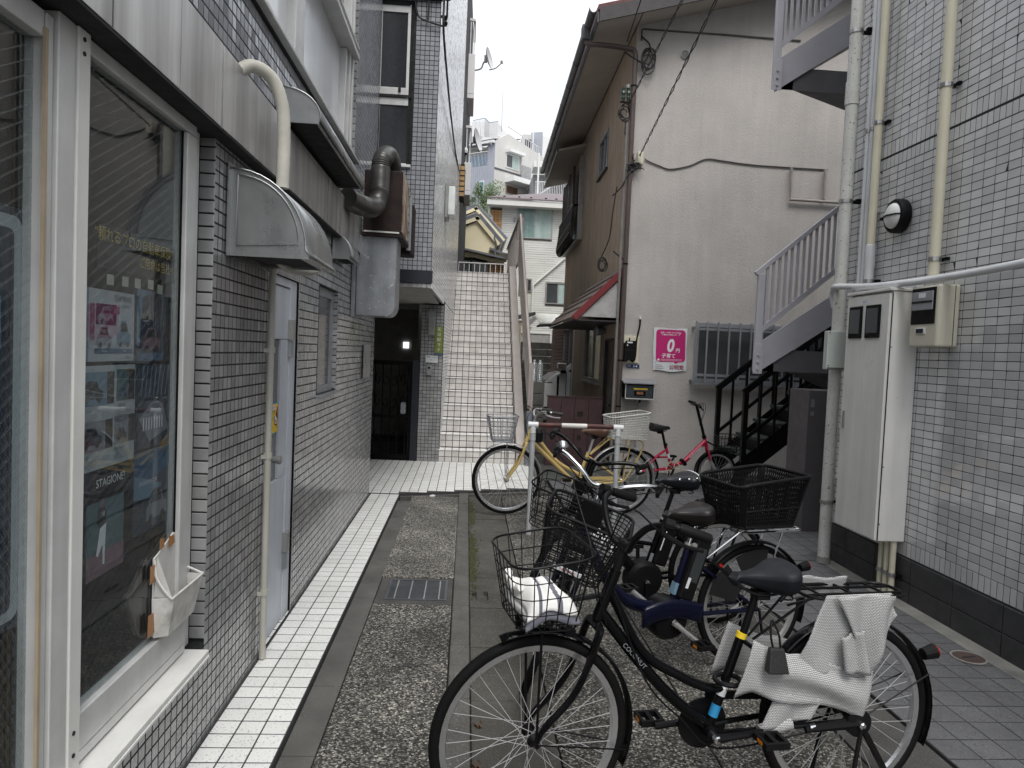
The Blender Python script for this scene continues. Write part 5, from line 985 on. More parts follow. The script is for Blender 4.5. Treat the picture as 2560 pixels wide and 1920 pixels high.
def wheel(t,X,cx,r,tm,rimm,hubm,label=None,nsp=36,w=.019,spm=None):
    tr=r-.016
    tyre=MB().tube([(cx+tr*math.cos(2*PI*k/56),0,r+tr*math.sin(2*PI*k/56)) for k in range(56)],w,12,closed=True)
    wh=part('wheel',tyre.xf(X),tm,t,local=True,smooth=True)
    R1=r-.030; prof=[(R1,-.012),(R1,.012),(R1-.020,.010),(R1-.026,.0),(R1-.020,-.010),(R1,-.012)]
    part('rim',MB().lathe(prof,(cx,0,r),(0,1,0),48,cap=False).xf(X),rimm,wh,local=True,smooth=True)
    part('hub',MB().lathe([(.008,-.075),(.008,-.05),(.024,-.036),(.024,-.032),(.014,-.028),(.014,.028),(.024,.032),(.024,.036),(.008,.05),(.008,.075)],(cx,0,r),(0,1,0),14).xf(X),hubm,wh,local=True,smooth=True)
    sp=MB()
    for k in range(nsp):
        a=2*PI*k/nsp; sgn=1 if k%2 else -1; off=(1 if (k//2)%2 else -1)*1.15; h=V((cx+.023*math.cos(a+off),.034*sgn,r+.023*math.sin(a+off))); e=V((cx+(R1-.016)*math.cos(a),.003*sgn,r+(R1-.016)*math.sin(a)))
        sp.tube([h,e],.0012,4,caps=False)
    part('spokes',sp.xf(X),spm or m_spoke,wh,local=True,kind='stuff'); return wh
def fender(t,X,cx,r,a0,a1,mat,w=.052,gap=.014):
    n=26
    def f(u,v):
        a=R(a0+(a1-a0)*u); s=(v-.5)*2; rr=r+gap+.010*(1-s*s); return (cx+rr*math.cos(a),s*w/2,r+rr*math.sin(a))
    o=part('mudguard',MB().grid(f,n,6).xf(X),mat,t,local=True,smooth=True); o.modifiers.new('thick','SOLIDIFY').thickness=.0025; return o
def saddle(t,X,cx,z,L_=.26,W_=.21,mat=None,springs=True,rivets=False,droop=.02):
    def f(u,v):
        # u along, v around
        hw=(.026+.0*u) if u<.25 else .026+(W_/2-.026)*min(1,((u-.25)/.5))**1.5
        hw*=1-.25*max(0,(u-.88)/.12)**2; x=cx+L_*(.5-u)
        th=.022+.045*min(1,max(0,(u-.15)/.6)); a=2*PI*v; c,s=math.cos(a),math.sin(a)
        yy=hw*math.copysign(abs(c)**.7,c); zz=z-.010*math.sin(u*PI)*1.0+.012*u-(.012 if u<.06 else 0)+ (th*.55*math.copysign(abs(s)**.8,s) if s>0 else th*1.0*math.copysign(abs(s)**.6,s))
        k=1
        if u<.05: k=.35+u/.05*.65
        if u>.96: k=.55+.45*(1-(u-.96)/.04)
        return (x,yy*k,z-.01+(zz-z+.01)*k)
    mb=MB().grid(f,18,22); n=23
    mb.f.append(tuple(range(22))); mb.m.append(0); mb.f.append(tuple(18*n+k for k in range(22))[::-1]); mb.m.append(0)
    s=part('saddle',mb.xf(X),mat or m_saddle,t,local=True,smooth=True)
    part('saddle_rail',MB().tube(crv([(cx+.10,.015,z-.03),(cx+.02,.024,z-.065),(cx-.06,.03,z-.06),(cx-.09,.05,z-.03)],4),.0045,6).tube(crv([(cx+.10,-.015,z-.03),(cx+.02,-.024,z-.065),(cx-.06,-.03,z-.06),(cx-.09,-.05,z-.03)],4),.0045,6).box(cx-.03,cx+.02,-.025,.025,z-.085,z-.055).xf(X),m_blackpl,s,local=True)
    if springs:
        for sg in (1,-1): part('spring',MB().tube([(cx-.085+.016*math.cos(k*.9),sg*.05+.016*math.sin(k*.9),z-.075+.0022*k) for k in range(20)],.003,5).xf(X),m_blackpl,s,local=True)
    if rivets:
        for k in range(3): part('rivet',MB().lathe([(.009,0),(.008,.004),(.003,.006)],f(.52+.17*k,.06),(0,1,.3),10).xf(X),m_chrome,s,local=True)
        part('piping',MB().tube([f(.945,.0+.5*k/14) for k in range(15)],.004,6).xf(X),m_whiteink,s,local=True)
    return s
def crank(t,X,cx,z,mat,ring,armm,ang=40,ringr=.085,arm=.165,ped=True,refl=None,disc=False,yo=.065):
    c=part('chain_wheel',MB().lathe([(ringr,-.004),(ringr,.004)] if disc else [(ringr,-.003),(ringr,.003),(ringr-.014,.003),(ringr-.014,-.003),(ringr,-.003)],(cx,-.045,z),(0,1,0),32,cap=disc).xf(X),ring,t,local=True)
    if not disc:
        for k in range(5): a=2*PI*k/5; part('chain_wheel_arm',MB().bar((cx,-.045,z),(cx+(ringr-.008)*math.cos(a),-.045,z+(ringr-.008)*math.sin(a)),.018,.005).xf(X),ring,c,local=True)
    part('bottom_bracket',MB().lathe([(.024,-.045),(.024,.045)],(cx,0,z),(0,1,0),16).xf(X),mat,c,local=True); part('axle_cap',MB().lathe([(.014,yo-.02),(.014,yo+.012),(.009,yo+.014)],(cx,0,z),(0,1,0),12).xf(X),m_chrome,c,local=True)
    for sg,a in ((1,R(ang)),(-1,R(ang+180))):
        e=V((cx+arm*math.cos(a),sg*(yo+.02),z+arm*math.sin(a))); part('crank_arm',MB().tube([(cx,sg*yo,z),V((cx,sg*yo,z)).lerp(e,.5),e],[.016,.012,.013],8,flat=(0,1,0)).xf(X),armm,t,local=True,smooth=True)
        if ped:
            p=part('pedal',holed(MB(),'z',e.z-.011,e.x-.045,e.x+.045,e.y+sg*.012 if sg>0 else e.y-.095,e.y+.095 if sg>0 else e.y-.012,[(e.x-.033,e.x-.008,min(e.y+sg*.024,e.y+sg*.083),max(e.y+sg*.024,e.y+sg*.083)),(e.x+.008,e.x+.033,min(e.y+sg*.024,e.y+sg*.083),max(e.y+sg*.024,e.y+sg*.083))],.022).xf(X),m_blackpl,t,local=True)
            for dx in (-.046,.0455):
                part('pedal_reflector',MB().box(e.x+dx-.0012,e.x+dx+.0012,e.y+sg*.04,e.y+sg*.07,e.z-.006,e.z+.006).xf(X),m_amber,p,local=True)
    return c
def handlebar(t,X,cx,z,kind,mat,gripm,w=.56,back=.20,rise=.04,lever=True,bell=False,stem=None):
    h=w/2
    if kind=='swept': half=[(cx,0,z),(cx+.01,.05,z),(cx+.005,.12,z+rise*.6),(cx-.03,.21,z+rise),(cx-back*.45,h-.01,z+rise),(cx-back,h,z+rise*.8)]
    elif kind=='high': half=[(cx,0,z),(cx+.015,.06,z+.01),(cx+.02,.12,z+rise*.55),(cx+.0,.19,z+rise),(cx-back*.4,h-.015,z+rise+.01),(cx-back,h,z+rise*.85)]
    else: half=[(cx,0,z),(cx,.1,z),(cx-.01,.2,z+rise*.5),(cx-back*.5,h,z+rise)]
    pts=crv([(x,-y,zz) for x,y,zz in half[:0:-1]]+half,6)
    b=part('handlebar',MB().tube(pts,.0115,10).xf(X),mat,t,local=True,smooth=True)
    for sg in (1,-1):
        e=V((half[-1][0],sg*half[-1][1],half[-1][2])); q=V((half[-2][0],sg*half[-2][1],half[-2][2])); d=(e-q).normalized()
        part('grip',MB().tube([e-d*.10,e-d*.09,e-d*.01,e+d*.006,e+d*.012],[.0145,.017,.017,.016,.010],12).xf(X),gripm,b,local=True,smooth=True)
        if lever:
            o=e-d*.135; dn=V((0,0,-1)); n_=V((1,0,0)) if abs(d.x)<.6 else V((0,sg,0)); m_=(dn*.7+(d.cross(dn)*sg*.0)+V((.6,0,0))).normalized()
            part('brake_lever',MB().tube(crv([o,o+m_*.030,o+m_*.045+d*.05,o+m_*.05+d*.10,o+m_*.045+d*.15],4),[.013]*3+[.009]*8+[.0065]*6,8).xf(X),m_blackpl if mat!=m_silver else m_silver,b,local=True,smooth=True)
            part('lever_clamp',MB().tube([o-d*.016,o+d*.016],.019,10).xf(X),m_blackpl,b,local=True)
            # brake cable looping forward to the steerer
            part('brake_cable',MB().tube(crv([o+m_*.03-d*.01,o-d*.09+V((.05,0,.02)),V((cx+.10,sg*.06,z-.01)),V((cx+.10,sg*.02,z-.12)),V((cx+.06,sg*.02,z-.26))],5),.003,5).xf(X),m_blackpl,b,local=True)
    if bell:
        e=V((half[-2][0],-half[-2][1],half[-2][2])); part('bell',MB().lathe([(.03,0),(.03,.008),(.026,.022),(.015,.032),(.002,.036)],e+V((0,.02,.014)),(0,0,1),20).xf(X),m_chrome,b,local=True,smooth=True); part('bell_base',MB().lathe([(.018,-.02),(.02,0)],e+V((0,.02,.014)),(0,0,1),12).xf(X),m_blackpl,b,local=True)
    return b
def head_geom(L_,r,ang=70,off=.045):
    a=V((-math.cos(R(ang)),0,math.sin(R(ang)))); A0=V((L_-off/math.sin(R(ang)),0,r)); return a,A0
def steerX(L_,r,st,ang=70,off=.045):
    a,A0=head_geom(L_,r,ang,off); return MX.Translation(A0)@MX.Rotation(R(st),4,a)@MX.Translation(-A0)
def fork(t,X,L_,r,mat,crown,top,bend=True,w=.055,ang=70,off=.045,rad=.012):
    a,A0=head_geom(L_,r,ang,off); hub=V((L_,0,r)); mb=MB()
    for sg in (1,-1):
        y=V((0,sg*w,0)); c=A0+a*crown; k=A0+a*(crown*.45)
        mb.tube(crv([c+V((0,sg*.03,0)),c+y*1.0-a*.03,k+y,hub+V((-.03,0,.05))+y,hub+y*1.05],5),[rad*1.15]*8+[rad]*8+[rad*.8]*5 if True else rad,8)
    mb.tube([A0+a*(crown-.005)+V((0,-.036,0)),A0+a*(crown-.005)+V((0,.036,0))],.016,8)
    f=part('fork',mb.xf(X),mat,t,local=True,smooth=True); part('steerer',MB().tube([A0+a*crown,A0+a*top],.0125,10).xf(X),mat if mat in (m_bikeblk,) else m_silver,f,local=True); return f
def rack(t,X,x0,x1,z,w,mat,xh,zh,r=.005,n=2):
    L_=rr_loop((x0+x1)/2,0,x1-x0,w,z,.06,5); mb=MB().tube(L_,r,7,closed=True)
    for k in range(n): y=-w*.22+w*.44*k/(max(1,n-1)); mb.tube([(x0+.0,y,z),(x1,y,z)],r*.9,6)
    for k in range(3): x=x0+.08+(x1-x0-.14)*k/2; mb.tube([(x,-w/2,z),(x,w/2,z)],r*.8,6)
    for sg in (1,-1): mb.tube([(x0+(x1-x0)*.35,sg*w/2,z),(xh,sg*.065,zh+.02)],r,6); mb.tube([(x1-.02,sg*w*.42,z),(x1+.06 if x1>xh else x1,sg*.02,z-.04)],r*.8,5)
    return part('rack',mb.xf(X),mat,t,local=True,smooth=True)
def taillight(t,X,cx,r,a,mat=None):
    p=V((cx+(r+.04)*math.cos(R(a)),0,r+(r+.04)*math.sin(R(a)))); d=V((math.cos(R(a+55)),0,math.sin(R(a+55)))) if a>90 else V((1,0,0))
    o=part('tail_light',MB().tube([p,p+V((-.05,0,.01))],[.022,.028],12).xf(X),m_blackpl,t,local=True); part('lens',MB().tube([p+V((-.0505,0,.01)),p+V((-.058,0,.012))],[.026,.022],12).xf(X),m_red,o,local=True)
I4=MX.Identity(4)
def place(name,label,rear,front,group=None,lean=0):
    a=math.atan2(front[1]-rear[1],front[0]-rear[0]); t=thing(name,label,'bicycle',(rear[0],rear[1],rear[2] if len(rear)>2 else -.02),a,group)
    if lean: t.rotation_euler=(R(lean),0,a); WM[t.name]=MX.Translation(t.location)@MX.Rotation(a,4,'Z')@MX.Rotation(R(lean),4,'X')
    return t
def seat_post(t,X,p,q,mat,r=.0135): return part('seat_post',MB().tube([p,q],r,12).xf(X),mat,t,local=True,smooth=True)
BG='bicycles parked across the alley'

# ---- 1. nearest: black step-through with lettered down tube
t=place('bicycle','nearest black bicycle with a towel in its wire basket and white mesh behind',(1.446,2.49),(.261,2.321),BG)
Lw,r=1.195,.343; a,A0=head_geom(Lw,r,70,.07); X=steerX(Lw,r,4,70,.07)
wheel(t,I4,0,r,m_tyre,m_rimal,m_black); wheel(t,X,Lw,r,m_tyre,m_rimal,m_black)
fender(t,I4,0,r,-28+180-180+ -2,150,m_bikeblk) if False else fender(t,I4,0,r,38,203,m_bikeblk); fender(t,X,Lw,r,70,203,m_bikeblk)
part('mudguard_stay',MB().tube([(0,.07,r),(-.33,.03,r+.14)],.003,5).tube([(0,-.07,r),(-.33,-.03,r+.14)],.003,5),m_black,t,local=True); part('mudguard_stay',MB().tube([(Lw,.065,r),(Lw-.345,.02,r-.08)],.003,5).tube([(Lw,-.065,r),(Lw-.345,-.02,r-.08)],.003,5).xf(X),m_black,t,local=True)
fork(t,X,Lw,r,m_bikeblk,.40,.66,off=.07)
hb,ht=A0+a*.42,A0+a*.58; BB=V((.545,0,.315)); ST=V((.435,0,.655))
fr=MB().tube([hb-a*.01,ht+a*.01],.020,14).tube(crv([hb+a*.02,V((.80,0,.552)),V((.67,0,.422)),BB+V((.0,0,.015))],8),.0205,14).tube(crv([hb+a*.10,V((.81,0,.61)),V((.66,0,.512)),V((.56,0,.468)),V((.49,0,.462))],8),.0165,14).tube([BB,ST],.0165,14)
for sg in (1,-1): fr.tube([BB+V((0,sg*.03,0)),V((0,sg*.062,r))],.010,8).tube([ST+V((0,sg*.014,-.02)),V((.0,sg*.062,r))],.008,8)
fm=part('frame',fr,m_bikeblk,t,local=True,smooth=True)
d_=(V((.72,0,.465))-V((.90,0,.655))).normalized(); up_=V((-d_.z,0,d_.x)); up_=up_ if up_.z>0 else -up_
txt(fm,'lettering','COCONUT',V((.845,.0212,.602)),d_,up_,.0225,m_alug,local=True,th=.0005,xs=1.05)
seat_post(t,I4,ST-V((0,0,.02)),ST.lerp(BB,-.46),m_black); part('post_band',MB().lathe([(.0185,0),(.0185,.02)],ST.lerp(BB,.04),(ST-BB),14),m_yelst,fm,local=True)
part('sticker',MB().lathe([(.0172,0),(.0172,.05)],BB.lerp(ST,.36),(ST-BB),14,cap=False),m_whiteink,fm,local=True); part('sticker',MB().lathe([(.0172,0),(.0172,.045)],BB.lerp(ST,.14),(ST-BB),14,cap=False),m_bluest,fm,local=True)
saddle(t,I4,.375,.868,.24,.20,m_saddle)
handlebar(t,X,(A0+a*.67).x,(A0+a*.67).z,'high',m_black,m_blackpl,w=.54,back=.15,rise=.125)
part('stem',MB().tube([A0+a*.57,A0+a*.69],.0155,12).tube([A0+a*.675+V((0,-.025,0)),A0+a*.675+V((0,.025,0))],.019,12).xf(X),m_blackpl,t,local=True,smooth=True)
crank(t,I4,BB.x,BB.z,m_black,m_blackpl,m_black,ang=172,ringr=.092,disc=True)
part('chain_guard',MB().bar((BB.x-.01,-.05,BB.z+.10),(.08,-.05,r+.045),.012,.028),m_black,t,local=True)
part('chain',MB().bar((BB.x,-.042,BB.z-.075),(0,-.042,r-.03),.004,.008),m_blackmatte,t,local=True)
rack(t,I4,-.185,.215,.80,.155,m_black,0,r,.0062,2); part('rack_strut',MB().tube([(.21,.06,.80),(.40,.016,.64)],.005,6).tube([(.21,-.06,.80),(.40,-.016,.64)],.005,6),m_black,t,local=True)
taillight(t,I4,0,r,148); part('brake_drum',MB().lathe([(.045,.055),(.05,.062),(.05,.085),(.03,.09)],(0,0,r),(0,1,0),20).tube([(.0,.075,r),(.20,.062,r-.02)],[.022,.012],8),m_blackpl,t,local=True,smooth=True)
part('axle_nut',MB().lathe([(.013,.09),(.013,.104),(.006,.108)],(0,0,r),(0,1,0),6),m_chrome,t,local=True); part('chainstay_clamp',MB().lathe([(.014,0),(.014,.02)],(.165,.06,r-.012),(1,0,-.1),12),m_chrome,t,local=True)
part('kickstand',MB().tube(crv([(-.01,.085,r-.02),(.02,.10,.2),(.045,.11,.04),(.09,.11,.012)],5),.008,8).tube(crv([(-.01,-.085,r-.02),(.02,-.10,.2),(.045,-.11,.04),(.09,-.11,.012)],5),.008,8).bar((-.02,.09,r-.03),(-.13,.10,.13),.03,.016),m_blackpl,t,local=True,smooth=True)
part('ring_lock',MB().tube([(.49+.045*math.cos(k*2*PI/20),.02+.045*math.sin(k*2*PI/20),.50) for k in range(20)],.009,8,closed=True),m_blackpl,t,local=True,smooth=True)
part('brake_cable',MB().tube(crv([A0+a*.5+V((-.02,.02,0)),V((.80,.025,.515)),V((.66,.025,.37)),V((.52,.03,.26)),V((.2,.06,.31)),V((.02,.06,r))],6),.0035,6),m_blackpl,t,local=True); part('front_brake',MB().box(Lw-.13,Lw-.09,-.03,.03,r+.345,r+.365).tube([(Lw-.11,.02,r+.35),(Lw-.08,.03,r+.375)],.006,6).xf(X),m_black,t,local=True)
bc=Lw-.005; bk,_,_=wire_basket(t,X,bc,0,.758,.985,(.275,.37),(.20,.28),m_black,nv=6,nh=3,wr=.0021,rim=.0042,rad=.07,dx=.0,tilt=-.12)
part('basket_stay',MB().tube([(Lw,.062,r),(Lw+.01,.09,.745)],.0045,6).tube([(Lw,-.062,r),(Lw+.01,-.09,.745)],.0045,6).xf(X),m_black,t,local=True); part('basket_bracket',MB().box(Lw-.14,Lw-.04,-.03,.03,.735,.742).tube([A0+a*.50,V((bc-.10,0,.80))],.009,6).xf(X),m_black,t,local=True)
BM=wm(t).copy(); Bx=X.copy()
# towel lying in the basket
def towel_pt(u,v,k=1.0,dz=0):
    x=bc-.10*k+.195*k*u+.012*math.sin(v*6); y=-.135*k+.27*k*v+.010*math.sin(u*7+1)
    z=.778+dz+.055*(1-(2*u-1)**4)*(1-(2*v-1)**4)+.010*math.sin(u*8+v*3)+.012*math.sin(v*9-u*5)*math.sin(u*3)+.025*(1-v)*u
    return (x,y,z)
t2=thing('towel','folded white and grey striped towel lying in the nearest wire basket','towel',tuple((BM@Bx)@V((bc,0,.73))))
tw_=MB().grid(lambda u,v:towel_pt(u,v,.86,.026),40,40); tw_.m=[1 if 9<=(q//40)+2.0*math.sin((q%40)/7)<=13 or 24<=(q//40)+2.5*math.sin((q%40)/9+1)<=27 else 0 for q in range(1600)]
o=part('cloth',tw_.xf(BM@Bx),[m_towelw,m_towelg],t2,smooth=True); o.modifiers.new('thick','SOLIDIFY').thickness=.014
lo_=MB().grid(lambda u,v:towel_pt(u,v,.93,.0),30,30); lo_.m=[1 if (q//30)<9 or (q%30)>24 else 0 for q in range(900)]
o=part('under_fold',lo_.xf(BM@Bx),[m_towelw,m_towelg],t2,smooth=True); o.modifiers.new('thick','SOLIDIFY').thickness=.016
o=part('rolled_edge',MB().tube([towel_pt(.93,.02+.05*k,.95,.035+.010*math.sin(k*1.3)) for k in range(12)],[.010+.006*abs(math.sin(k*1.1)) for k in range(12)],10).xf(BM@Bx),m_towelw,t2,smooth=True)

# ---- white mesh cloth tied round the rear wheel
def netmat():
    m=M('white_mesh_cloth',(.50,.50,.49),.8,var=.08,scale=9,bump=.3,bscale=90); n_=m.node_tree.nodes; K=m.node_tree.links.new
    g=n_.new('ShaderNodeTexCoord'); b=n_.new('ShaderNodeTexBrick'); b.inputs['Scale'].default_value=1; b.inputs['Brick Width'].default_value=.009; b.inputs['Row Height'].default_value=.0055; b.inputs['Mortar Size'].default_value=.0011; b.inputs['Mortar Smooth'].default_value=.2
    b.inputs['Color1'].default_value=(1,1,1,1); b.inputs['Color2'].default_value=(.9,.9,.9,1); b.inputs['Mortar'].default_value=(.30,.30,.31,1)
    mp_=n_.new('ShaderNodeMapping'); mp_.inputs['Rotation'].default_value=(R(90),0,0); K(g.outputs['Object'],mp_.inputs[0]); K(mp_.outputs[0],b.inputs['Vector'])
    ps=n_['Principled BSDF']; l=ps.inputs['Base Color'].links[0].from_socket; mx=n_.new('ShaderNodeMix'); mx.data_type='RGBA'; mx.blend_type='MULTIPLY'; mx.inputs[0].default_value=1; K(l,mx.inputs[6]); K(b.outputs['Color'],mx.inputs[7]); K(mx.outputs[2],ps.inputs['Base Color']); return m
m_net=netmat()
t=thing('mesh_cloth','white knitted mesh cloth tied round the rear wheel and rack of the nearest bicycle','cloth',tuple(BM@V((.1,.09,.3))),WM[t.name].to_euler().z if False else 0)
CS=MX.Translation((.078,0,.042))
def cloth(name,fn,nu,nv,th=.004):
    o=part(name,MB().grid(fn,nu,nv).xf(BM@CS),m_net,t,smooth=True); md=o.modifiers.new('thick','SOLIDIFY'); md.thickness=th; return o
def bilin(A,B,C,D): A,B,C,D=map(V,(A,B,C,D)); return lambda u,v:(A.lerp(B,u)).lerp(D.lerp(C,u),v)
f1=bilin((.185,.095,.31),(-.10,.105,.345),(-.115,.11,.475) if False else (-.12,.105,.50),(.41,.10,.60) if False else (.20,.09,.58))
band=[((.425,.425),(.36,.625)),((.36,.44),(.30,.605)),((.28,.415),(.22,.565)),((.20,.40),(.15,.555)),((.08,.375),(.04,.525)),((-.02,.345),(-.06,.505)),((-.085,.325),(-.118,.49))]
def bandf(u,v):
    k=u*(len(band)-1); i=min(int(k),len(band)-2); f=k-i; lo=V((band[i][0][0],0,band[i][0][1])).lerp(V((band[i+1][0][0],0,band[i+1][0][1])),f); hi=V((band[i][1][0],0,band[i][1][1])).lerp(V((band[i+1][1][0],0,band[i+1][1][1])),f)
    p=lo.lerp(hi,v); p.y=.088+.012*math.sin(v*9+u*5)*math.sin(u*PI)+.012*math.sin(v*PI); p.z+=.006*math.sin(u*11+v*3); return p
cloth('band',bandf,40,12); cloth('band_back',lambda u,v:V((bandf(u,v).x,-.085,bandf(u,v).z)),20,6)
cloth('hanging_panel',lambda u,v:(lambda p:V((p.x,.082+.010*math.sin(p.x*40+v*4)*v,p.z)))(V((.085,0,.772)).lerp(V((-.175,0,.775)),u).lerp(V((.20,0,.50)).lerp(V((-.125,0,.47)),u),v)),24,18)
cloth('hanging_corner',lambda u,v:(lambda p:V((p.x,.098+.012*math.sin(u*8+v*5),p.z)))(V((.06,0,.775)).lerp(V((-.17,0,.772)),u).lerp(V((-.10,0,.475)).lerp(V((-.19,0,.70)),u),v)),20,18)
cloth('loose_fold',lambda u,v:(lambda p:V((p.x,.106+.008*math.sin(u*9),p.z)))(V((.035,0,.63)).lerp(V((-.05,0,.655)),u).lerp(V((.01,0,.50)).lerp(V((-.09,0,.49)),u),v)),12,10)
cloth('lower_strip',lambda u,v:(lambda p:V((p.x,.078+.01*math.sin(u*7),p.z)))(V((.255,0,.435)).lerp(V((.08,0,.40)),u).lerp(V((.315,0,.30)).lerp(V((.12,0,.33)),u),v)),14,10)
part('wrapped_stay',MB().tube([V((.31,.068,.295)),V((.25,.07,.305)),V((.19,.072,.315))],[.018,.024,.022],12).xf(BM@CS),m_net,t,smooth=True)
cloth('rack_drape',lambda u,v:V((.09-.20*u,-.075-.01*math.sin(u*6)-.02*v,.787-.09*v+.004*math.sin(u*9))),16,8)
pg=thing('black_pouch','small sparkly black pouch hanging from the white mesh cloth','pouch',tuple(BM@V((.285,.115,.50))))
part('pouch',MB().add([V(p) for p in ((.315,.11,.495),(.235,.11,.49),(.25,.11,.575),(.305,.11,.58),(.315,.145,.495),(.235,.145,.49),(.25,.13,.575),(.305,.13,.58))],[(0,1,2,3),(7,6,5,4),(0,4,5,1),(1,5,6,2),(2,6,7,3),(3,7,4,0)]).xf(BM@MX.Translation((.095,0,.075))),M('sparkly_black',(.012,.012,.013),.6,speck=(600,.68,.72,(.35,.35,.35))),pg,bev=.006); part('cord',MB().tube(crv([(.29,.12,.575),(.295,.11,.62),(.28,.09,.66),(.265,.11,.62),(.262,.12,.575)],5),.004,5).xf(BM@MX.Translation((.095,0,.075))),m_black,pg)

# ---- 2. navy electric bicycle
t=place('bicycle','navy electric bicycle with a dense black mesh front basket and a large black rear basket',(1.565,3.66),(.37,3.34),BG)
Lw,r=1.20,.325; a,A0=head_geom(Lw,r,70); X=steerX(Lw,r,62)
wheel(t,I4,0,r,m_tyre,m_alud,m_black); wheel(t,X,Lw,r,m_tyre,m_alud,m_black)
fender(t,I4,0,r,35,200,m_black); fender(t,X,Lw,r,60,205,m_black); fork(t,X,Lw,r,m_navy,.40,.66,rad=.014)
hb,ht=A0+a*.42,A0+a*.56; BB=V((.52,0,.305)); ST=V((.40,0,.665))
fr=MB().tube([hb-a*.01,ht+a*.01],.024,14).tube(crv([hb+a*.03,V((.86,0,.52)),V((.74,0,.405)),V((.60,0,.355)),V((.47,0,.37))],8),[.028]*16+[.034]*17,14).tube([BB+V((-.03,0,.05)),ST],.018,14).bar((.47,0,.37),(.44,0,.47),.05,.03,(1,0,0))
for sg in (1,-1): fr.tube([BB+V((-.03,sg*.035,.01)),V((0,sg*.065,r))],.012,8).tube([ST+V((-.0,sg*.018,-.06)),V((.0,sg*.062,r))],.010,8)
fm=part('frame',fr,m_navy,t,local=True,smooth=True)
mc=MB().lathe([(.02,-.075),(.085,-.07),(.105,-.05),(.108,.04),(.09,.07),(.03,.078)],BB,(0,1,0),28); part('motor',mc,m_black,t,local=True,smooth=True)
part('motor_cover',MB().grid(lambda u,v:(BB.x+.17-.34*u,.075-.02*abs(v-.4),BB.z+.075-.09*v+.035*math.sin(u*PI)),16,6),m_navy,t,local=True,smooth=True).modifiers.new('thick','SOLIDIFY').thickness=.02
ax=(ST-BB).normalized(); q=BB+ax*.06+V((-.075,0,.03)); nx=V((ax.z,0,-ax.x))
part('battery',MB().obox(q+ax*.165,ax*.165,nx*.045,V((0,.042,0))),m_blackpl,t,local=True,bev=.012); bt=part('battery_label',MB().obox(q+ax*.19,ax*.09,nx*.028,V((0,.0435,0))),M('battery_grey',(.03,.034,.036),.35),t,local=True); part('battery_sticker',MB().obox(q+ax*.09+nx*.02,ax*.028,nx*.008,V((0,.0445,0))),m_paper,t,local=True)
part('key_lock',MB().lathe([(.014,.036),(.014,.046),(.008,.047)],q+ax*.28+nx*.055,(0,1,0),14),m_alud,t,local=True); part('frame_sticker',MB().obox(BB.lerp(ST,.40)+V((.0,.0,0)),ax*.03,nx*.010,V((0,.0185,0))),m_bluelt,fm,local=True)
seat_post(t,I4,ST-ax*.02,ST+ax*.13,m_chrome,.015); part('seat_clamp',MB().lathe([(.022,0),(.022,.025)],ST-ax*.012,ax,14).box(ST.x-.05,ST.x-.02,-.01,.03,ST.z-.005,ST.z+.012),m_alud,t,local=True)
saddle(t,I4,.43,.84,.26,.21,m_saddle2)
handlebar(t,X,(A0+a*.70).x-.01,(A0+a*.70).z,'swept',m_chrome,m_blackpl,w=.56,back=.15,rise=.075,bell=True)
part('stem',MB().tube([A0+a*.55,A0+a*.71],.015,12).xf(X),m_chrome,t,local=True,smooth=True); part('control_panel',MB().box((A0+a*.66).x-.06,(A0+a*.66).x+.01,.10,.17,(A0+a*.66).z+.03,(A0+a*.66).z+.07).xf(X),m_blackpl,t,local=True,bev=.008)
crank(t,I4,BB.x,BB.z,m_black,m_blackpl,m_silver,ang=218,ringr=.07,disc=True,yo=.085)
rack(t,I4,-.27,.14,.735,.14,m_chrome,0,r,.006); part('rack_strut',MB().tube([(.13,.05,.735),(.30,.02,.60)],.006,6).tube([(.13,-.05,.735),(.30,-.02,.60)],.006,6),m_chrome,t,local=True)
for a0,a1,rr0,rr1 in ((62,100,.15,.315),(18,52,.15,.315)):
    pts=[(rr1*math.cos(R(a0+(a1-a0)*k/8)),.055,r+rr1*math.sin(R(a0+(a1-a0)*k/8))) for k in range(9)]+[(rr0*math.cos(R(a1-(a1-a0)*k/4)),.06,r+rr0*math.sin(R(a1-(a1-a0)*k/4))) for k in range(5)]; part('dress_guard',MB().prism(pts,(0,.003,0)),M('smoked_guard',(.016,.016,.016),.35,spec=.25) if a0==62 else bpy.data.materials['smoked_guard'],t,local=True)
taillight(t,I4,0,r,150); part('kickstand',MB().tube([(.0,.08,r),(-.04,.11,.01)],.008,6).tube([(.0,-.08,r),(-.04,-.11,.01)],.008,6).tube([(-.04,.11,.012),(-.04,-.11,.012)],.007,6),m_black,t,local=True); part('ring_lock',MB().bar((.27,.04,.58),(.16,.055,.50),.03,.02),m_blackpl,t,local=True,bev=.004); part('lock_reflector',MB().bar((.245,.057,.575),(.225,.058,.562),.004,.012),m_red,t,local=True)
bc=Lw+.075; bk,Tl,Bl=wire_basket(t,X,bc,0,.715,.985,(.30,.38),(.24,.28),m_blackpl,nv=10,nh=13,wr=.0026,rim=.0075,rad=.06,tilt=.05)
part('basket_bracket',MB().box(Lw-.20,Lw-.06,-.05,.05,.72,.75).xf(X),m_blackpl,t,local=True); part('basket_badge',MB().box(bc+.128,bc+.133,-.075,.055,.74,.76).xf(X),m_paper,bk,local=True); txt(bk,'lettering','YAMAHA',X@V((bc+.1335,-.01,.75)),X.to_3x3()@V((0,1,0)),X.to_3x3()@V((0,0,1)),.018,m_redink,local=True)
part('lock_plate',MB().box(bc-.145,bc-.138,-.055,.055,.84,.975).xf(X),m_blackpl,bk,local=True)
part('headlight',MB().tube([(Lw-.02,.0,.62),(Lw+.05,.0,.615)],[.022,.032],14).xf(X),m_blackpl,t,local=True,smooth=True)
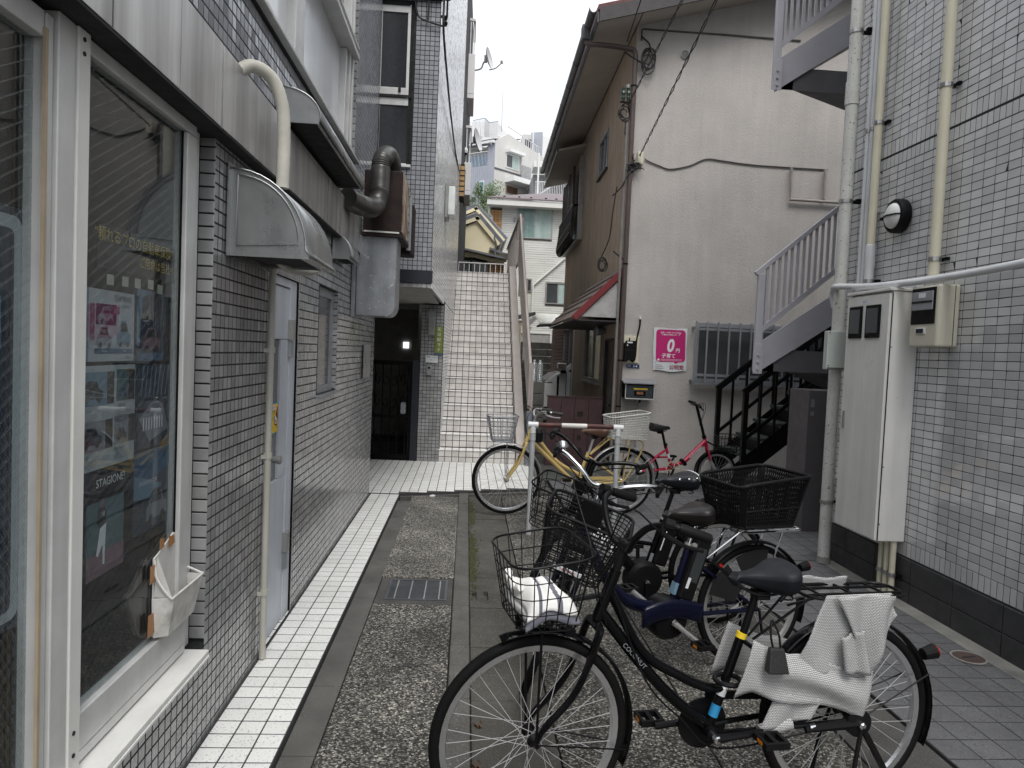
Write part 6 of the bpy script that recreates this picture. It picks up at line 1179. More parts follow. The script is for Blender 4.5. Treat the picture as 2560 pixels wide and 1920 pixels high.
# big plastic rear basket
bz0,bz1=.785,1.045; bx=.03; T_=rr_loop(bx-.01,0,.44,.39,bz1,.05,5,.0); B_=rr_loop(bx,0,.34,.30,bz0,.04,5)
for p in T_: p.z+= -.055*max(0,min(1,(p.x-(bx-.01)-.05)/.18))
n=len(T_); rb_=part('rear_basket',MB().tube(T_,.010,8,closed=True).tube([a_.lerp(b_,.62) for a_,b_ in zip(T_,B_)],.006,6,closed=True).tube(B_,.008,6,closed=True),m_blackpl,t,local=True,smooth=True)
def lp(loop,u):
    k=(u%1)*n; i=int(k)%n; return loop[i].lerp(loop[(i+1)%n],k-int(k))
def lpl(loop,u):
    Ls=[(loop[(i+1)%n]-loop[i]).length for i in range(n)]; d=(u%1)*sum(Ls)
    for i in range(n):
        if d<=Ls[i]: return loop[i].lerp(loop[(i+1)%n],d/max(Ls[i],1e-9))
        d-=Ls[i]
    return loop[0]
lat=MB(); m_=92
for k in range(m_):
    p,q=lpl(T_,k/m_),lpl(B_,k/m_); lat.tube([p,p.lerp(q,.62)],.0026,4,caps=False)
    p2=lpl(T_,(k+2.2)/m_); 
    if k%1==0: lat.tube([lpl(T_,k/m_).lerp(lpl(B_,k/m_),.04),lpl(T_,(k+5)/m_).lerp(lpl(B_,(k+5)/m_),.60)],.0028,4,caps=False)
for k in range(m_*1): p,q=lpl(T_,k/m_),lpl(B_,k/m_); lat.tube([p.lerp(q,.62),q],.0034,4,caps=False)
for f in (.70,.78,.86,.94): lat.tube([a_.lerp(b_,f) for a_,b_ in zip(T_,B_)],.0034,4,closed=True)
for k in range(1,14): x=bx-.17+.34*k/14; lat.tube([(x,-.15,bz0),(x,.15,bz0)],.004,4,caps=False); y=-.15+.30*k/14; lat.tube([(bx-.17,y,bz0),(bx+.17,y,bz0)],.004,4,caps=False)
part('basket_lattice',lat,m_blackpl,rb_,local=True,kind='stuff')
for k in (3,9,15,21):
    p,q=T_[k%n],B_[k%n]; part('corner_post',MB().bar(p,q,.035,.010,(p-V((bx,0,p.z)))),m_blackpl,rb_,local=True)

# ---- 3. black electric bicycle behind
t=place('bicycle','black electric bicycle with white letters on its down tube and a riveted black saddle',(1.60,4.26),(.46,4.07),BG)
Lw,r=1.15,.325; a,A0=head_geom(Lw,r,70); X=steerX(Lw,r,58)
wheel(t,I4,0,r,m_tyre,m_alud,m_black); wheel(t,X,Lw,r,m_tyre,m_alud,m_black); fender(t,I4,0,r,35,195,m_black); fender(t,X,Lw,r,60,205,m_black); fork(t,X,Lw,r,m_bikeblk,.40,.66,rad=.014)
hb,ht=A0+a*.42,A0+a*.58; BB=V((.495,0,.29)); ST=V((.375,0,.66)); ax=(ST-BB).normalized(); nx=V((ax.z,0,-ax.x))
fr=MB().tube([hb-a*.01,ht+a*.01],.024,14).tube([hb+a*.05,BB+V((.03,0,.02))],.034,14).tube([BB,ST],.018,14).tube([hb.lerp(BB,.42)+V((0,0,.01)),BB.lerp(ST,.56)],.013,10)
for sg in (1,-1): fr.tube([BB+V((-.03,sg*.035,.01)),V((0,sg*.065,r))],.012,8).tube([ST+V((0,sg*.018,-.03)),V((0,sg*.062,r))],.010,8)
fm=part('frame',fr,m_bikeblk,t,local=True,smooth=True); d_=(BB-hb).normalized(); up_=V((-d_.z,0,d_.x)); up_=up_ if up_.z>0 else -up_
txt(fm,'lettering','ENERZ',hb.lerp(BB,.46)+V((0,.0348,0)),d_,up_,.072,m_whiteink,local=True,bold=.0016,shear=-.15)
part('motor',MB().lathe([(.02,-.07),(.095,-.065),(.115,-.04),(.115,.035),(.095,.06),(.03,.066)],BB,(0,1,0),28),m_blackpl,t,local=True,smooth=True)
q=BB+ax*.06+V((-.07,0,.03)); part('battery',MB().obox(q+ax*.165,ax*.165,nx*.042,V((0,.042,0))),m_blackpl,t,local=True,bev=.012); part('battery_stripe',MB().obox(q+ax*.15+nx*.03,ax*.06,nx*.003,V((0,.0428,0))),m_whiteink,t,local=True); part('frame_sticker',MB().obox(BB.lerp(ST,.35),ax*.03,nx*.010,V((0,.0185,0))),m_alug,fm,local=True)
seat_post(t,I4,ST-ax*.02,ST+ax*.19,m_black); saddle(t,I4,.315,.895,.255,.225,M('riveted_saddle',(.008,.009,.012),.38,var=.1,spec=.3),rivets=True); part('seat_clamp',MB().lathe([(.022,0),(.022,.025)],ST-ax*.012,ax,14).tube([ST+V((-.02,.0,.04)),ST+V((-.14,.03,.05))],.004,6),m_alud,t,local=True)
handlebar(t,X,(A0+a*.72).x-.01,(A0+a*.72).z,'swept',m_bikeblk,m_blackpl,w=.58,back=.13,rise=.06); part('stem',MB().tube([A0+a*.55,A0+a*.73],.016,12).xf(X),m_bikeblk,t,local=True,smooth=True)
crank(t,I4,BB.x,BB.z,m_black,m_blackpl,m_black,ang=-90,ringr=.075,disc=True,yo=.07); rack(t,I4,-.28,.12,.755,.15,m_black,0,r,.008); part('rack_strut',MB().tube([(.12,.06,.755),(.20,.05,.70),(.32,.02,.56)],.008,6).tube([(.12,-.06,.755),(.20,-.05,.70),(.32,-.02,.56)],.008,6),m_black,t,local=True); part('rack_tag',MB().box(.0,.05,-.03,.03,.764,.768),m_paper,t,local=True)
wire_basket(t,X,Lw+.08,0,.715,.95,(.29,.36),(.22,.28),m_black,nv=5,nh=4,wr=.0024,rim=.006,rad=.06); part('headlight',MB().tube([(Lw-.03,.0,.64),(Lw+.05,.0,.635)],[.022,.032],14).xf(X),m_blackpl,t,local=True,smooth=True); part('controller',MB().box((A0+a*.6).x-.02,(A0+a*.6).x+.05,-.05,.05,(A0+a*.6).z-.06,(A0+a*.6).z-.0).xf(X),m_blackpl,t,local=True,bev=.008)
part('kickstand',MB().tube([(.0,.08,r),(-.04,.11,.01)],.008,6).tube([(.0,-.08,r),(-.04,-.11,.01)],.008,6),m_black,t,local=True)

# ---- 4. mustard yellow bicycle
t=place('bicycle','mustard yellow bicycle with a brown saddle and two pale wire baskets',(1.63,7.18,-.01),(.435,7.03,-.01),'bicycles beyond the barrier')
Lw,r=1.20,.343; a,A0=head_geom(Lw,r,70); X=steerX(Lw,r,-3)
wheel(t,I4,0,r,m_tyre,m_rimal,m_silver,nsp=28); wheel(t,X,Lw,r,m_tyre,m_rimal,m_silver,nsp=28); fender(t,I4,0,r,20,200,m_silver); fender(t,X,Lw,r,55,200,m_silver); fork(t,X,Lw,r,m_yellow,.40,.64)
hb,ht=A0+a*.42,A0+a*.58; BB=V((.475,0,.285)); ST=V((.36,0,.63))
fr=MB().tube([hb-a*.01,ht+a*.01],.022,12).tube([hb+a*.03,BB+V((0,0,.015))],.022,12).tube(crv([hb+a*.12,V((.70,0,.545)),BB.lerp(ST,.32)],6),.018,12).tube([BB,ST],.018,12)
for sg in (1,-1): fr.tube([BB+V((0,sg*.03,0)),V((0,sg*.062,r))],.011,8).tube([ST+V((0,sg*.014,-.04)),V((0,sg*.062,r))],.009,8)
part('frame',fr,m_yellow,t,local=True,smooth=True); seat_post(t,I4,ST-V((.0,0,.02)),ST.lerp(BB,-.45),m_silver); saddle(t,I4,.31,.855,.27,.23,m_leatherb)
handlebar(t,X,(A0+a*.68).x,(A0+a*.68).z,'swept',m_silver,M('dark_grip',(.03,.03,.03),.7),w=.56,back=.2,rise=.06); part('stem',MB().tube([A0+a*.55,A0+a*.69],.014,10).xf(X),m_silver,t,local=True,smooth=True)
crank(t,I4,BB.x,BB.z,m_yellow,m_silver,m_silver,ang=30,ringr=.085); part('chain_guard',MB().bar((BB.x-.02,.05,BB.z+.085),(.05,.05,r+.035),.012,.03),m_yellow,t,local=True); 0 and part('chain_case',MB().prism([(BB.x+.09*math.cos(R(q_)),.05,BB.z+.09*math.sin(R(q_))) for q_ in range(-90,91,18)]+[(.02,.05,r+.04),(.0,.05,r-.03)],(0,-.012,0)),m_yellow,t,local=True)
rack(t,I4,-.20,.16,.775,.13,m_yellow,0,r,.007); part('rack_strut',MB().tube([(.16,.05,.775),(.34,.015,.61)],.008,6).tube([(.16,-.05,.775),(.34,-.015,.61)],.008,6).tube(crv([(-.15,.06,.775),(-.20,.07,.70),(-.06,.066,.42),(0,.066,r)],4),.008,6),m_yellow,t,local=True)
wire_basket(t,X,Lw+.06,0,.735,.985,(.29,.37),(.20,.27),m_alug,nv=6,nh=5,wr=.0032,rim=.0055,rad=.05,tilt=-.05); part('basket_stay',MB().tube([(Lw,.062,r),(Lw+.02,.09,.735)],.005,6).tube([(Lw,-.062,r),(Lw+.02,-.09,.735)],.005,6).xf(X),m_alud,t,local=True)
wire_basket(t,I4,-.03,0,.79,1.03,(.42,.34),(.37,.30),m_wicker,nv=12,nh=9,wr=.0035,rim=.008,rad=.05,tilt=-.14,name='rear_basket'); part('mudguard_stay',MB().tube([(0,.07,r),(-.28,.03,r+.22)],.004,5),m_silver,t,local=True); part('seat_child_guard',MB().lathe([(.012,0),(.045,.01),(.05,.10),(.03,.13)],(.93,.16,.74),(0,0,1),12),m_blackpl,t,local=True)

# ---- 5. crimson folding bicycle
t=place('bicycle','crimson folding bicycle with small wheels and a black basket by the house wall',(2.14,8.42,-.015),(3.16,8.62,-.015),'bicycles beyond the barrier')
Lw,r=1.03,.25; a,A0=head_geom(Lw,r,72); X=steerX(Lw,r,-14,72)
wheel(t,I4,0,r,m_tyre,m_rimal,m_silver,nsp=28); wheel(t,X,Lw,r,m_tyre,m_rimal,m_silver,nsp=28); fender(t,X,Lw,r,40,200,m_black)
hb,ht=A0+a*.30,A0+a*.43; BB=V((.42,0,.285)); ST=V((.33,0,.56))
mb=MB()
for sg in (1,-1): mb.tube([A0+a*.31+V((0,sg*.03,0)),A0+a*.26+V((0,sg*.05,0)),A0+a*.15+V((0,sg*.05,0))],.013,8)
part('fork_crown',mb.xf(X),m_pink,t,local=True,smooth=True); mb=MB()
for sg in (1,-1): mb.tube([A0+a*.15+V((0,sg*.05,0)),V((Lw,sg*.052,r))],.0125,8)
part('fork',mb.xf(X),m_silver,t,local=True,smooth=True)
fr=MB().tube([hb-a*.0,ht+a*.01],.023,12).tube([hb+a*.09,V((.58,0,.36))],[.032,.03],12).tube([V((.58,0,.36)),BB+V((0,0,.03))],.024,12).tube([BB,ST],.018,12).tube([BB.lerp(ST,.5),V((.20,0,.42))],.012,8)
for sg in (1,-1): fr.tube([BB+V((0,sg*.03,0)),V((0,sg*.06,r))],.010,8).tube([V((.21,sg*.02,.43)),V((0,sg*.06,r))],.009,8).tube([ST+V((0,sg*.014,-.05)),V((.20,sg*.02,.42))],.009,8)
fm=part('frame',fr,m_pink,t,local=True,smooth=True); d_=(hb+a*.09-V((.58,0,.36))).normalized(); part('hinge',MB().obox((.575,0,.36),d_*.02,V((0,.036,0)),V((-d_.z,0,d_.x))*.045),m_black,t,local=True,bev=.006)
txt(fm,'lettering','Volkswagen',V((.58,0,.36)).lerp(hb+a*.09,.5)+V((0,-.0325,0)),d_,V((-d_.z,0,d_.x)),.046,m_whiteink,local=True,bold=.0006,th=.001)
part('sticker',MB().lathe([(.0188,0),(.0188,.06)],BB.lerp(ST,.45),(ST-BB),12,cap=False),m_paper,fm,local=True)
seat_post(t,I4,ST-V((0,0,.03)),ST.lerp(BB,-.75),m_black,.016); part('seat_clamp',MB().lathe([(.024,0),(.024,.03)],ST,(ST-BB),12),m_blackpl,t,local=True); saddle(t,I4,.245,.795,.26,.17,M('wrinkled_black_cover',(.012,.012,.012),.6,bump=1,bscale=30,dist=.01),springs=False)
part('stem_post',MB().tube([A0+a*.43,A0+a*.86],.018,12).tube([A0+a*.43,A0+a*.47],.026,12).xf(X),m_black,t,local=True,smooth=True); handlebar(t,X,(A0+a*.87).x,(A0+a*.87).z,'flat',m_black,m_blackpl,w=.50,back=.04,rise=.0)
crank(t,I4,BB.x,BB.z,m_black,M('cream_chain_ring',(.50,.46,.34),.4),m_black,ang=60,ringr=.098,arm=.15); wire_basket(t,X,Lw+.10,0,.525,.70,(.26,.30),(.20,.25),m_black,nv=6,nh=4,wr=.0032,rim=.006,rad=.05,tilt=.02); part('basket_bracket',MB().tube([A0+a*.40,V((Lw-.02,0,.56))],.010,6).xf(X),m_black,t,local=True)
part('front_rack',MB().tube(crv([(Lw+.02,.06,.47),(Lw+.2,.05,.47),(Lw+.30,.02,.56)],5),.007,6).xf(X),m_black,t,local=True); part('kickstand',MB().tube([(.36,-.06,.26),(.30,-.14,.015)],.008,6),m_black,t,local=True)

# ---- barrier in front of the yellow bicycle
t=thing('barrier','red and white pipe barrier on two grey posts in front of the yellow bicycle','barrier',(.99,6.3,0)); zb_=.965; xs=[.585,.66,.80,1.01,1.30,1.395]
part('bar',MB().tube([(.66,6.3,zb_),(.80,6.3,zb_+.002)],.0215,12),M('rust_red_paint',(.075,.022,.018),.6,var=.3,stain=(18,.6,.7,(.03,.02,.02))),t); part('bar_dark',MB().tube([(.801,6.3,zb_+.002),(.93-.06,6.3,zb_+.003)],.0216,12),bpy.data.materials['rust_red_paint'],t); part('bar_white',MB().tube([(.871,6.3,zb_+.003),(1.10,6.3,zb_+.004)],.0217,12),M('chipped_white_paint',(.62,.60,.56),.5,stain=(16,.62,.7,(.25,.13,.07))),t); part('bar_red',MB().tube([(1.101,6.3,zb_+.004),(1.365,6.3,zb_+.005)],.0215,12),bpy.data.materials['rust_red_paint'],t)
for x in (.615,1.385):
    part('tee',MB().tube([(x-.045,6.3,zb_),(x+.045,6.3,zb_)],.028,14).tube([(x,6.3,zb_-.075),(x,6.3,zb_)],.027,14),m_polew,t,smooth=True); part('post',MB().tube([(x,6.3,-.03),(x,6.3,zb_-.10)],.0235,14).tube([(x,6.3,zb_-.14),(x,6.3,zb_-.08)],.027,14),M('grey_post',(.42,.43,.44),.5,streak=.15) if x<1 else bpy.data.materials['grey_post'],t,smooth=True)

# ================================================================== BEYOND THE ALLEY
# yellow stucco house at the head of the stair
yh=thing('yellow_house','pale yellow stucco house with grey tiled gables at the head of the stair','house',(0,18,3.1))
def gable(yf,xa,za,xl,zl,xr,zr,dep,ov=.07,ntile=7):
    part('wall',MB().prism([(xl,yf,3.0),(xr,yf,3.0),(xr,yf,zr-.12),(xa,yf,za-.14),(xl,yf,zl-.14)],(0,dep,0)),m_ywall,yh)
    for (p,q) in (((xa,za),(xl-.25,zl-.02)),((xa,za),(xr+.16,zr-.16))):
        d=V((q[0]-p[0],0,q[1]-p[1])); n_=V((-d.z,0,d.x)).normalized(); n_=n_ if n_.z>0 else -n_
        part('roof',MB().prism([V((p[0],yf-ov,p[1]))-n_*.03,V((q[0],yf-ov,q[1]))-n_*.03,V((q[0],yf-ov,q[1]))+n_*.03,V((p[0],yf-ov,p[1]))+n_*.03],(0,dep,0)),m_tiledark,yh)
        part('barge_board',MB().prism([V((p[0],yf-ov-.01,p[1]))-n_*.12,V((q[0],yf-ov-.01,q[1]))-n_*.12,V((q[0],yf-ov-.01,q[1]))-n_*.032,V((p[0],yf-ov-.01,p[1]))-n_*.032],(0,.05,0)),m_ywall,yh)
        L_n=int(d.length/.16)
        for k in range(ntile): a=k/ntile; part('roof_tile_row',MB().tube([V((p[0],yf-ov+.06+dep*.12*k,p[1]))+n_*.045,V((q[0],yf-ov+.06+dep*.12*k,q[1]))+n_*.045],.035,6),m_tiledark if k%2 else bpy.data.materials['kawara_roof_tile'],yh)
gable(18.3,.146,5.06,-.75,4.62,.60,4.55,3); gable(21.3,.11,5.90,-.95,5.30,.86,5.12,4)
part('beam',MB().bar((-.6,17.95,4.13),(.84,17.95,3.84),.10,.09),m_ywall,yh); part('lean_roof',MB().prism([(-.6,17.7,4.16),(.9,17.7,3.90),(.9,17.7,3.95),(-.6,17.7,4.21)],(0,.55,0)),m_tiledark,yh)
w=part('window',MB().box(-.45,.42,18.24,18.29,3.90,3.98).box(-.02,.03,18.25,18.28,3.2,3.90),m_fascia,yh); part('pane',MB().box(-.45,-.02,18.26,18.27,3.2,3.9),m_curtain,w); part('pane',MB().box(.03,.42,18.26,18.27,3.2,3.9),m_winglass,w)
bq=part('brick_panel',MB().box(.46,.84,18.02,18.2,3.0,3.86),m_grout,yh)
tiles(yh,(.46,18.02,3.02),(1,0,0),(0,0,1),reg(3,.127,.118,.002),reg(14,.06,.052,.002),.01,m_sidebrick,limit=42,name='brick')
part('gutter_pipe',MB().tube(crv([(.60,17.95,4.55),(.57,17.95,4.45),(.62,17.95,4.3),(.59,17.95,4.15),(.62,17.95,3.95)],4),.022,8),m_tiledark,yh)
part('eave_slab',MB().prism([(.46,18,4.17),(1.0,18,4.02),(1.0,18,4.06),(.46,18,4.23)],(0,.8,0)),m_tiledark,yh)
# white sided house
wh=thing('white_house','white sided house with a big curtained window beyond the stair railing','house',(2.3,24,0)); WY=24.0
part('wall',MB().box(.62,7,WY+.03,31,0,6.45),M('siding_joint',(.30,.295,.28),.9),wh)
SWN=[(1.50,2.70,5.46,6.50),(2.56,3.40,3.30,4.03),(1.84,2.08,3.68,4.10),(1.0,2.78,0,2.28)]
sd_=MB(); k=0; z=.0
while z<6.42:
    segs=[(.98,7.0)]
    for h in SWN:
        if z+.075>h[2] and z<h[3]:
            ns=[]
            for a_,b_ in segs:
                if h[0]>a_: ns.append((a_,min(b_,h[0])))
                if h[1]<b_: ns.append((max(a_,h[1]),b_))
                if h[0]<=a_ and h[1]>=b_: pass
            segs=[q_ for q_ in ns if q_[1]-q_[0]>.02]
    for a_,b_ in segs:
        x=a_
        while x<b_-.02:
            l=min(b_-x,.9 if k%2 else .6 if x==a_ else .9); sd_.box(x,x+l-.004,WY+random.uniform(0,.010),WY+.03,z,z+.066); x+=l
    z+=.075; k+=1
part('siding_boards',sd_,m_siding,wh,kind='stuff')
part('brick_backing',MB().box(.60,.975,WY+.005,WY+.03,0,6.40),m_grout,wh); tiles(wh,(.61,WY+.006,3.0),(1,0,0),(0,0,1),reg(3,.122,.114,.002),reg(42,.08,.072,.002),.012,m_sidebrick,limit=120,name='brick',many='bricks')
for a_,b_,c_,d_2 in SWN[:3]:
    w=part('window',MB().box(a_,b_,WY-.04,WY+.02,d_2-.04,d_2).box(a_,b_,WY-.04,WY+.02,c_,c_+.04).box(a_,a_+.04,WY-.04,WY+.02,c_+.04,d_2-.04).box(b_-.04,b_,WY-.04,WY+.02,c_+.04,d_2-.04).box((a_+b_)/2-.02,(a_+b_)/2+.02,WY-.03,WY+.01,c_+.04,d_2-.04) if b_-a_>.5 else MB().box(a_,b_,WY-.04,WY+.02,d_2-.03,d_2).box(a_,b_,WY-.04,WY+.02,c_,c_+.03).box(a_,a_+.03,WY-.04,WY+.02,c_+.03,d_2-.03).box(b_-.03,b_,WY-.04,WY+.02,c_+.03,d_2-.03),m_alud,wh)
    part('pane',MB().box(a_+.03,(a_+b_)/2,WY-.015,WY-.01,c_+.03,d_2-.03),M('teal_curtained_glass',(.22,.33,.31),.25,streak=.3) if a_==1.5 else m_winglass,w); part('pane',MB().box((a_+b_)/2,b_-.03,WY-.015,WY-.01,c_+.03,d_2-.03),m_curtain if a_!=1.84 else m_winglass,w)
part('eave',MB().box(.46,7.2,WY-.45,WY+.2,6.44,6.62),m_siding,wh); part('roof',MB().prism([(.44,WY-.48,6.63),(7.3,WY-.48,6.63),(7.3,WY+6,8.3),(3.0,WY+6,8.3)],(0,0,.05)),m_brownroof,wh)
for x in (1.0,1.5,1.9,2.4,2.75,3.3): part('snow_stop',MB().box(x,x+.07,WY-.05,WY+.0,6.77,6.83),m_black,wh)
part('rain_pipe',MB().tube([(3.3,WY-.05,4.99),(2.13,WY-.05,3.90),(2.10,WY-.05,2.5)],.035,8),m_siding,wh); part('rain_pipe',MB().tube([(.53,WY-.1,6.44),(.55,WY-.1,6.2),(.64,WY-.05,6.1),(.64,WY-.05,3)],.04,8),m_aptwhite,wh)
part('porch_light',MB().box(1.38,1.46,WY-.06,WY,6.0,6.13),m_alug,wh,bev=.01); part('garage_recess',MB().box(1.0,2.78,WY+.4,WY+.5,0,2.28),M('brown_recess',(.11,.09,.07),.9),wh)
part('garage_roof',MB().box(.98,2.80,WY,WY+.4,2.281,2.33),m_siding,wh)
t=thing('porch_canopy','translucent white curved canopy in front of the white sided house','canopy',(2.4,20.5,2.5))
part('sheet',MB().grid(lambda u,v:(1.90+1.1*v+.14*(1-math.cos(u*1.4)),21-.9*u,2.80-.33*u**1.6),10,2),M('canopy_sheet',(.66,.66,.62),.4,streak=.1),t,smooth=True).modifiers.new('thick','SOLIDIFY').thickness=.02
part('front_edge',MB().box(2.03,3.1,20.06,20.12,2.41,2.47),m_aptwhite,t); part('bracket',MB().box(2.45,2.50,20.1,20.16,2.2,2.42).bar((2.47,20.13,2.25),(2.9,20.13,2.2),.05,.05),m_alud,t); part('post',MB().box(2.9,2.96,20.1,20.16,-.03,2.42),m_alud,t)
t=thing('small_eave','dark tiled small roof with white fascia behind the stair railing','roof',(1.6,19,2)); part('roof',MB().prism([(1.1,18.6,2.45),(1.75,18.6,2.62),(1.75,18.6,2.7),(1.1,18.6,2.55)],(0,.8,0)),m_tiledark,t); part('fascia',MB().bar((1.45,18.58,2.25),(1.75,18.58,2.55),.03,.12),m_aptwhite,t); part('wall_part',MB().box(.95,1.40,18.7,19.4,0,2.45),m_ywall,t)
t=thing('block_wall','weathered concrete block wall behind the white van','wall',(2.5,20.2,0))
for r_ in range(10):
    for c_ in range(6):
        x=1.1+c_*.40+(.2 if r_%2 else 0); part('block',MB().box(x+.004,x+.396,20.2,20.32,r_*.195-.02,r_*.195+.168),m_cblock,t,bev=.008)
# white van, side on, nose to the left
t=thing('white_van','white van parked side-on between the block pillar and the brown wall','van',(3.2,16.8,0))
body=[(1.84,.22),(1.80,.50),(1.84,1.02),(2.02,1.16),(2.16,1.20),(2.62,1.72),(2.8,1.78),(4.9,1.80),(5.0,1.6),(5.0,.22)]
part('body',MB().prism([(x,16.0,z) for x,z in body],(0,1.45,0)),m_vanw,t,bev=.03)
part('side_glass',MB().prism([(2.30,15.992,1.22),(2.68,15.992,1.66),(3.5,15.992,1.68),(3.5,15.992,1.20)],(0,.006,0)),m_winglass,t); part('windscreen',MB().quad((2.165,16.05,1.222),(2.165,17.4,1.222),(2.60,17.4,1.715),(2.60,16.05,1.715)),m_winglass,t)
part('door_edge',MB().box(2.26,2.275,15.993,15.999,.35,1.2),m_dark,t); part('door_edge',MB().box(3.52,3.535,15.993,15.999,.35,1.7),m_dark,t); part('handle',MB().box(3.3,3.46,15.97,15.998,1.02,1.06),m_blackpl,t)
mr=part('mirror',MB().box(2.02,2.24,15.76,15.92,1.26,1.42),m_vanw,t,bev=.04); part('mirror_arm',MB().box(2.12,2.24,15.86,15.99,1.19,1.255),m_black,t); part('mirror_glass',MB().box(2.04,2.22,15.757,15.7595,1.28,1.40),m_chrome,mr)
part('bumper',MB().box(1.74,1.90,15.96,17.48,.22,.50),m_blackpl,t,bev=.02); part('headlight',MB().box(1.79,1.95,15.985,16.2,.80,.98),m_chrome,t,bev=.01)
for xx in (2.35,4.4):
    wv=part('wheel',MB().lathe([(.27,0),(.28,.03),(.28,.14),(.27,.16)],(xx,15.97,.25),(0,1,0),24),m_tyre,t); part('rim',MB().lathe([(.17,-.006),(.16,-.012),(.04,-.004)],(xx,15.97,.25),(0,1,0),20),m_alud,wv)
solo('white_panel_board',MB().box(1.36,1.70,13.2,13.25,.62,1.06).box(1.50,1.512,13.19,13.199,.85,1.0).box(1.53,1.542,13.19,13.199,.85,1.0),m_aptwhite,'white slotted board standing behind the block pillar','board')
solo('black_board_frame',MB().box(1.37,1.68,13.3,13.35,.48,.62).box(1.70,1.74,13.2,13.25,.3,1.2),m_black,'black frame under the white slotted board','frame')

# satellite dishes and balconies of the block behind the tower
bb=thing('balcony_block','white apartment block with two projecting balconies behind the tower','building',(-2,17,3)); part('body',MB().box(-6,-.42,16.6,30,3.1,14),m_aptwhite,bb)
for z0,z1,zr_,lb in ((6.97,7.90,8.62,0),(4.93,5.62,6.38,1)):
    b_=part('balcony',MB().box(-1.4,-.075,15.4,16.595,z0,z0+.09).box(-1.4,-.075,15.4,15.48,z0+.091,z1).box(-.155,-.075,15.481,16.595,z0+.091,z1),m_ywall if 0 else m_aptwhite,bb,bev=.01)
    part('balcony_rail',MB().bar((-1.4,15.44,zr_),(-.12,15.44,zr_),.05,.05).bar((-.115,15.44,zr_),(-.115,16.5,zr_),.05,.05),m_wgrey,b_)
    for k in range(8): part('baluster',MB().box(-.125,-.105,15.5+k*.14,15.52+k*.14,z1,zr_-.025),m_wgrey,b_)
    for k in range(4): part('baluster',MB().box(-.2-.18*k,-.18-.18*k,15.43,15.45,z1,zr_-.025),m_wgrey,b_)
    part('soffit_hatch',MB().box(-.40,-.22,15.7,16.2,z0-.012,z0-.001),m_alud,b_)
part('drain_pipe',MB().tube([(-.30,15.6,3.2),(-.30,15.6,6.95)],.025,8),m_wgrey,bb)
def dish(label,c,rad,s_):
    t=thing('satellite_dish',label,'satellite dish',tuple(c),group='satellite dishes'); n_=V((.93,-.28,.22)).normalized(); c=V(c)
    part('reflector',MB().lathe([(.0005,-.06*rad/.25),(rad*.5,-.045*rad/.25),(rad*.85,-.012*rad/.25),(rad,.01)],c,n_,28,cap=False),M('dish_grey',(.55,.55,.55),.5) if s_==0 else bpy.data.materials['dish_grey'],t,smooth=True)
    part('feed_arm',MB().tube(crv([c-V((0,0,rad*.95)),c+n_*rad*.6-V((0,0,rad*.95)),c+n_*rad*1.15-V((0,0,rad*.62))],4),.012,6),m_alud,t); part('feed_horn',MB().tube([c+n_*rad*1.2-V((0,0,rad*.72)),c+n_*rad*1.1-V((0,0,rad*.5))],[.02,.035],8),m_alud,t)
    part('mount',MB().tube(crv([c-n_*.06,c-n_*.14-V((0,0,.05)),c-n_*.2-V((0,0,.16)),c-n_*.34-V((.06,0,.17))],4),.018,6).box(c.x-.12,c.x-.05,c.y-.04,c.y+.04,c.z-.08,c.z+.06),m_alug,t)
dish('grey satellite dish on the upper balcony against the sky',(.235,15.8,7.98),.25,0); dish('grey satellite dish on the lower balcony in front of the cladding',(.05,15.9,6.25),.26,1)
t=thing('dome_camera','small white dome camera under the lower balcony rail','camera',(-.2,15.3,5.7)); part('housing',MB().lathe([(.06,0),(.07,.05),(.05,.11)],(-.22,15.36,5.80),(0,0,1),14),m_aptwhite,t); part('dome',MB().lathe([(.0005,-.055),(.04,-.035),(.055,0)],(-.22,15.36,5.80),(0,0,1),14),m_black,t)

# far apartment houses on the slope (built at about 58 m)
ap=thing('apartment_house','pale apartment house with grey-blue cladding and a lean-to slate roof on the hill','building',(2.5,58,0))
c1,c2,c3=V((1.60,58,0)),V((-3.0,61.4,0)),V((6.2,62.2,0)); ul=(c2-c1).normalized(); ur=(c3-c1).normalized(); nl=V((ul.y,-ul.x,0)); nl=nl if nl.y<0 else -nl; nr=V((ur.y,-ur.x,0)); nr=nr if nr.y<0 else -nr
zz=lambda z:V((0,0,z)); TOPZ=18.6
def fac(o,u,n,a,b,z0,z1,d0,d1): return MB().prism([o+u*a+n*d0+zz(z0),o+u*b+n*d0+zz(z0),o+u*b+n*d0+zz(z1),o+u*a+n*d0+zz(z1)],n*(d1-d0))
part('core',MB().prism([c1-nl*1.6-nr*1.6+ul*.2+zz(0),c2-nl*1.6+zz(0),V((2,70,0)),c3-nr*1.6+zz(0)],zz(18.2)),m_dark2,ap)
BAL=[(.75,4.2,16.75,18.35)]
for a_,b_,z0,z1 in ((0,.72,0,18.6),(.721,5,0,16.74),(.721,5,18.36,18.6)): part('cladding_wall',fac(c1,ul,nl,a_,b_,z0,z1,-.2,0),m_aptblue,ap)
for k in range(22): part('cladding_batten',fac(c1,ul,nl,.05+k*.2,.08+k*.2,0,16.74 if k>3 else 18.5,.0,.03),m_aptblue,ap)
part('balcony_recess',fac(c1,ul,nl,.721,5,16.6,18.36,-1.55,-1.5),m_aptblue,ap); part('balcony_curtain',fac(c1,ul,nl,1.2,4.6,16.75,17.9,-1.0,-.95),m_bluecurt,ap)
part('balcony_handrail',fac(c1,ul,nl,.721,5,17.80,17.86,0,.05),m_wgrey,ap)
for k in range(28): part('baluster',fac(c1,ul,nl,.75+k*.14,.78+k*.14,16.76,17.80,.01,.03),m_wgrey,ap)
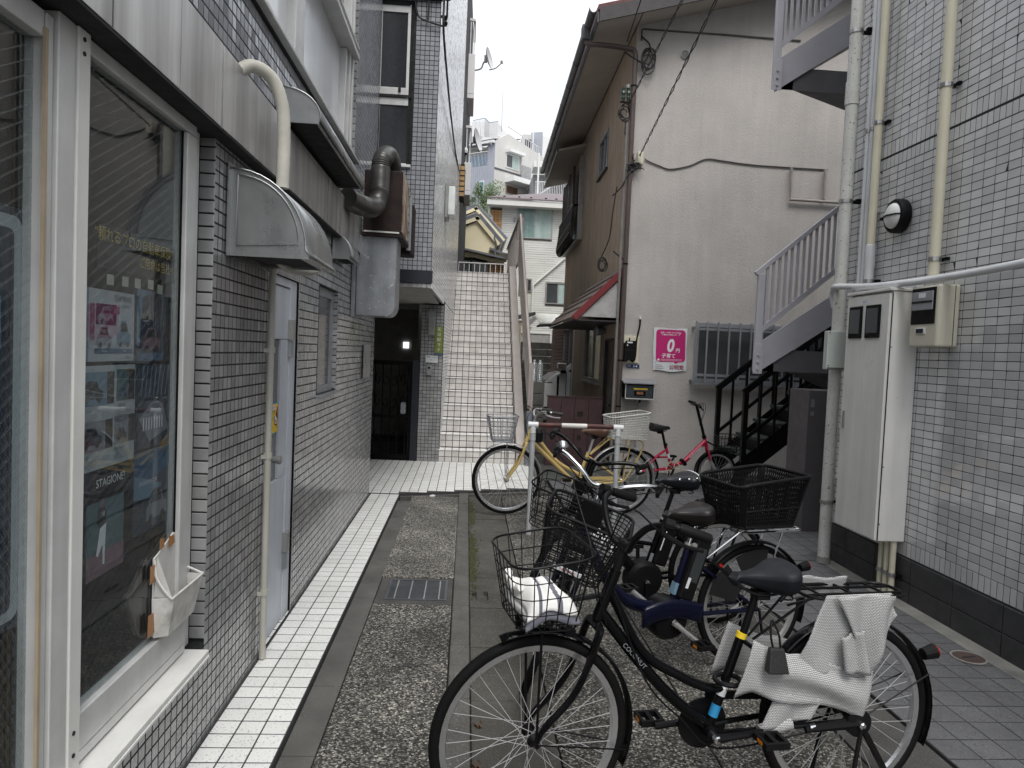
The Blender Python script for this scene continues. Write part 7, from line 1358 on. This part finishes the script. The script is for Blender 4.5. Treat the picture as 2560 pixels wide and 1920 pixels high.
part('slate_roof',MB().prism([c1+zz(18.62)-ul*.0+nl*.3,c1+ul*5+zz(18.45)+nl*.3,c1+ul*5+zz(19.55)-nl*2.5,c1+zz(19.55)-nl*2.2+ur*1.2],zz(.08)),m_aptroof,ap); part('roof_fascia',fac(c1,ul,nl,.0,5,18.40,18.61,.05,.3),m_aptwhite,ap)
for a_ in (.95,2.35):
    w=part('window',fac(c1,ul,nl,a_,a_+.46,14.45,15.5,.0,.05),m_aptwhite,ap); part('pane',fac(c1,ul,nl,a_+.07,a_+.39,14.52,15.43,.051,.06),m_bluecurt,w)
part('render_wall',MB().prism([c1+zz(0),c3+zz(0),c3+zz(18.5),c1+ur*1.4+zz(19.5),c1+zz(18.62)],-nr*.2),m_aptbeige,ap)
part('string_course',fac(c1,ur,nr,0,5.4,16.38,16.5,.0,.05),m_aptroof,ap)
part('canopy',fac(c1,ur,nr,1.2,3.0,17.95,18.2,.0,.55),m_aptwhite,ap)
w=part('window',fac(c1,ur,nr,1.25,2.75,16.75,17.9,.0,.06),m_aptwhite,ap); part('pane',fac(c1,ur,nr,1.32,1.95,16.85,17.8,.061,.08),m_winglass,w); part('pane',fac(c1,ur,nr,2.02,2.68,16.85,17.8,.061,.08),m_curtain,w)
part('balcony_front',fac(c1,ur,nr,2.1,3.2,15.95,16.95,1.0,1.06),m_alud,ap); part('balcony_side',MB().prism([c1+ur*3.2+nr*0+zz(15.9),c1+ur*3.2+nr*1.06+zz(15.9),c1+ur*3.2+nr*1.06+zz(17.0),c1+ur*3.2+zz(17.0)],ur*.08),m_aptbeige,ap); part('ledge',fac(c1,ur,nr,1.25,3.9,15.55,15.95,.0,1.06),m_aptwhite,ap)
w=part('window',fac(c1,ur,nr,1.35,2.8,14.7,15.35,.0,.05),m_brown,ap); part('pane',fac(c1,ur,nr,1.42,2.73,14.75,15.3,.051,.06),m_leatherb,w)
part('wall_pipe',MB().tube([c1+ur*3.0+nr*.1+zz(18.2),c1+ur*3.1+nr*.1+zz(16.6)],.07,6),m_aptwhite,ap)
for k in range(16): part('roof_baluster',MB().bar(c1+ur*(1.5+k*.25)-nr*.1+zz(19.5-.05*k),c1+ur*(1.5+k*.25)-nr*.1+zz(20.1-.05*k),.03,.03),m_wgrey,ap)
part('roof_handrail',MB().bar(c1+ur*1.45-nr*.1+zz(20.12),c1+ur*5.4-nr*.1+zz(19.32),.05,.05),m_wgrey,ap)
rb2=thing('white_rooftop_block','white upper block with railed rooftop terraces behind the cladding','building',(1,67,0)); part('body',MB().prism([(-4.8,66.6,0),(2.0,66,0),(3.2,70,0),(-4,72,0)],zz(22.6)),m_aptwhite,rb2); part('side_body',MB().prism([(2.02,66.1,0),(4.6,67.6,0),(4.6,72,0),(3.22,70,0)],zz(21.4)),m_aptbeige,rb2)
pts=[(-.3,65.3,22.4),(.75,65.0,22.6),(1.2,65.4,22.35),(2.0,65.2,22.45)]
part('terrace',MB().prism([(-2,66.59,20.0),(2.0,65.99,20.0),(2.1,65.0,20.0),(-2,65.0,20.0)],zz(.9)),m_aptwhite,rb2)
for (p,q) in zip(pts[:-1],pts[1:]):
    part('terrace_handrail',MB().bar(p,q,.05,.05),m_alug,rb2); n_=9
    for k in range(n_): a_=V(p).lerp(V(q),k/n_); part('baluster',MB().bar(a_,(a_.x,a_.y,20.9),.03,.03),m_alug,rb2)
for k in range(3): part('roof_pipe',MB().tube([(.1+.2*k,64.9,20.9),(.1+.2*k,64.9,21.6)],.06,6),m_aptwhite,rb2)
solo('antenna_mast',MB().tube([(2.35,66.6,22.0),(2.33,66.6,25.9)],[.03,.015],6),m_alug,'thin antenna mast against the sky above the far roofs','antenna')
tb2=thing('grey_stairwell_tower','grey-blue stairwell tower beside a tall glazed window on the hill','building',(5.8,64,0)); part('body',MB().prism([(4.9,63.8,0),(5.9,63.4,0),(6.0,66,0),(5.0,66,0)],zz(21.2)),m_aptblue,tb2); part('white_side',MB().prism([(5.91,63.4,0),(7.4,64.6,0),(7.4,67,0),(6.01,66,0)],zz(20.9)),m_aptwhite,tb2)
w=part('stair_window',MB().box(4.32,4.88,63.0,63.1,17.6,20.4),m_alug,tb2)
for k in range(2): part('pane',MB().box(4.36+.27*k,4.58+.27*k,62.97,62.995,17.7,20.3),m_winglass,w)
part('pipe',MB().tube([(5.02,62.9,17.4),(5.02,62.9,21)],.06,6),m_aptwhite,tb2); part('window_wall',MB().box(4.1,4.9,63.11,65,0,20.8),m_aptbeige,tb2)
gb2=thing('grey_balcony_block','grey balcony block with white railings right of the pale apartment house','building',(6,55,0)); part('body',MB().box(4.6,12,56,62,0,15.6),M('mid_grey_wall',(.28,.29,.30),.8),gb2); part('slab',MB().box(4.45,12,53.9,56,15.65,16.1),m_aptwhite,gb2); part('balcony_floor',MB().box(4.55,12,54.0,55.99,13.1,13.3),m_aptwhite,gb2)  # body wall is one even mid grey
for k in range(28): part('baluster',MB().box(4.65+.13*k,4.69+.13*k,54.02,54.06,13.3,14.55),m_wgrey,gb2)
part('handrail',MB().box(4.6,12,54.0,54.08,14.55,14.62),m_wgrey,gb2); part('pole',MB().lathe([(.07,10),(.07,16.6)],(4.78,53.6,0),(0,0,1),10),m_aptwhite,gb2); part('door_recess',MB().box(6.0,7.6,55.9,55.99,13.3,15.2),m_winglass,gb2); part('hose',MB().tube(crv([(4.7,53.5,13.4),(5.6,53.5,14.0),(6.5,53.5,14.9),(6.9,53.5,15.1),(7.2,53.5,14.6)],5),.04,6),m_wgrey,gb2)
# tree between the houses
t=thing('green_tree','leafy green tree between the yellow house and the pale apartment house','tree',(.9,34,0))
part('trunk',MB().tube(crv([(.9,34,0),(.85,34,3),(.9,34,5.6),(.8,34.1,7.8)],4),[.16]*4+[.13]*4+[.09]*5,8).tube([(.85,34,4),(.3,34.2,6.6),(.1,34.2,7.6)],[.08,.05,.02],6).tube([(.88,34,4.6),(1.2,33.8,6.6),(1.25,33.8,7.6)],[.08,.05,.02],6),m_bark,t)
lf=MB(); cl=[(V((random.uniform(-.45,1.65),34+random.uniform(-.8,.8),random.uniform(6.9,9.3))),random.uniform(.25,.5)) for _ in range(70)]
cl=[(c_,r_) for c_,r_ in cl if ((c_.x-.6)/1.1)**2+((c_.z-7.9)/1.55)**2<1.05]
for c_,r_ in cl:
    for _ in range(210):
        d=V((random.gauss(0,1),random.gauss(0,1),random.gauss(0,1))); d=d.normalized()*r_*random.random()**.4; p=c_+d; s_=random.uniform(.03,.06); u=V((random.gauss(0,1),random.gauss(0,1),random.gauss(0,.7))).normalized(); v=u.orthogonal().normalized()
        lf.add([p-u*s_,p+v*s_*.5,p+u*s_,p-v*s_*.5],[(0,1,2,3)])
part('crown',lf,m_leaf,t,kind='stuff')
